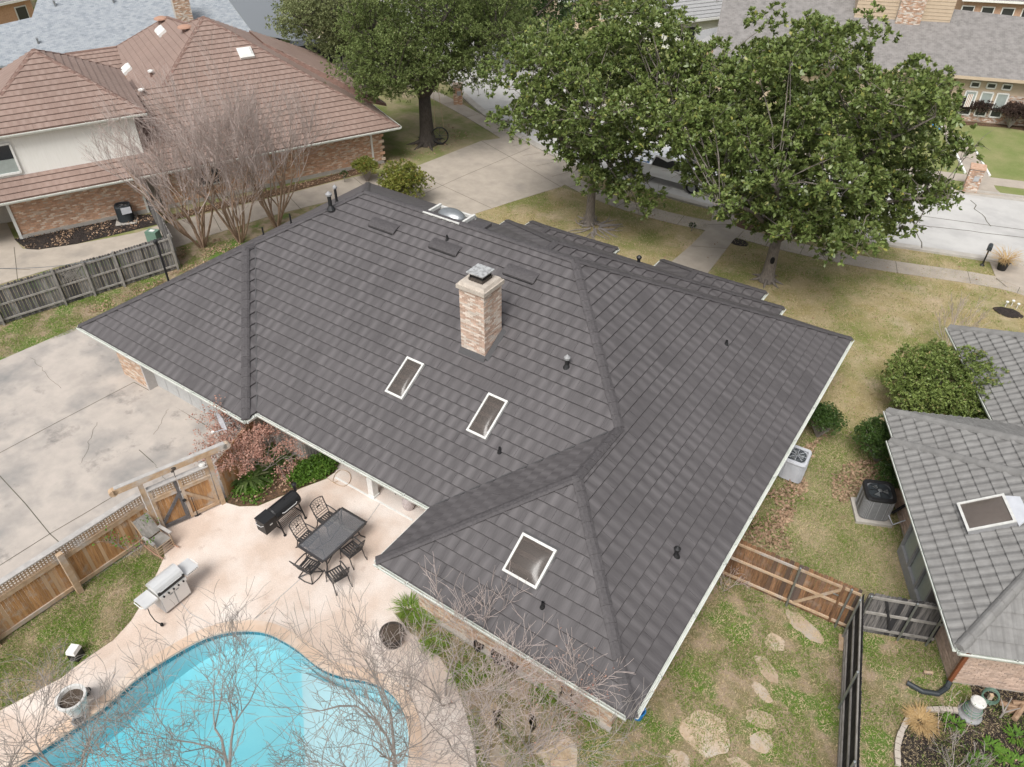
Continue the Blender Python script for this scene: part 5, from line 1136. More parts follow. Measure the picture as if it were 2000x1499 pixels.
bw = bay.build('bay_window', MT['trimgrey'], rh)
for b0, b1 in ((2.79, 3.46), (3.55, 4.28), (4.36, 5.11)):
    m = MB(); m.beam(rw(.52, b0, 1.22), rw(.52, b1, 1.22), .02, 1.58); m.build('pane', MT['blind'], bw)
sk4 = thing('skylight', 'square skylight on a raised curb on the grey tile roof', 'skylight', tuple(rw(2.3, 4.5, 3.9)))
zR1 = lambda x, y: zl1(*rl(x, y))
cs = [on_plane(*q, zR1) for q in ((1878, 992), (1944, 972), (1986, 1030), (1908, 1052))]
ac = [rl(q.x, q.y) for q in cs]; am, bm2 = sum(q[0] for q in ac)/4, sum(q[1] for q in ac)/4
nr = (Vector((0, 0, 1))-RU*TS).normalized(); Zs = lambda a, b, h: rw(a, b, 2.5+TS*a)+nr*h; hs_ = .52
m = MB(); m.hexa([Zs(am-hs_, bm2-hs_, 0), Zs(am+hs_, bm2-hs_, 0), Zs(am+hs_, bm2+hs_, 0), Zs(am-hs_, bm2+hs_, 0), Zs(am-hs_, bm2-hs_, .2), Zs(am+hs_, bm2-hs_, .2), Zs(am+hs_, bm2+hs_, .2), Zs(am-hs_, bm2+hs_, .2)]); m.build('curb', MT['trimgrey'], sk4)
m = MB(); w_ = .06
for a, b, c, d in ((-hs_, hs_, -hs_, -hs_+w_), (-hs_, hs_, hs_-w_, hs_), (-hs_, -hs_+w_, -hs_+w_, hs_-w_), (hs_-w_, hs_, -hs_+w_, hs_-w_)): m.hexa([Zs(am+a, bm2+c, .202), Zs(am+b, bm2+c, .202), Zs(am+b, bm2+d, .202), Zs(am+a, bm2+d, .202), Zs(am+a, bm2+c, .24), Zs(am+b, bm2+c, .24), Zs(am+b, bm2+d, .24), Zs(am+a, bm2+d, .24)])
m.build('frame', MT['framewhite'], sk4)
m = MB(); n_ = 8
for i in range(n_+1):
    for j in range(n_+1): u, v = i/n_, j/n_; m.v.append(tuple(Zs(am-hs_+w_+(2*hs_-2*w_)*u, bm2-hs_+w_+(2*hs_-2*w_)*v, .21+.1*(math.sin(math.pi*u)*math.sin(math.pi*v))**.5)))
m.f = [(i*(n_+1)+j, (i+1)*(n_+1)+j, (i+1)*(n_+1)+j+1, i*(n_+1)+j+1) for i in range(n_) for j in range(n_)]; m.build('dome', MT['skylight'], sk4, smooth=True)
m = MB(); m.hexa([Zs(am+hs_+.01, bm2-hs_-.05, .07), Zs(am+hs_+.3, bm2-hs_+.15, .07), Zs(am+hs_+.3, bm2+hs_-.1, .07), Zs(am+hs_+.01, bm2+hs_, .07), Zs(am+hs_+.01, bm2-hs_-.05, .13), Zs(am+hs_+.3, bm2-hs_+.15, .09), Zs(am+hs_+.3, bm2+hs_-.1, .09), Zs(am+hs_+.01, bm2+hs_, .13)]); m.build('flashing', MT['acwhite'], sk4)
# downspout, drain pipe, strap
ds = thing('downspout', 'brown downspout at the corner of the tiled house', 'downspout', tuple(rw(.7, .6)))
m = MB(); m.beam(rw(.25, -.05, 2.40), rw(.74, .6, 1.95), .1, .075); m.beam(rw(.74, .6, 1.98), rw(.74, .6, .22), .1, .075, up=RV); m.build('pipe', MT['copper'], ds)
m = MB(); m.tube([rw(.74, .58, .24), rw(.66, .45, .1), rw(.4, .25, .07), rw(.0, .25, .07), rw(-.35, .45, .07)], .075, 10); m.build('corrugated_drain', MT['acblack'], ds)
for i in range(14):
    pass
q = at(1812, 1316, .05); hb = thing('hollow_brick', 'pale hollow brick lying at the mouth of the black drain pipe', 'brick', tuple(q)); m = MB(); m.box(q+V(0, 0, .03), (.24, .07, .1), .5); m.build('brick_body', MT['cedarrail'], hb); m = MB()
for i in range(4): m.box(q+V(-.075+i*.05, -.04+(-.075+i*.05)*.5+.0, .03), (.025, .03, .04), .5)
m.build('core_hole', MT['soil'], hb)['kind'] = 'stuff'
# air-conditioning units
def ac_unit(label, c, sx, sy, h, rz, mb_, mt_, mg_, sq=5, slats=True, badge=None):
    u = thing('air_conditioner', label, 'air conditioner', tuple(c), rz); L_ = lambda m, *a, **k: m.build(*a, **k)
    m = MB(); m.lathe([(.5, .04), (.5, h-.1)], (0, 0, 0), 40, sx, sy, sq=sq); m.lathe([(.47, h-.10), (.001, h-.1)], (0, 0, 0), 40, sx, sy, sq=sq); m.build('body', mb_, u, local=True)
    m = MB()
    for i in range(40):
        t_ = 2*math.pi*i/40; e = 2/sq; x = .5*sx*math.copysign(abs(math.cos(t_))**e, math.cos(t_)); y = .5*sy*math.copysign(abs(math.sin(t_))**e, math.sin(t_)); m.box((x*1.008, y*1.008, h/2-.02), (.016, .016, h-.22), math.atan2(y, x))
    if slats: m.build('vertical_fin', mt_, u, local=True)['kind'] = 'stuff'
    m = MB(); m.lathe([(.51, h-.12), (.525, h-.06), (.50, h), (.40, h+.005), (.385, h-.03)], (0, 0, 0), 40, sx, sy, sq=sq); m.build('top_rim', mg_ or mb_, u, local=True)
    m = MB(); m.lathe([(.385, h-.05), (.001, h-.06)], (0, 0, 0), 30, sx, sy, sq=2.6); m.build('fan_well', MT['acblack'], u, local=True)
    m = MB()
    for k in range(4): m.lathe([(.1+.085*k, h-.005), (.108+.085*k, h-.005)], (0, 0, 0), 28, sx, sy)
    for k in range(8): t_ = math.pi*k/4; m.beam((.03*math.cos(t_), .03*math.sin(t_), h-.008), (.39*sx*math.cos(t_), .39*sy*math.sin(t_), h-.008), .012, .01)
    m.build('fan_grille', mg_ or mt_, u, local=True)
    m = MB()
    for k in range(3):
        t_ = 2*math.pi*k/3; m.raw([(.05*math.cos(t_), .05*math.sin(t_), h-.04), (.3*sx*math.cos(t_-.35), .3*sy*math.sin(t_-.35), h-.05), (.3*sx*math.cos(t_+.4), .3*sy*math.sin(t_+.4), h-.03)], [(0, 1, 2)])
    m.build('fan_blade', MT['steelpost'], u, local=True)
    m = MB(); m.lathe([(.07, h-.03), (.06, h), (.001, h+.012)], (0, 0, 0), 12); m.build('fan_hub', MT['steelpost'], u, local=True)
    return u
ac_unit('pale grey air conditioner beside the white gutter of the main house', (8.02, 10.22, .05), .82, .92, .92, 0.05, MT['acwhite'], MT['acwhite'], None, 7)
a2u = ac_unit('dark grey air conditioner with black top on a concrete pad by the tiled house', (10.83, 9.92, .12), .95, .92, 1.0, .42, MT['acgrey'], MT['trimgrey'], MT['black'], 5)
m = MB(); m.box((0, -.02, -.06), (1.15, 1.12, .12)); m.build('pad', MT['kerb'], a2u, local=True)
m = MB(); q0 = Vector((11.28, 9.9, .8)); m.tube([q0, q0+V(.06, -.2, -.35), q0+V(.3, -.35, -.55), q0+V(.6, -.1, -.35)], .022, 8); tag(m.build('conduit', MT['acwhite']), 'pale curved conduit between the dark air conditioner and the wall', 'conduit')
m = MB(); q0 = Vector((11.2, 10.0, .3)); m.tube([q0, q0+V(.25, .0, .05), q0+V(.55, .1, .6)], .05, 8); tag(m.build('insulated_pipe', MT['blackmat']), 'thick black insulated pipe from the dark air conditioner up the wall', 'pipe')
# garden bed things
c = at(1893, 1396, .02); ur = thing('garden_urn', 'dark bell shaped urn with a pale top and wrapped hose by the garden bed', 'urn', tuple(c)); m = MB(); m.lathe([(.30, 0), (.30, .05), (.24, .12), (.17, .42), (.16, .55), (.17, .58)], c, 22); m.build('bell_base', MT['trimgrey'], ur); m = MB(); m.lathe([(.14, .56), (.185, .60), (.19, .66), (.15, .70), (.001, .71)], c, 20); m.build('top', MT['potwhite'], ur)
m = MB()
for k in range(3): m.tube([c+V((.23-.025*k)*math.cos(t), (.23-.025*k)*math.sin(t), .24+.08*k+.02*math.sin(t)) for t in [i*math.pi/9 for i in range(19)]], .011, 5)
m.tube([c+V(.12, 0, .6), c+V(.2, .1, .75), c+V(.26, .1, .72), c+V(.25, .05, .64)], .012, 5); m.build('hose_wrap', MT['utilgreen'], ur)
c = at(1953, 1402, .02); hr = thing('branching_stand', 'pale forked driftwood stand in the dark garden bed', 'garden stand', tuple(c)); m = MB(); m.tube([c, c+V(0, .02, .25)], .03, 6); m.build('stem', MT['palebark'], hr)
for q in ((-.2, .15, .55), (.0, .2, .7), (.25, .1, .6)): m = MB(); m.tube([c+V(0, .02, .22), c+V(q[0]*.5, q[1]*.6, .42), c+V(*q)], [.024, .018, .01], 6); m.build('branch', MT['palebark'], hr)
c2 = at(1935, 1360, .45); hc = thing('hose_coil', 'dark green hose coil on a small reel against the brick wall', 'hose', tuple(c2)); m = MB()
for k in range(6): rr = .19+.03*random.Random(k).random(); m.tube([c2+V(rr*math.cos(t)*.9, .02*k-.05+.25*rr*math.sin(t), rr*math.sin(t)) for t in [i*math.pi/10 for i in range(21)]], .011, 5)
m.build('hose_loops', MT['utilgreen'], hc); m = MB(); m.box(c2+V(0, -.02, 0), (.09, .08, .2), .4); m.build('reel', MT['cedarrail'], hc)
m = MB(); m.beam(c2+V(0, .02, -.1), (c2.x, c2.y+.02, .02), .03, .03); m.build('stake', MT['steelgrey'], hc)
LOGL = ['split reddish log in the small pile, lying across the middle', 'split reddish log in the small pile nearest the brick wall', 'topmost split log of the small pile at the right edge', 'split reddish log in the small pile closest to the hose coil']
for i, q in enumerate(((1985, 1385, .8), (1998, 1375, .5), (1990, 1392, 1.3), (1975, 1380, .2))):
    c = at(q[0], q[1], .08+.07*(i == 2)); lg = MB(); d_ = V(math.cos(q[2]), math.sin(q[2]), 0)*.28; lg.tube([c-d_, c+d_], .075, 7); tag(lg.build('firewood_log', MT['barklog']), LOGL[i], 'log', 'split logs piled in the garden bed')
bedge = PX((1752, 1499), (1750, 1470), (1754, 1445), (1762, 1425), (1772, 1408), (1784, 1396), (1800, 1391), (1820, 1389), (1845, 1389), (1868, 1391)); be = smooth_loop(bedge, 4, False)
ORD = 'first second third fourth fifth sixth seventh eighth ninth tenth eleventh twelfth thirteenth fourteenth fifteenth sixteenth seventeenth eighteenth nineteenth twentieth'.split()
for i in range(0, len(be)-2, 2):
    a, b = Vector((*be[i], .06)), Vector((*be[i+2], .06)); m = MB(); m.beam(a+(b-a)*.05, a+(b-a)*.95, .12+.03*rnd.random(), .11+.03*rnd.random()); tag(m.build('edging_stone', MT['sandstone']), ORD[i//2]+' pale edging stone round the dark bed, counted from the photo bottom to the urn', 'edging stone', 'pale stones edging the garden bed')
# --- left-hand brown-roofed house
G0 = at(0, 397, 2.5); g1 = at(764, 251, 2.5); EE = (g1-G0).normalized(); NN = Vector((-EE.y, EE.x, 0)); lw = lambda e, n, z=0: Vector((G0.x, G0.y, z))+EE*e+NN*n
ll = lambda x, y: ((Vector((x, y, 0))-Vector((G0.x, G0.y, 0))).dot(EE), (Vector((x, y, 0))-Vector((G0.x, G0.y, 0))).dot(NN))
lh = thing('two_storey_house', 'brown-roofed brick house with a cream upper storey at the upper left', 'house', tuple(lw(10, 5)))
zM = lambda x, y: 2.5+.57*ll(x, y)[1]
P1 = on_plane(397, 33, zM); A_ = on_plane(318, 170, zM); B_ = on_plane(250, 180, zM); e1, n1 = ll(P1.x, P1.y); eA, nA = ll(A_.x, A_.y); eB, nB = ll(B_.x, B_.y)
tE = (P1.z-A_.z)/(e1-eA); zE = lambda x, y: P1.z-tE*(e1-ll(x, y)[0])
z2 = lambda x, y: 5.45+.57*(ll(x, y)[1]-.9)
P2 = on_plane(65, 97, z2); e2, n2 = ll(P2.x, P2.y); eR = 8.0; t2r = (P2.z-5.45)/(eR-e2); z2r = lambda x, y: 5.45+t2r*(eR-ll(x, y)[0])
K1 = on_plane(228, 91, zE); k1 = ll(K1.x, K1.y); zK = lambda x, y: K1.z+.57*(ll(x, y)[1]-k1[1])
xy = lambda v: (v.x, v.y); er = EE.x, EE.y; nr2 = (NN.x, NN.y)
ridge_right = lw(21.9, 0, 2.5)
LF = [([xy(lw(7.0, 0)), xy(lw(21.9, 0)), xy(P1), xy(A_), xy(B_), xy(lw(eB-.5, 1.3)), xy(lw(7.0, 1.25))], zM, xy(lw(7.0, 0)), er, TS), ([xy(lw(-9, 0)), xy(lw(7.0, 0)), xy(lw(7.0, 1.25)), xy(lw(-9, 1.25))], zM, xy(lw(-9, 0)), er, TS),
      ([xy(on_plane(*q, zE)) for q in ((397, 33), (365, 46), (325, 33), (228, 91), (255, 178), (318, 170))], zE, xy(on_plane(240, 178, zE)), (-nr2[0], -nr2[1]), tE),
      ([xy(lw(-9, .9)), xy(lw(8.0, .9)), xy(P2), xy(on_plane(0, 187, z2)), xy(on_plane(-120, 345, z2))][:4], z2, xy(lw(-9, .9)), er, TS),
      ([xy(lw(8.0, .9)), xy(on_plane(262, 178, z2r)), xy(on_plane(235, 136, z2r)), xy(on_plane(125, 107, z2r)), xy(P2)], z2r, xy(lw(8, .9)), nr2, t2r),
      ([xy(on_plane(*q, zK)) for q in ((118, 107), (229, 91), (260, 140), (230, 142))], zK, xy(on_plane(120, 108, zK)), er, TS)]
m = MB()
for pl, zf, o2, r2, sl_ in LF: deck(m, pl, zf)
# right side: hips facing the street, seen almost edge on
zH = lambda x, y: 2.5+.62*(21.9-ll(x, y)[0]); RB = on_plane(325, 33, zE)
deck(m, [xy(ridge_right), xy(P1), xy(lw(21.9, 2*n1))], lambda x, y: 2.5+(P1.z-2.5)/(21.9-e1)*(21.9-ll(x, y)[0]))
deck(m, [xy(lw(22.8, 4.2)), xy(lw(16.8, 9.5)), xy(lw(16.8, 13)), xy(lw(22.8, 18))], lambda x, y: 2.5+.57*(22.8-ll(x, y)[0]))
deck(m, [xy(lw(22.8, 4.2)), xy(lw(16.8, 9.5)), xy(lw(14.5, 7.5))], lambda x, y: 2.5+.57*(ll(x, y)[1]-4.2)*1.13)
Q2 = on_plane(0, 187, z2); tq = (P2.z-Q2.z)/(e2-ll(Q2.x, Q2.y)[0]); z2l = lambda x, y: P2.z-tq*(e2-ll(x, y)[0]); deck(m, [xy(P2), xy(on_plane(0, 139, z2l)), xy(on_plane(-60, 180, z2l)), xy(Q2)], z2l); LF.append(([xy(P2), xy(on_plane(0, 139, z2l)), xy(on_plane(-60, 180, z2l)), xy(Q2)], z2l, xy(Q2), (-nr2[0], -nr2[1]), tq))
lroof = m.build('roof', MT['browndark'], lh)
lt = []
for i, (pl, zf, o2, r2, sl_) in enumerate(LF): roof_face(lt, pl, o2, r2, zf, ex=.335, L=1.3, lift=.06, seed=50+i, slope=sl_)
pl = [xy(lw(22.8, 4.2)), xy(lw(22.8, 18)), xy(lw(16.8, 13)), xy(lw(16.8, 9.5))]; roof_face(lt, pl, xy(lw(22.8, 4.2)), nr2, lambda x, y: 2.5+.57*(22.8-ll(x, y)[0]), ex=.335, lift=.06, seed=70)
pl = [xy(ridge_right), xy(lw(21.9, 2*n1)), xy(P1)]; kk = (P1.z-2.5)/(21.9-e1); roof_face(lt, pl, xy(ridge_right), nr2, lambda x, y: 2.5+kk*(21.9-ll(x, y)[0]), ex=.335, lift=.06, seed=71)
lay(lt, 'roof_tile', MT['brownroof'], lroof, 300, .12)
for a, b, dr in ((ridge_right, P1, .4), (P1, A_, .4), (lw(8, .9, 5.45), P2, .4), (P2, on_plane(0, 187, z2), .4), (P1, on_plane(365, 46, zE), .4), (on_plane(365, 46, zE), on_plane(325, 33, zE), .4), (on_plane(325, 33, zE), K1, .4), (K1, on_plane(118, 107, zK), .5), (P2, on_plane(125, 107, z2r), .4), (on_plane(125, 107, z2r), on_plane(235, 136, z2r), .4)):
    cap_line(a, b, MT['browncap'], lroof, dr, w=.14, h=.05)
gutter(lw(-9, 0, 2.5), lw(21.9, 0, 2.5), (-NN.x, -NN.y), MT['gutter'], lh, w=.14); gutter(lw(-9, .9, 5.45), lw(8, .9, 5.45), (-NN.x, -NN.y), MT['gutter'], lh, w=.14); gutter(lw(21.9, 0, 2.5), lw(21.9, 16, 2.5), (EE.x, EE.y), MT['gutter'], lh, w=.14)
m = MB(); m.prism([xy(lw(e, n)) for e, n in ((.2, 1.0), (6.6, 1.0), (6.6, 1.6), (7.6, 1.6), (7.6, 1.0), (21.0, 1.0), (21.0, 15), (-9, 15), (-9, 3.5), (.2, 3.5))], -.1, 2.45); lwall = m.build('wall', MT['mortar'], lh)
bk = bricks(xy(lw(.2, 1.0)), xy(lw(6.6, 1.0)), .22, 2.44)+bricks(xy(lw(7.6, 1.0)), xy(lw(21.0, 1.0)), .22, 2.44)+bricks(xy(lw(21, 1)), xy(lw(21, 4)), .22, 2.44)
lay_bricks(bk, MT['redbrick'], lwall, 0)
m = MB(); m.beam(lw(.2, .96, .1), lw(6.6, .96, .1), .10, .22); m.beam(lw(7.6, .96, .1), lw(21.0, .96, .1), .10, .22); m.build('foundation', MT['kerb'], lh)
m = MB(); m.beam(lw(.16, .95, .02), lw(.16, .95, 2.44), .14, .12, up=NN); m.build('corner_trim', MT['white'], lh)
m = MB(); m.beam(lw(6.6, .94, .02), lw(6.6, .94, 2.44), .11, .09, up=NN); m.build('downspout', MT['gutter'], lh)
m = MB(); m.beam(lw(20.3, .93, .02), lw(20.3, .93, 2.44), .11, .09, up=NN); m.build('downspout', MT['cream'], lh)
for dz, de in ((.32, .0), (.7, .1), (1.08, 0), (1.46, .1), (1.84, 0), (2.2, .1)):
    m = MB(); m.beam(lw(20.85-de, .9, dz), lw(21.1, .9, dz), .06, .17, up=(0, 0, 1)); m.build('brick_quoin', MT['redbrick'], lwall)
m = MB(); m.prism([xy(lw(e, n)) for e, n in ((-9, 1.26), (7.3, 1.26), (7.3, 8), (-9, 8))], 2.7, 5.4); uw = m.build('upper_wall', MT['cream'], lh)
for i in range(-18, 19): m = MB(); m.beam(lw(i*.4, 1.256, 3.22), lw(i*.4, 1.256, 5.38), .01, .008, up=NN); m.build('siding_batten', MT['cream'], uw)
for e0, e1_ in ((-.6, 1.35),):
    m = MB(); zb_, zt_ = 3.42, 4.92
    for a, b in ((lw(e0, 1.2, zb_), lw(e1_, 1.2, zb_)), (lw(e0, 1.2, zt_), lw(e1_, 1.2, zt_))): m.beam(a, b, .1, .1)
    for e in (e0, e1_): m.beam(lw(e, 1.2, zb_), lw(e, 1.2, zt_), .1, .1, up=NN)
    wn = m.build('window', MT['white'], lh); m = MB(); m.beam(lw(e0+.05, 1.22, 3.8), lw(e1_-.05, 1.22, 3.8), .02, .68); m.build('pane', MT['blind'], wn); m = MB(); m.beam(lw(e0+.05, 1.22, 4.52), lw(e1_-.05, 1.22, 4.52), .02, .72); m.build('pane', MT['glassdark'], wn)
m = MB(); 
for e in (9.5, 11.2): m.beam(lw(e, .95, .9), lw(e, .95, 1.95), .08, .08, up=NN)
m.beam(lw(9.5, .95, 1.95), lw(11.2, .95, 1.95), .08, .08); m.beam(lw(9.5, .95, .9), lw(11.2, .95, .9), .08, .08); m.beam(lw(10.35, .95, .9), lw(10.35, .95, 1.95), .06, .06, up=NN); wn = m.build('window', MT['white'], lh)
for e in (9.55, 10.4): m = MB(); m.beam(lw(e, .97, 1.42), lw(e+.75, .97, 1.42), .02, 1.0); m.build('pane', MT['glassdark'], wn)
for (px, py, sx, sy, lab, zf, ax) in ((480, 107, .85, .8, 'square white skylight on the big brown slope', zM, EE), (316, 64, 1.3, .6, 'oblong white skylight high on the brown roof near the round vents', zE, NN), (250, 138, 1.0, .65, 'white skylight in the valley of the brown roof', zE, NN)):
    q = on_plane(px, py, zf); s = thing('skylight', lab, 'skylight', tuple(q), group='white skylights on the brown roof'); tt = .57 if zf is zM else tE; up2 = NN if zf is zM else EE
    yv = (up2+V(0, 0, tt)).normalized(); xv = ax; nv = xv.cross(yv); nv = nv if nv.z > 0 else -nv
    c8 = [q+xv*a*sx/2+yv*b*sy/2+nv*h*1.0 for h in (.0, .2) for a, b in ((-1, -1), (1, -1), (1, 1), (-1, 1))]; m = MB(); m.hexa(c8); m.build('curb', MT['white'], s); m = MB(); c8 = [q+xv*a*sx/2*k+yv*b*sy/2*k+nv*h for h, k in ((.2, .98), (.3, .6)) for a, b in ((-1, -1), (1, -1), (1, 1), (-1, 1))]; m.hexa(c8); m.build('dome', MT['white'], s)
for px, py, lab in ((316, 44, 'round terracotta roof vent at the higher peak of the brown roof'), (363, 61, 'round terracotta roof vent right of the oblong white skylight')):
    q = on_plane(px, py, zE); v = thing('round_vent', lab, 'roof vent', tuple(q), group='round vents on the brown roof'); m = MB(); m.lathe([(.2, -.1), (.2, .22)], q, 16); m.build('neck', MT['browncap'], v); m = MB(); m.lathe([(.45, .2), (.42, .28), (.2, .36), (.001, .38)], q, 18); m.build('hood', MT['terracotta'], v)
for px, py, zf, lab in ((297, 150, zE, 'white-capped vent pipe in the middle of the brown valley'), (279, 187, zM, 'low white-capped vent pipe beside the upper storey')):
    q = on_plane(px, py, zf); v = thing('vent_pipe', lab, 'vent pipe', tuple(q)); m = MB(); m.lathe([(.09, -.1), (.09, .3)], q, 10); m.build('pipe', MT['browncap'], v); m = MB(); m.lathe([(.17, .28), (.17, .36), (.001, .42)], q, 12); m.build('rain_cap', MT['white'], v)
ac3 = ac_unit('dark air conditioner with a white panel by the orange brick wall', at(248, 430, .04), .8, .8, .92, .9, MT['acblack'], MT['acblack'], None, 3)
m = MB(); m.box((.2, -.42, .72), (.5, .03, .36), .3); m.build('service_panel', MT['acwhite'], ac3, local=True); m = MB(); m.box((.0, -.1, -.02), (1.1, 1.0, .06)); m.build('pad', MT['kerb'], ac3, local=True)
c = at(303, 471, .0); ub = thing('utility_box', 'green utility box with a white lid label behind the weathered fence', 'utility box', tuple(c)); m = MB(); m.box(c+V(0, 0, .3), (.62, .45, .6), .4); m.build('cabinet', MT['utilgreen'], ub); m = MB(); m.box(c+V(0, 0, .61), (.26, .2, .02), .4); m.build('notice', MT['white'], ub)
# --- blue-grey roofed house behind it
bc = at(495, 66, 2.7); be_, bn_ = ll(bc.x, bc.y); zB = lambda x, y: 2.7+.46*(ll(x, y)[1]-bn_)
lb = thing('blue_roofed_house', 'house under a big blue-grey shingle roof at the top left corner', 'house', tuple(bc))
m = MB(); pb = [xy(on_plane(*q, zB)) for q in ((495, 66), (446, 0), (430, -30), (82, -30), (62, 34), (0, 48), (-90, 64))]+[xy(lw(-22, bn_)), ]
deck(m, pb, zB, .15); me_uv = [(q[0]*.42+q[1]*.9, -q[0]*1.0+q[1]*.47) for q in m.v]; m.build('roof', MT['bluecomp'], lb, uv=me_uv)
m = MB(); pb2 = [on_plane(*q, zB) for q in ((495, 66), (446, 0), (430, -30))]; q0 = [v+EE*5-V(0, 0, 1.5) for v in pb2]; m.raw([tuple(v) for v in pb2+q0], [(0, 3, 4, 1), (1, 4, 5, 2)]); m.build('roof_side', MT['bluecomp'], lb)
m = MB(); m.prism([xy(lw(be_-.6, bn_+.6)), xy(lw(-25, bn_+.6)), xy(lw(-25, bn_+9)), xy(lw(be_-.6, bn_+9))], -.1, 2.7); m.build('wall', MT['redbrick'], lb)
q = on_plane(362, 46, zB); m = MB(); ang = math.atan2(EE.y, EE.x); m.box(q+V(0, 0, .9), (1.25, .9, 3.2), ang); cbk = m.build('chimney', MT['mortar'], lb); a = q-EE*.63-NN*.46; b = q+EE*.63-NN*.46
lay_bricks(bricks(xy(a), xy(b), q.z-.3, q.z+2.3), MT['paintbrick'], cbk); m = MB(); m.box(q+V(0, 0, 2.56), (1.4, 1.05, .14), ang); m.build('crown', MT['kerb'], cbk)
for px, py in ((222, 5), (75, 85), (108, 12)):
    q = on_plane(px, py, zB); m = MB(); m.lathe([(.08, -.1), (.08, .35), (.14, .36), (.001, .44)], q, 8); m.build('vent_pipe', MT['steelpost'], lb)
# --- tan house across the street
tq0, tq1 = at(1866, 236), at(2000, 248); TE = (tq1-tq0).normalized(); TN = Vector((-TE.y, TE.x, 0)); tw = lambda e, n, z=0: Vector((tq0.x, tq0.y, z))+TE*e+TN*n
tl = lambda x, y: ((Vector((x, y, 0))-Vector((tq0.x, tq0.y, 0))).dot(TE), (Vector((x, y, 0))-Vector((tq0.x, tq0.y, 0))).dot(TN))
th = thing('tan_house', 'tan house with a warm grey shingle roof and brick front across the street, top right', 'house', tuple(tw(3, 3)))
zT = lambda x, y: 3.3+.5*(tl(x, y)[1]+.7); m = MB(); pt = [xy(tw(-18, -.7)), xy(tw(14, -.7)), xy(on_plane(2060, 40, zT)), xy(on_plane(1865, 18, zT)), xy(on_plane(1855, -8, zT)), xy(tw(-18, 10))]
deck(m, pt, zT, .2); m.build('roof', MT['greycomp'], th, uv=[(Vector((q[0], q[1], 0)).dot(TE), Vector((q[0], q[1], 0)).dot(TN)) for q in m.v])
m = MB(); m.beam(tw(-1.4, -.74, 3.22), tw(14, -.74, 3.22), .06, .2); m.beam(tw(-6, -.74, 3.22), tw(-1.7, -.74, 3.22), .06, .2); m.build('fascia', MT['tan'], th)
m = MB(); m.prism([xy(tw(e, n)) for e, n in ((-.9, 0), (14, 0), (14, 9), (-18, 9), (-18, .3), (-3, .3), (-3, 2.2), (-.9, 2.2))], -.1, 3.3); twl = m.build('wall', MT['tan'], th)
lay_bricks(bricks(xy(tw(2.2, -.02)), xy(tw(6.1, -.02)), .1, 2.1)+bricks(xy(tw(-.9, -.02)), xy(tw(2.2, -.02)), .1, .75), MT['paintbrick'], twl)
def win(par, a, b, z0, z1, n, mat=None, f=.09, blinds=True):
    m = MB(); p, q = tw(a, n), tw(b, n)
    for z in (z0, z1): m.beam(p+V(0, 0, z), q+V(0, 0, z), .08, f)
    for e in (p, q): m.beam(e+V(0, 0, z0), e+V(0, 0, z1), f, .08, up=TN)
    wn = m.build('window', MT['white'], par); m = MB(); m.beam(p+V(0, 0, (z0+z1)/2+(.2*(z1-z0) if blinds else 0)), q+V(0, 0, (z0+z1)/2+(.2*(z1-z0) if blinds else 0)), .03, (z1-z0)*(.6 if blinds else 1)); m.build('pane', MT['blind'] if blinds else MT['glassdark'], wn)
    if blinds: m = MB(); m.beam(p+V(0, 0, z0+.2*(z1-z0)), q+V(0, 0, z0+.2*(z1-z0)), .03, (z1-z0)*.4); m.build('pane', MT['glassdark'], wn)
for a in (0, 1.05, 2.05): win(th, a, a+.72, .5, 2.15, -.05); win(th, a+.12, a+.68, 2.45, 2.8, -.05, blinds=False)
for a in (5.3, 6.3): win(th, a, a+.75, .6, 2.1, -.08)
fl = thing('flag', 'small striped flag hanging by the leftmost window of the tan house', 'flag', tuple(tw(-.1, -.5, 1.6))); m = MB(); m.tube([tw(.5, -.02, 1.5), tw(.15, -.7, 2.2)], .015, 5); m.build('pole', MT['white'], fl)
for i in range(7):
    m = MB(); q = tw(.02+.06*i, -.62+.02*i, 1.75); m.hexa([q+V(0, 0, -.55), q+TE*.055+V(0, 0, -.55), q+TE*.055+TN*.01+V(0, 0, -.55), q+TN*.01+V(0, 0, -.55), q+V(0, 0, .35), q+TE*.055+V(0, 0, .33), q+TE*.055+TN*.01+V(0, 0, .33), q+TN*.01+V(0, 0, .35)]); m.build('stripe', MT['terracotta'] if i % 2 else MT['white'], fl)
zz = on_plane(1760, 40, zT); ua, ub2 = tl(*xy(on_plane(1668, 34, zT))), tl(*xy(on_plane(1855, 44, zT)))
m = MB(); m.prism([xy(tw(ua[0], ua[1])), xy(tw(ub2[0], ua[1]+.1)), xy(tw(ub2[0], ua[1]+7)), xy(tw(ua[0], ua[1]+7))], 3, zz.z+4); upw = m.build('upper_wall', MT['tan'], th)
for i in range(14): m = MB(); z = zz.z+.2+i*.24; m.beam(tw(ua[0], ua[1]-.01, z), tw(ub2[0], ua[1]+.09, z), .03, .02); m.build('lap_board', MT['tan'], upw)
a, b = on_plane(1748, 46, zT), on_plane(1796, 48, zT); ea, eb = tl(*xy(a)), tl(*xy(b)); m = MB(); m.prism([xy(tw(ea[0], ea[1])), xy(tw(eb[0], ea[1])), xy(tw(eb[0], ea[1]+1)), xy(tw(ea[0], ea[1]+1))], a.z-.4, a.z+5); ck = m.build('chimney', MT['mortar'], th)
lay_bricks(bricks(xy(tw(ea[0], ea[1]-.01)), xy(tw(eb[0], ea[1]-.01)), a.z-.3, a.z+4.9), MT['paintbrick'], ck)
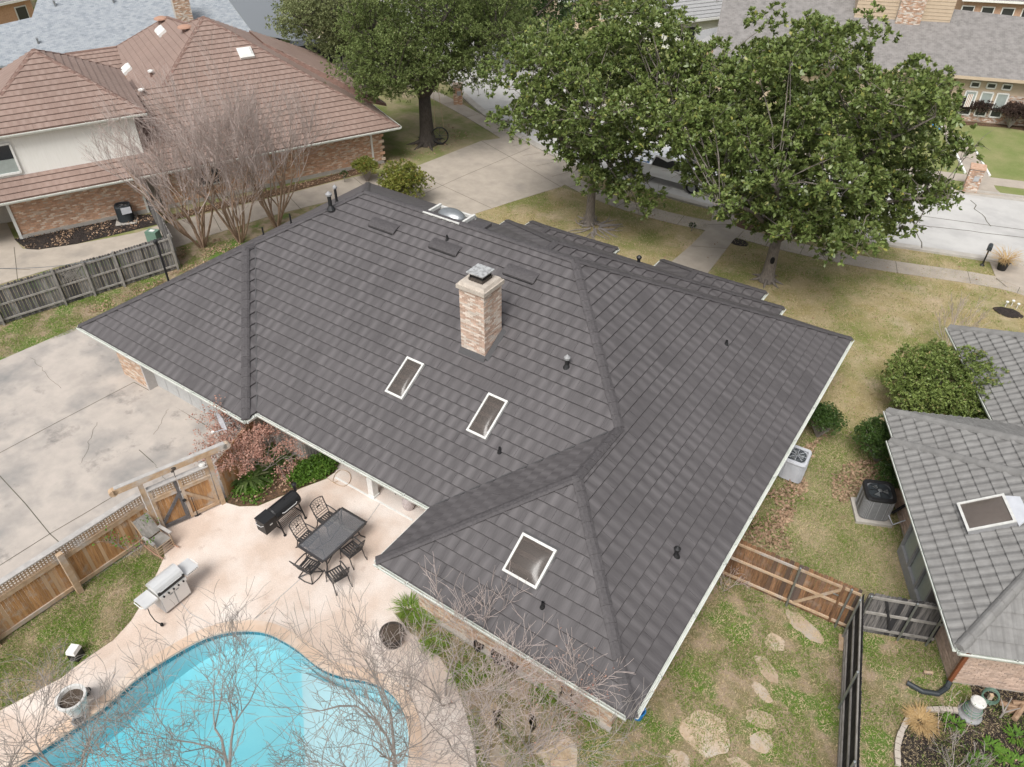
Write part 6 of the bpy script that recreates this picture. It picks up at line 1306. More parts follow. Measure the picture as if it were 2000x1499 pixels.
# --- houses and sheds at the top edge
def far_house(label, px0, px1, eave_z, slope, depth, wallm, roofm, ridge=3.0, lines=False, wins=0, name='far_house'):
    a, b = at(*px0, eave_z), at(*px1, eave_z); e = (b-a).normalized(); n = Vector((-e.y, e.x, 0)); L = (b-a).length; h_ = thing(name, label, 'house', (a.x, a.y, 0)); W = lambda s, t, z=0: Vector((a.x, a.y, z))+e*s+n*t
    m = MB(); m.prism([xy(W(.4, .5)), xy(W(L-.4, .5)), xy(W(L-.4, depth*2-.5)), xy(W(.4, depth*2-.5))], -.1, eave_z); m.build('wall', wallm, h_)
    zf = lambda x, y: eave_z+slope*min((Vector((x, y, 0))-Vector((a.x, a.y, 0))).dot(n), 2*depth-(Vector((x, y, 0))-Vector((a.x, a.y, 0))).dot(n))
    m = MB(); deck(m, [xy(W(0, 0)), xy(W(L, 0)), xy(W(L-.5, depth)), xy(W(.5, depth))], zf, .15); deck(m, [xy(W(.5, depth)), xy(W(L-.5, depth)), xy(W(L, 2*depth)), xy(W(0, 2*depth))], zf, .15); r_ = m.build('roof', roofm, h_, uv=[(q[0], q[1]) for q in m.v])
    if lines:
        for k in range(int(depth/.45)): m = MB(); t = .05+k*.45; m.beam(W(.5*t/depth, t, eave_z+slope*t+.03), W(L-.5*t/depth, t, eave_z+slope*t+.03), .04, .04); m.build('course', roofm, r_)
    m = MB(); m.beam(W(0, -.05, eave_z-.1), W(L, -.05, eave_z-.1), .08, .2); m.build('fascia', MT['white'], h_)
    for k in range(wins): s = L*(k+.5)/wins; m = MB(); m.beam(W(s-.6, .47, 1.5), W(s+.6, .47, 1.5), .08, 1.3); wn = m.build('window', MT['white'], h_); m = MB(); m.beam(W(s-.5, .42, 1.5), W(s+.5, .42, 1.5), .04, 1.1); m.build('pane', MT['glassdark'], wn)
    return h_, W, L
far_house('grey-roofed house with white fascia behind the magnolias at the top edge', (1325, 42), (1512, 20), 2.8, .42, 6, MT['cream'], MT['siding_roof'], lines=True, wins=3)
far_house('red brick house in the shade of trees at the top edge', (1090, 2), (1210, -6), 2.9, .45, 5, MT['redbrick'], MT['greycomp'], wins=3)
far_house('brick house far off in the top right corner', (1880, -2), (2040, 6), 2.8, .45, 5, MT['paintbrick'], MT['greycomp'], wins=4)
far_house('low brown shed roofed house at the far top left corner', (-60, 20), (70, -8), 2.8, .4, 5, MT['redbrick'], MT['greycomp'], wins=2)
c = at(1430, 78, 2.2); shd = thing('garden_shed', 'small shed with a pale hipped roof behind the far fence', 'shed', (c.x, c.y, 0)); m = MB(); m.box((c.x, c.y+.2, 1.1), (5.5, 3.2, 2.2), .35); m.build('wall', MT['cedarrail'], shd); m = MB(); m.box((c.x, c.y+.2, 2.6), (6.2, 3.9, .8), .35, top=.35); m.build('roof', MT['siding_roof'], shd)
fence('wooden_fence', 'grey and orange board fence across the street behind the right magnolia', 'fence', a2(1372, 128), a2(1500, 160), 1.8, .15, MT['greywood'], MT['greyrail'], seed=31)
fence('wooden_fence', 'orange side of the board fence across the street, between the magnolias', 'fence', a2(1462, 150), a2(1560, 120), 1.8, .15, MT['cedar'], MT['cedarrail'], seed=33)
# brick mailbox pillars
def pillar(label, c, h, w_, rz, mat):
    p = thing('mailbox_pillar', label, 'pillar', tuple(c)); m = MB(); m.box(c+V(0, 0, h/2), (w_-.03, w_-.03, h), rz); co = m.build('core', MT['mortar'], p); cs = [c+Matrix.Rotation(rz, 3, 'Z') @ Vector((i*w_/2, j*w_/2, 0)) for i, j in ((-1, -1), (1, -1), (1, 1), (-1, 1))]; bl_ = []
    for i in range(4): bl_ += bricks(xy(cs[i]), xy(cs[(i+1) % 4]), .02, h-.05)
    lay_bricks(bl_, mat, co); m = MB(); m.box(c+V(0, 0, h+.03), (w_+.1, w_+.1, .1), rz); m.build('cap', mat, p)
    q = Matrix.Rotation(rz, 3, 'Z') @ Vector((0.1, -w_/2-.02, h*.62)); m = MB(); m.box(c+q, (.28, .05, .3), rz); m.build('mailbox_door', MT['steelgrey'], p)
pillar('square brick mailbox pillar beside the walk across the street', at(1893, 372), 1.45, .75, .12, MT['paintbrick']); pillar('orange brick mailbox pillar on the verge behind the oak trunk', at(895, 203), 1.4, .62, .6, MT['redbrick'])
c = at(1918, 519, .0); mbx = thing('mailbox', 'black mailbox on a black post at the kerb', 'mailbox', tuple(c)); m = MB(); m.tube([c, c+V(0, 0, .95)], .04, 8); m.lathe([(.12, 0), (.1, .05), (.05, .1)], c, 10); m.build('post', MT['black'], mbx)
m = MB(); nn = 8
for y in (-.26, .26):
    for i in range(nn): t_ = math.pi*i/(nn-1); m.v.append((c.x+.11*math.cos(t_), c.y+y, c.z+1.06+.11*math.sin(t_)))
    m.v += [(c.x-.11, c.y+y, c.z+.95), (c.x+.11, c.y+y, c.z+.95)]
k = nn+2; m.f = [(i+1, i, k+i, k+i+1) for i in range(k-1)]+[(0, k-1, 2*k-1, k)]+[tuple(range(k)), tuple(range(2*k-1, k-1, -1))]; m.build('box', MT['acblack'], mbx)
# vehicles
def car(name, label, cat, c, rz, L, W, prof, cab, mat, wheels, bed=None):
    v = thing(name, label, cat, tuple(c), rz); m = MB(); k = len(prof)
    for s in (-1, 1):
        for x, z in prof: m.v.append((x, s*(W/2-(.10 if z > 1.25 else 0)-(.04 if z < .5 else 0)), z))
    m.f = [tuple(range(k-1, -1, -1)), tuple(range(k, 2*k))]+[(i, (i+1) % k, k+(i+1) % k, k+i) for i in range(k)]; m.build('body', mat, v, local=True)
    x0, x1, x2, x3, zb, zt = cab   # lower front, upper front, upper rear, lower rear
    for s in (-1, 1):
        xm = (x1+x2)/2+.1
        for a, b, c_, d in ((x0, xm-.05, xm-.05, x1), (xm+.05, x3, x2, xm+.05)):
            m = MB(); y0, y1 = s*(W/2+.006), s*(W/2-.10); m.raw([(a, y0, zb), (b, y0, zb), (c_, y1+s*.012, zt), (d, y1+s*.012, zt), (a, y0-s*.03, zb), (b, y0-s*.03, zb), (c_, y1-s*.03, zt), (d, y1-s*.03, zt)], [(0, 1, 2, 3) if s < 0 else (3, 2, 1, 0), (4, 7, 6, 5), (0, 4, 5, 1), (1, 5, 6, 2), (2, 6, 7, 3), (3, 7, 4, 0)]); m.build('side_window', MT['glassdark'], v, local=True)
    hw = W/2-.14; m = MB(); m.hexa([(x0+.03, -hw, zb), (x0-.02, -hw, zb+.01), (x0-.02, hw, zb+.01), (x0+.03, hw, zb), (x1+.03, -hw+.06, zt), (x1-.04, -hw+.06, zt+.01), (x1-.04, hw-.06, zt+.01), (x1+.03, hw-.06, zt)]); m.build('windscreen', MT['glassdark'], v, local=True)
    m = MB(); m.hexa([(x3-.03, -hw, zb), (x3-.03, hw, zb), (x3+.02, hw, zb+.01), (x3+.02, -hw, zb+.01), (x2-.03, -hw+.06, zt), (x2-.03, hw-.06, zt), (x2+.04, hw-.06, zt+.01), (x2+.04, -hw+.06, zt+.01)]); m.build('rear_window', MT['glassdark'], v, local=True)
    for x, r in wheels:
        for s in (-1, 1):
            m = MB(); n_ = 20; yo = s*(W/2+.01); yi = s*(W/2-.22)
            pr = [(r*.62, yo), (r*.95, yo), (r, yo-s*.05), (r, yi+s*.03), (r*.9, yi)]
            for rr, y in pr:
                for i in range(n_): t_ = 2*math.pi*i/n_; m.v.append((x+rr*math.cos(t_), y, r+rr*math.sin(t_)))
            for j in range(len(pr)-1):
                for i in range(n_): m.f.append((j*n_+i, j*n_+(i+1) % n_, (j+1)*n_+(i+1) % n_, (j+1)*n_+i))
            wh = m.build('wheel', MT['tyre'], v, local=True); m = MB()
            for i in range(n_): t_ = 2*math.pi*i/n_; m.v.append((x+r*.62*math.cos(t_), yo-s*.01, r+r*.62*math.sin(t_)))
            m.v.append((x, yo-s*.03, r)); m.f = [(i, (i+1) % n_, n_) for i in range(n_)]; m.build('rim', MT['steelpost'], wh, local=True)
    xf, xr_ = max(p[0] for p in prof), min(p[0] for p in prof)
    for s in (-1, 1): m = MB(); m.box((xf-.06, s*(W/2-.25), .82), (.14, .34, .16)); m.build('headlight', MT['frost'], v, local=True); m = MB(); m.box((xr_+.05, s*(W/2-.14), .9), (.13, .18, .34)); m.build('tail_light', MT['copper'], v, local=True); m = MB(); m.box((x0-.25, s*(W/2+.09), zb+.05), (.1, .16, .13)); m.build('mirror', mat, v, local=True)
    for x in (xf+.02, xr_-.02): m = MB(); m.box((x, 0, .5), (.1, W-.1, .2)); m.build('bumper', MT['steelpost'], v, local=True)
    return v
tk = car('pickup_truck', 'white pickup truck parked at the kerb behind the magnolia trunks', 'pickup truck', (-6.4, 30.95, .02), -.02, 5.8, 1.98, [(-2.9, .45), (2.85, .45), (2.9, .95), (2.75, 1.08), (1.35, 1.14), (.75, 1.74), (-.75, 1.78), (-.95, 1.16), (-1.0, .62), (-2.74, .62), (-2.76, 1.15), (-2.9, 1.15)], (1.30, .78, -.72, -.9, 1.16, 1.68), MT['carwhite'], [(1.85, .4), (-1.85, .4)])
for s in (-1, 1): m = MB(); m.box((-1.87, s*.93, .88), (1.82, .1, .56)); m.build('bed_side', MT['carwhite'], tk, local=True)
bx = thing('storage_tub', 'blue plastic tub lying in the bed of the white pickup', 'tub', (-8.3, 30.75, .66)); m = MB(); m.box((-8.3, 30.75, .88), (.7, .5, .42), top=1.12); m.build('tub_body', MT['blue'], bx); m = MB(); m.box((-8.3, 30.75, 1.10), (.84, .62, .04)); m.build('lid', MT['carwhite'], bx)
car('parked_car', 'white car parked further along the kerb, half hidden by magnolia leaves', 'car', (.2, 31.2, .02), .03, 4.6, 1.85, [(-2.3, .4), (2.25, .4), (2.3, .8), (2.1, .92), (1.1, 1.0), (.45, 1.45), (-1.0, 1.47), (-1.75, 1.02), (-2.3, .95)], (1.05, .5, -.95, -1.6, 1.0, 1.42), MT['carwhite'], [(1.4, .33), (-1.4, .33)])
car('parked_car', 'black sport utility car on the drive behind the brown roof', 'car', (-42.2, 36.2, .02), 1.1, 4.9, 1.95, [(-2.4, .45), (2.4, .45), (2.45, .95), (2.2, 1.1), (1.2, 1.16), (.6, 1.75), (-1.9, 1.78), (-2.35, 1.2), (-2.45, .8)], (1.15, .65, -1.8, -2.2, 1.18, 1.7), MT['cardark'], [(1.5, .38), (-1.5, .38)])
sheet('far_drive', PX((560, 110), (700, 150), (760, 128), (640, 86)), .02, MT['path_concrete'])
# wheel swing on the oak
sw_c = at(860, 283, .03)+V(0, 0, .62); ws = thing('wheel_swing', 'black spoked wheel swing hanging by the oak trunk', 'swing', tuple(sw_c)); dx_ = Vector((.8, .6, 0)); m = MB(); m.tube([sw_c+dx_*.55*math.cos(t)+V(0, 0, .55*math.sin(t)) for t in [i*math.pi/14 for i in range(29)]], .045, 8); m.build('tyre', MT['black'], ws)
m = MB()
for k in range(8): t_ = math.pi*k/4; m.tube([sw_c, sw_c+dx_*.52*math.cos(t_)+V(0, 0, .52*math.sin(t_))], .012, 4)
m.build('spokes', MT['acblack'], ws); m = MB()
for s in (-1, 1): m.tube([sw_c+dx_*.3*s+V(0, 0, .46), sw_c+dx_*.12*s+V(-.3, .2, 3.4)], .012, 4)
m.build('rope', MT['cedarrail'], ws)
# mulch mound and little marker stakes on the front lawn
c = at(1968, 612, 0); m = MB(); m.sphere(c, .55, 14, 8, (1.15, .7, .3), jit=.25, R=random.Random(3)); tag(m.build('mulch_mound', MT['mulch']), 'small black mulch mound on the front lawn at the right', 'mulch mound')
for i, (px, py, lab) in enumerate(((1963, 600, 'left small white stake light by the mulch mound'), (1975, 598, 'middle small white stake light by the mulch mound'), (1985, 604, 'right small white stake light by the mulch mound'))):
    c = at(px, py, 0); s = thing('stake_light', lab, 'stake light', tuple(c), group='white stake lights by the mulch mound'); m = MB(); m.tube([c, c+V(0, 0, .26)], .018, 5); m.build('stake', MT['white'], s); m = MB(); m.lathe([(.06, .24), (.075, .30), (.001, .35)], c, 8); m.build('lamp_head', MT['white'], s)
m = MB(); q = [at(1978, 765, .9), at(1960, 780, .8)]
for i, (px, py, sx, rz, mt, lab) in enumerate(((1828, 252, .9, .3, 'blue', 'blue and white bag lying on the walk across the street'),)):
    c = at(px, py, .1); b_ = thing('bag', lab, 'bag', tuple(c)); m = MB(); m.sphere(c+V(0, 0, .12), .4, 10, 6, (1.2, .8, .5), jit=.3); m.build('bag_body', MT['blue'], b_); m = MB(); m.sphere(c+V(.25, -.1, .2), .2, 8, 5, (1.2, 1, .5), jit=.3); m.build('bag_fold', MT['white'], b_)
c = at(1252, 1378, .02); b_ = thing('bucket', 'blue plastic bucket peeking out by the bottom corner of the right gutter', 'bucket', (7.75, -1.35, 0)); m = MB(); m.lathe([(.13, 0), (.17, .34), (.18, .36), (.16, .36), (.12, .03)], (7.6, -.95, .01), 16); m.build('bucket_body', MT['blue'], b_); m = MB(); m.lathe([(.182, .335), (.192, .345), (.182, .365)], (7.6, -.95, .01), 16); m.build('rim', MT['blue'], b_)
# black pots and an iron trellis under the near brick wall
for px, py, r, lab in ((975, 1290, .22, 'larger black nursery pot under the brick wing wall'), (1000, 1308, .17, 'smaller black nursery pot right of the larger one under the brick wall'), (935, 1268, .15, 'smallest black nursery pot farthest left under the brick wall')): pot('plant_pot', lab, at(px, py, .01), r*.75, r, r*1.7, MT['black'], MT['soil'], group='black nursery pots by the wing wall')
tc = at(1108, 1375, .01); tr_ = thing('iron_trellis', 'black iron plant trellis standing against the near brick wall', 'trellis', tuple(tc)); m = MB()
for k in range(4): t_ = math.pi/4+math.pi*k/2; m.tube([tc+V(.26*math.cos(t_), .2*math.sin(t_), 0), tc+V(.18*math.cos(t_), .14*math.sin(t_), .9), tc+V(0, 0, 1.5)], .014, 5)
m.build('leg', MT['black'], tr_)['kind'] = 'stuff'; m = MB()
for z, s in ((.3, .95), (.7, .78), (1.1, .5)): m.tube([tc+V(.26*s*math.cos(t), .2*s*math.sin(t), z) for t in [i*math.pi/6 for i in range(13)]], .011, 4)
m.build('ring', MT['black'], tr_)
# ------------------------------------------------------------------ vegetation
def unit(v): return v/np.maximum(np.linalg.norm(v, axis=1, keepdims=True), 1e-9)
def leaf_hex(P, D, S, width=.4, fold=.12, rng=nrg):
    """six-sided, rounder leaves"""
    n = len(P); up = unit(rng.normal(size=(n, 3))+np.array([0, 0, .9])); X = unit(np.cross(D, up)); Nn = unit(np.cross(X, D)); S = S[:, None]; v = np.empty((n, 6, 3)); w_ = X*S*width*.5
    a, b = P+D*S*.28+Nn*S*fold*.25, P+D*S*.68+Nn*S*fold*.1
    v[:, 0] = P; v[:, 1] = a+w_*.85; v[:, 2] = b+w_; v[:, 3] = P+D*S-Nn*S*fold; v[:, 4] = b-w_; v[:, 5] = a-w_*.85
    return v.reshape(-1, 3)
def leaf_quads(P, D, S, width=.4, fold=.12, rng=nrg):
    """diamond-shaped leaves: P base points, D axis directions, S lengths"""
    n = len(P); up = unit(rng.normal(size=(n, 3))+np.array([0, 0, .8])); X = unit(np.cross(D, up)); Nn = unit(np.cross(X, D)); S = S[:, None]
    v = np.empty((n, 4, 3)); v[:, 0] = P; v[:, 2] = P+D*S; mid = P+D*S*.52+Nn*S*fold*.3
    v[:, 1] = mid+X*S*width*.5; v[:, 3] = mid-X*S*width*.5; v[:, 2] -= Nn*S*fold
    return v.reshape(-1, 3)
def px_of(P):
    d = np.asarray(P)-np.array(CAM); w_ = d @ np.array(_f); return np.stack([1000+FPX*(d @ np.array(_r))/w_, 749.5-FPX*(d @ np.array(_u))/w_], 1)
def crown_blobs(envs, n, rb, rng, shell=.55, mask=None, sep=.62):
    """clump centres inside ellipsoid envelopes [(centre, radii, weight)], kept to the tree's outline"""
    wts = np.array([e[2] for e in envs], float); wts /= wts.sum(); out = []; tries = 0
    while len(out) < n and tries < n*60:
        tries += 1; c, r, _ = envs[rng.choice(len(envs), p=wts)]; d = rng.normal(size=3); d /= np.linalg.norm(d); k = shell+(1-shell)*rng.random()**.7; p = np.array(c)+d*np.array(r)*k
        if p[2] < .9: continue
        if mask is not None and not inside_np(px_of(p[None]), mask)[0]: continue
        if out and min(np.linalg.norm(np.array(out)-p, axis=1)) < rb*sep: continue
        out.append(p)
    return np.array(out)
def foliage(name, blobs, rb, per, k, size, mat, parent, rng, width=.42, fold=.15, flat=.75, upb=.35, jit=.35, lo=-.35, mask=None):
    """whorls of leaves on the outside of every clump"""
    P, D, S = [], [], []
    for c in blobs:
        r = rb*rng.uniform(.65, 1.25); d = rng.normal(size=(per, 3)); d = unit(d); d = d[d[:, 2] > lo]; q = c+d*np.array([r, r, r*flat])*(1-jit*rng.random((len(d), 1))**2)
        for _ in range(1):
            base = np.repeat(q, k, 0)+rng.normal(size=(len(q)*k, 3))*size*.12; o = np.repeat(d, k, 0); dd = unit(o*.6+unit(rng.normal(size=base.shape))*.9+np.array([0, 0, upb])); P.append(base); D.append(dd); S.append(size*rng.uniform(.65, 1.2, len(base)))
    P, D, S = np.concatenate(P), np.concatenate(D), np.concatenate(S)
    if mask is not None:
        cid = np.repeat(np.arange(len(P)//k+1), k)[:len(P)]; jt = rng.normal(size=(len(P)//k+1, 2))*13; k_ = inside_np(px_of(P)+jt[cid], mask); P, D, S = P[k_], D[k_], S[k_]
    hx = size > .19; o = fast_mesh(name, (leaf_hex if hx else leaf_quads)(P, D, S, width, fold, rng), 6 if hx else 4, mat, parent); o['kind'] = 'stuff'; return o
def tree(name, label, base, fork_z, r0, envs, nb, rb, per, k, size, leaf, bark, seed, cat='tree', group=None, mask=None, lean=(0, 0), width=.42, shell=.55, limbs=True, flat=.75, trunk_n=10, fine=True, lo=-.35, sep=.62):
    rng = np.random.default_rng(seed); R = random.Random(seed); t = thing(name, label, cat, tuple(base), group=group); b = Vector(base)
    fork = b+Vector((lean[0], lean[1], fork_z)); m = MB(); m.tube([b-Vector((0, 0, .05)), b+Vector((0, 0, .12)), b+(fork-b)*.25, b+(fork-b)*.6, fork], [r0*1.7, r0*1.25, r0, r0*.88, r0*.8], trunk_n)
    for i in range(7): a = 2*math.pi*i/7+R.random()*.5; m.tube([b+Vector((.6*r0*math.cos(a), .6*r0*math.sin(a), .35*r0+.12)), b+Vector((1.6*r0*math.cos(a), 1.6*r0*math.sin(a), .08)), b+Vector((3.0*r0*math.cos(a), 3.0*r0*math.sin(a), -.03))], [r0*.35, r0*.26, r0*.08], 5)
    m.build('trunk', bark, t, smooth=True)
    blobs = crown_blobs(envs, nb, rb, rng, shell, mask, sep)
    if limbs:
        main = []; nm = 7
        for i in range(nm):
            a = 2*math.pi*i/nm+R.random()*.6; j = int(rng.integers(len(blobs))); far_ = max(range(len(blobs)), key=lambda q: math.cos(math.atan2(blobs[q][1]-fork.y, blobs[q][0]-fork.x)-a)*2+.25*np.linalg.norm(blobs[q][:2]-np.array(fork.xy))+R.random()*.8)
            e = Vector(blobs[far_]); mid = fork+(e-fork)*.45+Vector((0, 0, .25*(e-fork).length*.35)); L = [fork-Vector((0, 0, .1)), fork+(mid-fork)*.5+Vector((0, 0, .1)), mid, mid+(e-mid)*.6+Vector((R.uniform(-.2, .2), R.uniform(-.2, .2), .1)), e]; rr = r0*.55
            m = MB(); m.tube(L, [rr, rr*.8, rr*.6, rr*.4, rr*.15], 7); m.build('limb', bark, t, smooth=True); main += [(L[j]+(L[j+1]-L[j])*u_+Vector((R.uniform(-.05, .05), R.uniform(-.05, .05), 0)), rr*(.85-.2*(j+u_))) for j in range(4) for u_ in (0, .33, .66) if j+u_ > .6]
        m = MB()
        for c in blobs:
            c = Vector(c); s, rr = min(main, key=lambda q: (q[0]-c).length*(1 if q[0].z < c.z+.3 else 1.5)+R.random()*.9); mid = s+(c-s)*.5+Vector((R.uniform(-.3, .3), R.uniform(-.3, .3), R.uniform(.0, .35))); m.tube([s, mid, c], [min(rr*.5, .05), .026, .012], 4)
            if fine:
                for _ in range(4): e = c+Vector((R.uniform(-1, 1), R.uniform(-1, 1), R.uniform(-.3, 1)))*rb*.9; m.tube([c, c+(e-c)*.5+Vector((0, 0, .1)), e], [.014, .01, .005], 3, cap=False)
        m.build('branches', bark, t)['kind'] = 'stuff'
    foliage('crown', blobs, rb, per, k, size, leaf, t, rng, width=width, flat=flat, lo=lo, mask=mask)
    return t
MAGN = 'two large front-yard magnolias'
mag2_mask = [(1245, 180), (1290, 120), (1390, 60), (1440, 20), (1470, -60), (1690, -60), (1720, 40), (1790, 95), (1800, 130), (1850, 160), (1870, 215), (1880, 255), (1910, 280), (1900, 320), (1850, 370), (1875, 395), (1850, 410), (1770, 390), (1790, 440), (1760, 470), (1700, 440), (1715, 480), (1690, 500), (1640, 480), (1630, 525), (1600, 490), (1580, 460), (1510, 470), (1470, 430), (1400, 430), (1380, 380), (1330, 345), (1300, 300), (1250, 265)]
tree('magnolia_tree', 'huge glossy magnolia on the right, its trunk with a dark knot hole by the sidewalk', at(1497, 548), 2.3, .30, [((2.9, 22.3, 6.9), (6.9, 6.2, 5.6), 6), ((4.6, 20.5, 3.4), (4.2, 3.0, 1.9), 1.2), ((.2, 19.6, 3.7), (3.6, 2.6, 2.0), 1.4), ((7.6, 23, 4.6), (2.4, 3.2, 2.6), .8)], 235, .92, 60, 13, .205, MT['magleaf'], MT['bark'], 21, group=MAGN, mask=mag2_mask, width=.46, shell=.3, sep=.88)
mag1_mask = [(915, 175), (930, 120), (985, 95), (1040, 60), (1100, 40), (1130, 15), (1150, -50), (1310, -50), (1330, 60), (1400, 50), (1425, 110), (1400, 190), (1370, 240), (1330, 270), (1250, 300), (1240, 330), (1290, 395), (1275, 440), (1250, 420), (1235, 385), (1200, 370), (1200, 395), (1165, 385), (1140, 360), (1120, 345), (1125, 320), (1100, 300), (1070, 290), (1050, 270), (960, 262), (920, 225)]
tree('magnolia_tree', 'glossy magnolia left of the larger one, roots spreading at its base beside the front drive', at(1151, 438), 3.6, .25, [((-7.4, 22.8, 7.0), (6.0, 5.2, 4.9), 5), ((-6.4, 20.5, 3.6), (2.6, 1.8, 2.0), .8), ((-4.0, 21.5, 3.2), (1.2, 1.2, 1.6), .4)], 150, .92, 62, 13, .2, MT['magleaf'], MT['bark'], 22, group=MAGN, mask=mag1_mask, shell=.3, sep=.88, width=.46)
m = MB(); R = random.Random(8); c0 = at(1160, 445, 0)
for i in range(26): a = R.uniform(0, 6.28); L_ = R.uniform(.8, 1.9); p = [c0+Vector((.25*math.cos(a), .25*math.sin(a), .08))]; aa = a; q = p[0]
m.tube([c0, c0+V(0, 0, .01)], .01, 3)
for i in range(26):
    a = R.uniform(0, 6.28); q = c0+Vector((.3*math.cos(a), .3*math.sin(a), .07)); pts = [q]
    for k in range(5): a += R.uniform(-.5, .5); q = q+Vector((math.cos(a), math.sin(a), -.02))*.28; pts.append(q)
    m.tube(pts, [.05, .042, .036, .03, .02, .01], 5)
tag(m.build('surface_roots', MT['palebark']), 'pale bare roots spreading over the lawn round the left magnolia', 'roots', kind='stuff')
q = at(1497, 548); dd_ = Vector((CAM.x-q.x, CAM.y-q.y, 0)).normalized(); sd2 = Vector((-dd_.y, dd_.x, 0)); kh = MB(); kh.lathe([(.001, .0), (.055, .02), (.075, .03), (.11, .0), (.115, -.05)], (0, 0, 0), 14, 1, 1.7); Mk = Matrix(((sd2.x, 0, dd_.x), (sd2.y, 0, dd_.y), (0, 1, 0))); kh.v = [tuple(q+V(0, 0, 1.25)+dd_*.275+sd2*.05+Mk @ Vector(p)) for p in kh.v]; mg2 = [o for o in bpy.data.objects if o.name == 'magnolia_tree'][0]; kh.build('knot_hole', MT['blackmat'], mg2)
oak_mask = [(640, 150), (665, 80), (690, -60), (1090, -60), (1105, 20), (1050, 55), (985, 95), (965, 150), (930, 185), (905, 160), (880, 185), (870, 215), (850, 240), (800, 252), (740, 232), (690, 215), (690, 185), (720, 165), (735, 150), (700, 165), (660, 160)]
tree('oak_tree', 'live oak with a thick dark trunk and wheel swing between the drives', at(835, 281), 3.2, .48, [((-22.4, 27.6, 8.6), (6.6, 6, 4.9), 5), ((-24.2, 24.6, 4.9), (3.4, 2.2, 1.5), 1.3), ((-18.0, 28.5, 6.5), (3, 3, 3), .9)], 210, 1.1, 125, 9, .15, MT['oakleaf'], MT['darkbark'], 23, mask=oak_mask, sep=.85, shell=.35, lo=-.5)
oak2_mask = [(505, 75), (540, 40), (560, -60), (760, -60), (745, 40), (730, 120), (715, 165), (690, 150), (640, 150), (600, 135), (560, 105), (525, 100)]
tree('oak_tree', 'paler oak behind the brown-roofed house, left of the thick-trunked oak', at(712, 176), 3.0, .33, [((-37.5, 34.5, 7.2), (7, 6, 5), 5), ((-34.5, 32.5, 3.8), (2.4, 2, 1.5), .8)], 170, 1.1, 120, 8, .165, MT['paleoakleaf'], MT['darkbark'], 24, mask=oak2_mask, sep=.85, shell=.35)
for i, (px, py, rad, h_, leaf, lab) in enumerate(((1010, 125, 6.5, 6, 'darkleaf', 'dark green tree beyond the street at the top, left of the magnolias'), (1110, 40, 6, 6, 'darkleaf', 'dark tree shading the red brick house at the top edge'), (20, 30, 6, 5.5, 'darkleaf', 'dark tree in the top left corner behind the blue-grey roof'), (1950, 0, 6, 6, 'darkleaf', 'dark tree in the top right corner by the far brick house'), (545, 85, 2.6, 2.2, 'bushleaf', 'rounded green tree at the corner of the blue-grey roof'), (900, 40, 7, 7, 'oakleaf', 'broad green tree at the top middle behind the oak'))):
    b = at(px, py, 0); tree('shade_tree', lab, b, h_*.35, .22, [((b.x, b.y, h_), (rad, rad, h_*.75), 1)], 60 if rad > 3 else 26, rad*.24, 110, 7, .22 if rad > 3 else .16, MT[leaf], MT['darkbark'], 40+i, shell=.5, fine=False)
# bushes
def bush(label, c, r, h, leaf, n=26, per=70, k=6, size=.09, seed=1, name='bush', group=None, stems=True, rb=None, lo=-.4, cat='bush', width=.45):
    c = Vector(c); rng = np.random.default_rng(seed); t = thing(name, label, cat, tuple(c), group=group); R = random.Random(seed)
    bl_ = crown_blobs([((c.x, c.y, h*.55), (r*.75, r*.75, h*.38), 1)], n, (rb or r*.3), rng, .35)
    bl_ = np.array([b for b in bl_]) if len(bl_) else np.array([[c.x, c.y, h*.6]])
    m = MB()
    for b in bl_: m.tube([c, c+(Vector(b)-c)*.5+V(R.uniform(-.05, .05), R.uniform(-.05, .05), .05), Vector(b)], [.03, .02, .008], 4)
    m.build('stems', MT['palebark'], t)['kind'] = 'stuff'; foliage('crown', bl_, rb or r*.3, per, k, size, MT[leaf], t, rng, lo=lo, width=width); return t
bc_ = at(1845, 770, 1.3); bush('large rounded light green bush between the front lawn and the tiled house', (bc_.x+.1, bc_.y-.1, 0), 2.75, 3.1, 'bushleaf', 110, 80, 7, .12, 61, rb=.55)
bush('clipped dark green shrub beside the right gutter behind the pale air conditioner', (8.2, 12.7, 0), .85, 1.35, 'boxleaf', 40, 90, 6, .06, 62, group='clipped shrubs between the houses', rb=.28)
bush('clipped dark green shrub against the tiled house wall', (10.35, 12.6, 0), 1.15, 1.75, 'boxleaf', 50, 100, 6, .065, 63, group='clipped shrubs between the houses', rb=.36)
bush('shaded shrub beside the dark air conditioner under the tiled eave', (11.1, 11.2, 0), .85, 1.2, 'boxleaf', 26, 90, 6, .065, 64, group='clipped shrubs between the houses', rb=.3)
nb_ = at(790, 372, .9); bush('yellow-green and red tinged shrub by the front drive behind the main ridge', (nb_.x, nb_.y, 0), 1.7, 2.5, 'nandina', 40, 70, 6, .13, 65, rb=.5)
nb_ = at(715, 340, .5); bush('small yellowish shrub at the brick corner of the brown-roofed house', (nb_.x, nb_.y, 0), .9, 1.3, 'nandina', 20, 60, 6, .12, 66, rb=.33)
nb_ = at(672, 345, .4); bush('small dark shrub against the orange brick wall', (nb_.x, nb_.y, 0), .6, .9, 'darkleaf', 14, 60, 6, .1, 67, rb=.25)
nb_ = at(1350, 452, .0); bush('small round dark shrub beside the front walk', (nb_.x, nb_.y, 0), .42, .6, 'darkleaf', 12, 60, 6, .08, 68, rb=.18)
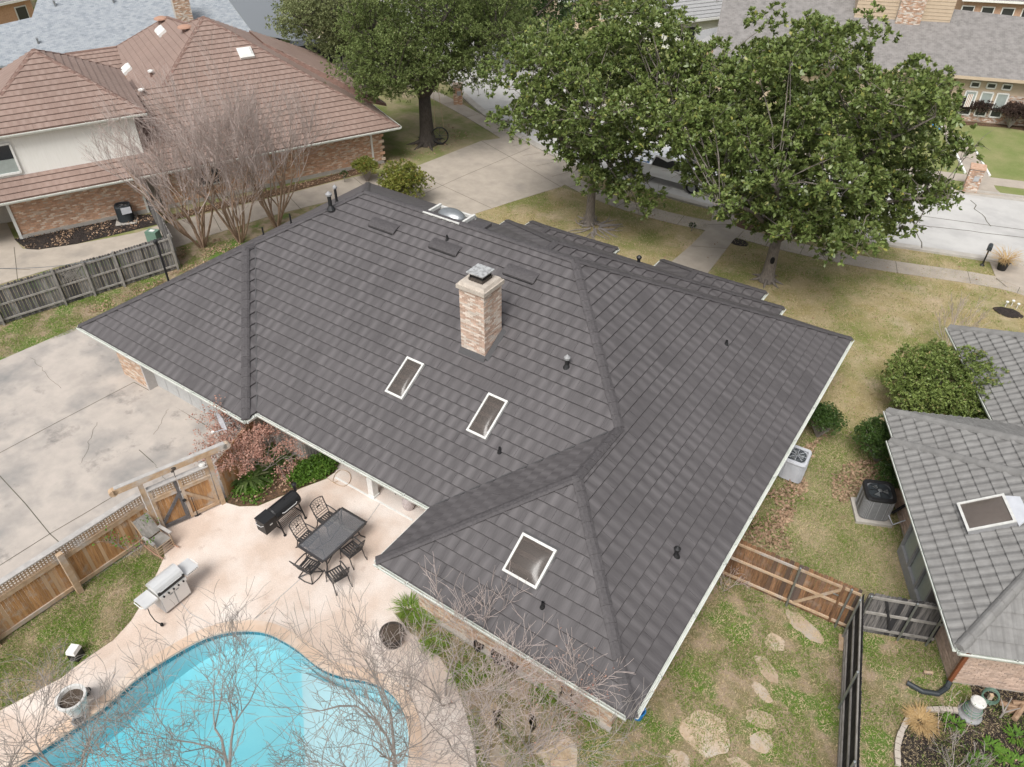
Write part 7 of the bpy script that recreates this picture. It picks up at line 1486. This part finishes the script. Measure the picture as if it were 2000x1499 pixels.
for i, (px, py, r, lab) in enumerate(((1868, 228, .95, 'leftmost dark rounded shrub below the windows of the tan house'), (1905, 232, 1.05, 'dark rounded shrub in the middle below the windows of the tan house'), (1972, 245, 1.1, 'dark shrub under the right windows of the tan house, left of the photo edge'), (2010, 248, 1.1, 'dark shrub cut by the right photo edge before the tan house'))):
    b = at(px, py, .2); bush(lab, (b.x, b.y, 0), r, 1.7, 'purpleshrub', 30, 70, 6, .1, 70+i, group='dark shrubs before the tan house', rb=.4)
b = at(1462, 442, 0); sheet('tree_ring', [(b.x+.9*math.cos(i*.52)*(1+.12*math.sin(3*i)), b.y+.6*math.sin(i*.52)) for i in range(12)], .04, MT['leafbed']); b = at(1442, 474, 0); sheet('tree_ring', [(b.x+.55*math.cos(i*.52)*(1+.12*math.sin(3*i)), b.y+.4*math.sin(i*.52)) for i in range(12)], .02, MT['mulch'])
# bare trees
def bare(name, label, base, stems, levels, mat, twig, seed, cat='tree', group=None, r0=.05, spread=.3, up=.5, L0=1.6, dec=.72, kids=(3, 3, 4), buds=None, budn=0, budsize=.03, ang=.55, sides=4, wob=.12, part_split=1):
    R = random.Random(seed); t = thing(name, label, cat, tuple(base), group=group); b = Vector(base); tw_ = MB(); tips = []
    def grow(p, d, L, r, lev, mb):
        n = 3; pts = [p]; q = p; dd = d
        for i in range(n): dd = (dd+Vector((R.uniform(-wob, wob), R.uniform(-wob, wob), R.uniform(-wob, wob)+up*.12))).normalized(); q = q+dd*(L/n); pts.append(q)
        r = max(r, .0055); rr = [r, r*.9, r*.8, r*.7]; (mb if lev <= part_split else tw_).tube(pts, rr, sides if lev <= 2 else 3, cap=False)
        if lev == levels: tips.append(q); return
        for i in range(kids[min(lev, len(kids)-1)]):
            at_ = 3 if i < 2 else R.choice((1, 2)); a = R.uniform(0, 6.28); o = dd.orthogonal().normalized(); o = Matrix.Rotation(a, 3, dd) @ o; nd = (dd+o*math.tan(ang*R.uniform(.5, 1.3))+Vector((0, 0, up*.5))).normalized()
            grow(pts[at_], nd, L*dec*R.uniform(.75, 1.2), rr[at_]*.74, lev+1, mb)
    for s in range(stems):
        a = 2*math.pi*s/stems+R.uniform(-.3, .3); k = spread*R.uniform(.5, 1.2) if stems > 1 else spread*.2; mb = MB(); st_ = b+Vector((.12*math.cos(a), .12*math.sin(a), 0))*(stems > 1)
        grow(st_, Vector((k*math.cos(a), k*math.sin(a), 1)).normalized(), L0*R.uniform(.85, 1.2), r0*R.uniform(.75, 1.15), 0, mb); mb.build('stem' if stems > 1 else 'trunk', mat, t)
    tw_.build('twigs', twig, t)['kind'] = 'stuff'
    if buds:
        rng = np.random.default_rng(seed); T = np.array([tuple(q) for q in tips]); P = T[rng.integers(len(T), size=budn)]+rng.normal(size=(budn, 3))*.07; D = unit(rng.normal(size=(budn, 3))); o = fast_mesh('leaves', leaf_quads(P, D, budsize*rng.uniform(.6, 1.3, budn), .6, .1, rng), 4, buds, t); o['kind'] = 'stuff'
    return t
for i, (px, py, lab) in enumerate(((395, 483, 'leftmost bare crape myrtle, right behind the weathered fence end'), (470, 473, 'middle bare crape myrtle of the three behind the left hip'), (540, 443, 'rightmost bare crape myrtle by the path between the houses'))):
    bare('crape_myrtle', lab, at(px, py), 9, 5, MT['myrtle'], MT['twig'], 80+i, group='bare crape myrtles between the houses', r0=.06, spread=.43, L0=2.75, dec=.70, kids=(3, 3, 3, 4, 4), ang=.46, up=.34, sides=5, buds=MT['redleaf'], budn=700, budsize=.05)
for i, (px, py, L0, lab) in enumerate(((150, 1620, 2.1, 'leafless grey tree over the left part of the pool, rising from below the photo'), (470, 1600, 2.9, 'leafless grey tree over the pool middle, rising from below the photo'), (775, 1570, 3.1, 'leafless grey tree over the pool steps, its forked trunk at the photo bottom'))):
    bare('bare_tree', lab, at(px, py), 3, 6, MT['palebark'], MT['palebark'], 90+i, group='leafless trees over the pool', r0=.07, spread=.40, L0=L0*.47, dec=.84, kids=(2, 3, 3, 3, 3, 3), ang=.55, up=.2, sides=6, wob=.3, buds=MT['deadleaf'], budn=25, budsize=.06)
for i, (px, py, L0, st_, lab) in enumerate(((935, 1500, 2.0, 7, 'bare many-stemmed shrub at the patio edge by the photo bottom'), (1040, 1465, 1.5, 7, 'bare shrub tangled under the brick wing wall, right of the patio edge'), (870, 1370, 1.7, 5, 'slim bare shrub by the curved patio edge near the half-barrel'))):
    bare('bare_shrub', lab, at(px, py), st_, 5, MT['palebark'], MT['twig'], 100+i, cat='shrub', group='bare shrubs by the wing wall', r0=.026, spread=.55, L0=L0*.62, dec=.82, kids=(2, 2, 3, 3, 3), ang=.55, up=.2, sides=4, wob=.2, buds=MT['redleaf'] if i == 1 else None, budn=420, budsize=.05)
bare('bare_shrub', 'bare pinkish shrub beside the roof corner of the tiled house', at(1850, 690, .0), 9, 3, MT['twig'], MT['twig'], 104, cat='shrub', r0=.016, spread=.55, L0=1.2, dec=.6, kids=(3,), ang=.35, up=.5)
bare('bare_shrub', 'grey twiggy shrub in the dark bed at the bottom right', at(1862, 1530, .0), 9, 3, MT['palebark'], MT['palebark'], 105, cat='shrub', r0=.012, spread=.7, L0=.5, dec=.7, kids=(3,), ang=.5, up=.2)
bare('bare_tree', 'small leafless tree before the grey-roofed house at the top', at(1365, 75), 2, 4, MT['palebark'], MT['palebark'], 106, r0=.09, spread=.3, L0=2.2, dec=.7, kids=(3,), ang=.5)
bare('leafy_maple', 'small ornamental tree with dry pink leaves at the garage and patio corner', (-7.65, -.45, .03), 6, 4, MT['palebark'], MT['palebark'], 107, r0=.035, spread=.7, L0=.82, dec=.80, ang=.62, up=.16, wob=.22, kids=(3, 3, 3, 4), buds=MT['redleaf'], budn=13000, budsize=.07)
bare('bare_shrub', 'thin leafless shrub with a few green leaves behind the rocking chair', at(272, 1085, .0), 3, 3, MT['palebark'], MT['palebark'], 108, cat='shrub', r0=.012, spread=.6, L0=.6, dec=.7, kids=(3,), ang=.6, buds=MT['ivy'], budn=140, budsize=.09)
bare('bare_shrub', 'brown dead shrub beside the right gutter at the red-brown fence', at(1408, 1150, .0), 6, 3, MT['twig'], MT['twig'], 109, cat='shrub', r0=.012, spread=.7, L0=.42, dec=.7, kids=(3,), ang=.55, buds=MT['deadleaf'], budn=160, budsize=.06)
bare('rose_shrub', 'thin dry rose stems in the dark garden bed', at(1845, 1440, .0), 4, 3, MT['twig'], MT['twig'], 110, cat='shrub', r0=.009, spread=.9, L0=.4, dec=.75, kids=(2,), ang=.6, buds=MT['ivy'], budn=90, budsize=.05)
# clumps of strap leaves and tufts
def straps(name, label, c, n, L, wd, mat, seed, cat='plant', up=1.0, group=None, seg=4):
    rng = np.random.default_rng(seed); c = np.array(c); t = thing(name, label, cat, tuple(c), group=group); V_ = []
    for i in range(n):
        a = rng.uniform(0, 6.283); d = np.array([math.cos(a), math.sin(a), 0]); s = np.array([-d[1], d[0], 0]); l = L*rng.uniform(.6, 1.15); el = rng.uniform(.5, 1.3)*up; p = c+d*rng.uniform(0, .18)+s*rng.uniform(-.12, .12); prev = None
        for k in range(seg+1):
            u = k/seg; w_ = wd*math.sin(math.pi*min(.12+u*.88, .985)); q = p+d*l*u*math.cos(el*(1-u*.9))+np.array([0, 0, l*(u*math.sin(el)-.55*u*u*math.sin(el)*1.1)+.02]); cur = (q-s*w_, q+s*w_)
            if prev is not None: V_ += [prev[0], prev[1], cur[1], cur[0]]
            prev = cur
    o = fast_mesh('leaves', np.array(V_), 4, mat, t); o['kind'] = 'stuff'; return t
q = at(488, 935, .04); straps('strap_plant', 'clump of long pale-tipped strap leaves in the bed under the pink-leaved tree', (q.x, q.y, .04), 130, .85, .045, MT['straplight'], 120)
q = at(530, 915, .04); straps('strap_plant', 'smaller strap-leaved clump behind the long pale-tipped one', (q.x-.1, q.y+.25, .04), 70, .7, .04, MT['straplight'], 121)
q = at(1955, 527, .03); pt_ = pot('planter', 'black pot of tall tan ornamental grass at the kerb', q, .2, .27, .5, MT['black'], MT['soil']); straps('ornamental_grass', 'tall tan ornamental grass growing in the black kerbside pot', (q.x, q.y, .45), 160, 1.1, .010, MT['drygrass'], 122, up=1.15)
q = at(1797, 1412, .02); straps('ornamental_grass', 'tan dome of dry ornamental grass inside the stone edging', (q.x, q.y, .02), 420, .42, .007, MT['drygrass'], 123, up=1.0)
for i, (px, py, L_, lab) in enumerate(((1938, 1462, .2, 'bright green seedling clump lowest left in the dark bed'), (1985, 1442, .22, 'bright green seedling clump at the right photo edge of the dark bed'), (1910, 1490, .2, 'bright green seedling clump near the photo bottom in the dark bed'), (1958, 1478, .16, 'smallest green seedling clump between two larger ones in the dark bed'), (1862, 1415, .2, 'green weedy clump beside the tan grass dome'), (1985, 1492, .2, 'green clump at the bottom right corner of the photo'))):
    q = at(px, py, .02); straps('seedling_clump', lab, (q.x, q.y, .02), 60, L_, .022, MT['ivy'], 130+i, group='green clumps in the dark garden bed', seg=3)
for i, (px, py, L_, lab) in enumerate(((800, 1190, .5, 'spiky green clump at the wing corner above the half-barrel'), (830, 1215, .45, 'spiky green clump right of the half-barrel by the brick wall'), (850, 1262, .4, 'low green clump on the curved patio edge'), (900, 1320, .35, 'grassy clump among the bare shrubs by the patio edge'), (1060, 1360, .35, 'grassy clump against the brick wing wall left of the iron trellis'), (1150, 1395, .3, 'grassy clump near the wing corner, right of the iron trellis'))):
    q = at(px, py, .02); straps('grass_clump', lab, (q.x, q.y, .02), 110, L_, .012, MT['blade'], 140+i, group='green clumps under the brick wing wall')
# ivy, fallen leaves, grass: uncountable
def scatter(name, polys, n, size, mat, seed, z=.04, h=.0, width=.6, upr=.3, hole=None, kind='stuff', clump=0):
    rng = np.random.default_rng(seed); out = []
    for poly in polys:
        a = np.array(poly); lo, hi = a.min(0), a.max(0); need = n; got = []
        while need > 0:
            q = rng.uniform(lo, hi, (max(need*2, 200), 2)); q = q[inside_np(q, poly)]
            if clump:
                k = np.sin(q[:, 0]*3.1+1.3*np.sin(q[:, 1]*2.3))+np.sin(q[:, 1]*2.7+1.7*np.sin(q[:, 0]*1.9)); q = q[rng.random(len(q)) < 1/(1+np.exp(-(k-clump*.2)*2.5))]
            q = q[:need]; got.append(q); need -= len(q)
        out.append(np.concatenate(got))
    q = np.concatenate(out); m_ = len(q); P = np.c_[q, z+h*rng.random(m_)]; D = unit(np.c_[rng.normal(size=(m_, 2)), upr*rng.random(m_)*2]); o = fast_mesh(name, leaf_quads(P, D, size*rng.uniform(.5, 1.4, m_), width, .15, rng), 4, mat); o['kind'] = kind; return o
ivy_poly = [p for p in bed_ivy]
scatter('ivy', [ivy_poly], 4200, .085, MT['ivy'], 200, .04, .16, .7, .5, clump=1)
scatter('ivy', [PX((560, 950), (632, 938), (656, 922), (655, 905), (640, 890), (600, 908), (575, 925))], 3000, .085, MT['ivy'], 201, .05, .3, .7, .5)
scatter('gutter_leaves', [[(-7.4, -.10), (-.2, -.10), (-.2, -.02), (-7.4, -.02)], [(.2, -2.5), (7.6, -2.5), (7.6, -2.42), (.2, -2.42)]], 260, .045, MT['deadleaf'], 214, 2.40, .02)
scatter('fallen_leaves', [bed_ivy], 260, .1, MT['deadleaf'], 202, .06, .1)
scatter('fallen_leaves', [PX((345, 490), (400, 470), (470, 460), (470, 485), (390, 525), (300, 565), (200, 610), (130, 620), (240, 575), (340, 530))], 1300, .085, MT['deadleaf'], 203, .02, .03, clump=1)
scatter('fallen_leaves', [bed_l], 700, .1, MT['deadleaf'], 204, .045, .04, clump=1); scatter('fallen_leaves', [bed_l2], 900, .1, MT['deadleaf'], 205, .045, .04)
scatter('fallen_leaves', [PX((1485, 965), (1530, 960), (1560, 900), (1575, 960), (1530, 1040), (1560, 1090), (1450, 1062))], 1100, .12, MT['deadleaf'], 206, .03, .05, clump=.5)
scatter('fallen_leaves', [PX((1625, 930), (1660, 905), (1720, 900), (1745, 935), (1680, 950), (1655, 990), (1625, 975))], 800, .11, MT['deadleaf'], 207, .03, .06)
scatter('fallen_leaves', [PX((1560, 880), (1600, 860), (1620, 840), (1590, 880), (1570, 920))], 260, .1, MT['deadleaf'], 208, .03, .04)
scatter('fallen_leaves', [back], 420, .07, MT['deadleaf'], 209, .03, .03); scatter('fallen_leaves', [lawn_front], 500, .10, MT['deadleaf'], 210, .03, .03); scatter('fallen_leaves', [PX((640, 340), (745, 318), (800, 290), (860, 240), (930, 270), (800, 325))], 400, .12, MT['deadleaf'], 211, .03, .03)
scatter('mulch_chips', [bed_r], 2600, .06, MT['mulch'], 212, .03, .04, .5, .6); scatter('mulch_chips', [bed_l], 1200, .07, MT['mulch'], 213, .04, .04, .5, .6)
def grass(name, poly, n, h, mat, seed, z=.012, clump=0, w_=.010, lean=.7, avoid=()):
    rng = np.random.default_rng(seed); a = np.array(poly); lo, hi = a.min(0), a.max(0); got = []; need = n
    while need > 0:
        q = rng.uniform(lo, hi, (need*2+500, 2)); q = q[inside_np(q, poly)]; pp = px_of(np.c_[q, np.zeros(len(q))]); q = q[(pp[:, 0] > -40) & (pp[:, 0] < 2040) & (pp[:, 1] < 1560)]
        for av in avoid: q = q[~inside_np(q, av)]
        if clump:
            k = np.sin(q[:, 0]*2.3+1.9*np.sin(q[:, 1]*1.7))+np.sin(q[:, 1]*2.9+1.3*np.sin(q[:, 0]*2.1+1))+.7*np.sin(q[:, 0]*5.3+q[:, 1]*4.1); q = q[rng.random(len(q)) < 1/(1+np.exp(-(k*clump)*2))]
        if len(q) == 0: break
        q = q[:need]; got.append(q); need -= len(q)
    q = np.concatenate(got); m_ = len(q); a = rng.uniform(0, 6.283, m_); s = np.c_[np.cos(a), np.sin(a), np.zeros(m_)]*w_*rng.uniform(.6, 1.4, (m_, 1)); P = np.c_[q, np.full(m_, z)]; tip = P+np.c_[rng.normal(size=(m_, 2))*h*lean, h*rng.uniform(.4, 1.2, m_)]
    v = np.empty((m_, 3, 3)); v[:, 0] = P-s; v[:, 1] = P+s; v[:, 2] = tip; o = fast_mesh(name, v.reshape(-1, 3), 3, mat); o['kind'] = 'stuff'; return o
grass('grass', back, 46000, .055, MT['blade'], 220, clump=2.2); grass('dry_grass', back, 42000, .05, MT['dryblade'], 221, lean=1.2)
grass('grass', lawn_l, 20000, .055, MT['blade'], 222, clump=.7); grass('dry_grass', lawn_l, 11000, .05, MT['dryblade'], 223, lean=1.2)
grass('grass', side, 24000, .05, MT['blade'], 224, .018, clump=.5); grass('dry_grass', side, 22000, .05, MT['dryblade'], 225, .018, lean=1.2)
grass('dry_grass', lawn_front, 60000, .055, MT['dryblade'], 226, .01, w_=.014, lean=1.2, avoid=[walk]); grass('grass', lawn_front, 26000, .055, MT['blade'], 227, .01, w_=.013, clump=1, avoid=[walk])
grass('grass', PX((0, 610), (345, 530), (400, 480), (480, 460), (170, 640), (0, 700)), 14000, .055, MT['blade'], 228, clump=.8); grass('dry_grass', PX((0, 610), (345, 530), (400, 480), (480, 460), (170, 640), (0, 700)), 9000, .05, MT['dryblade'], 229, lean=1.2)
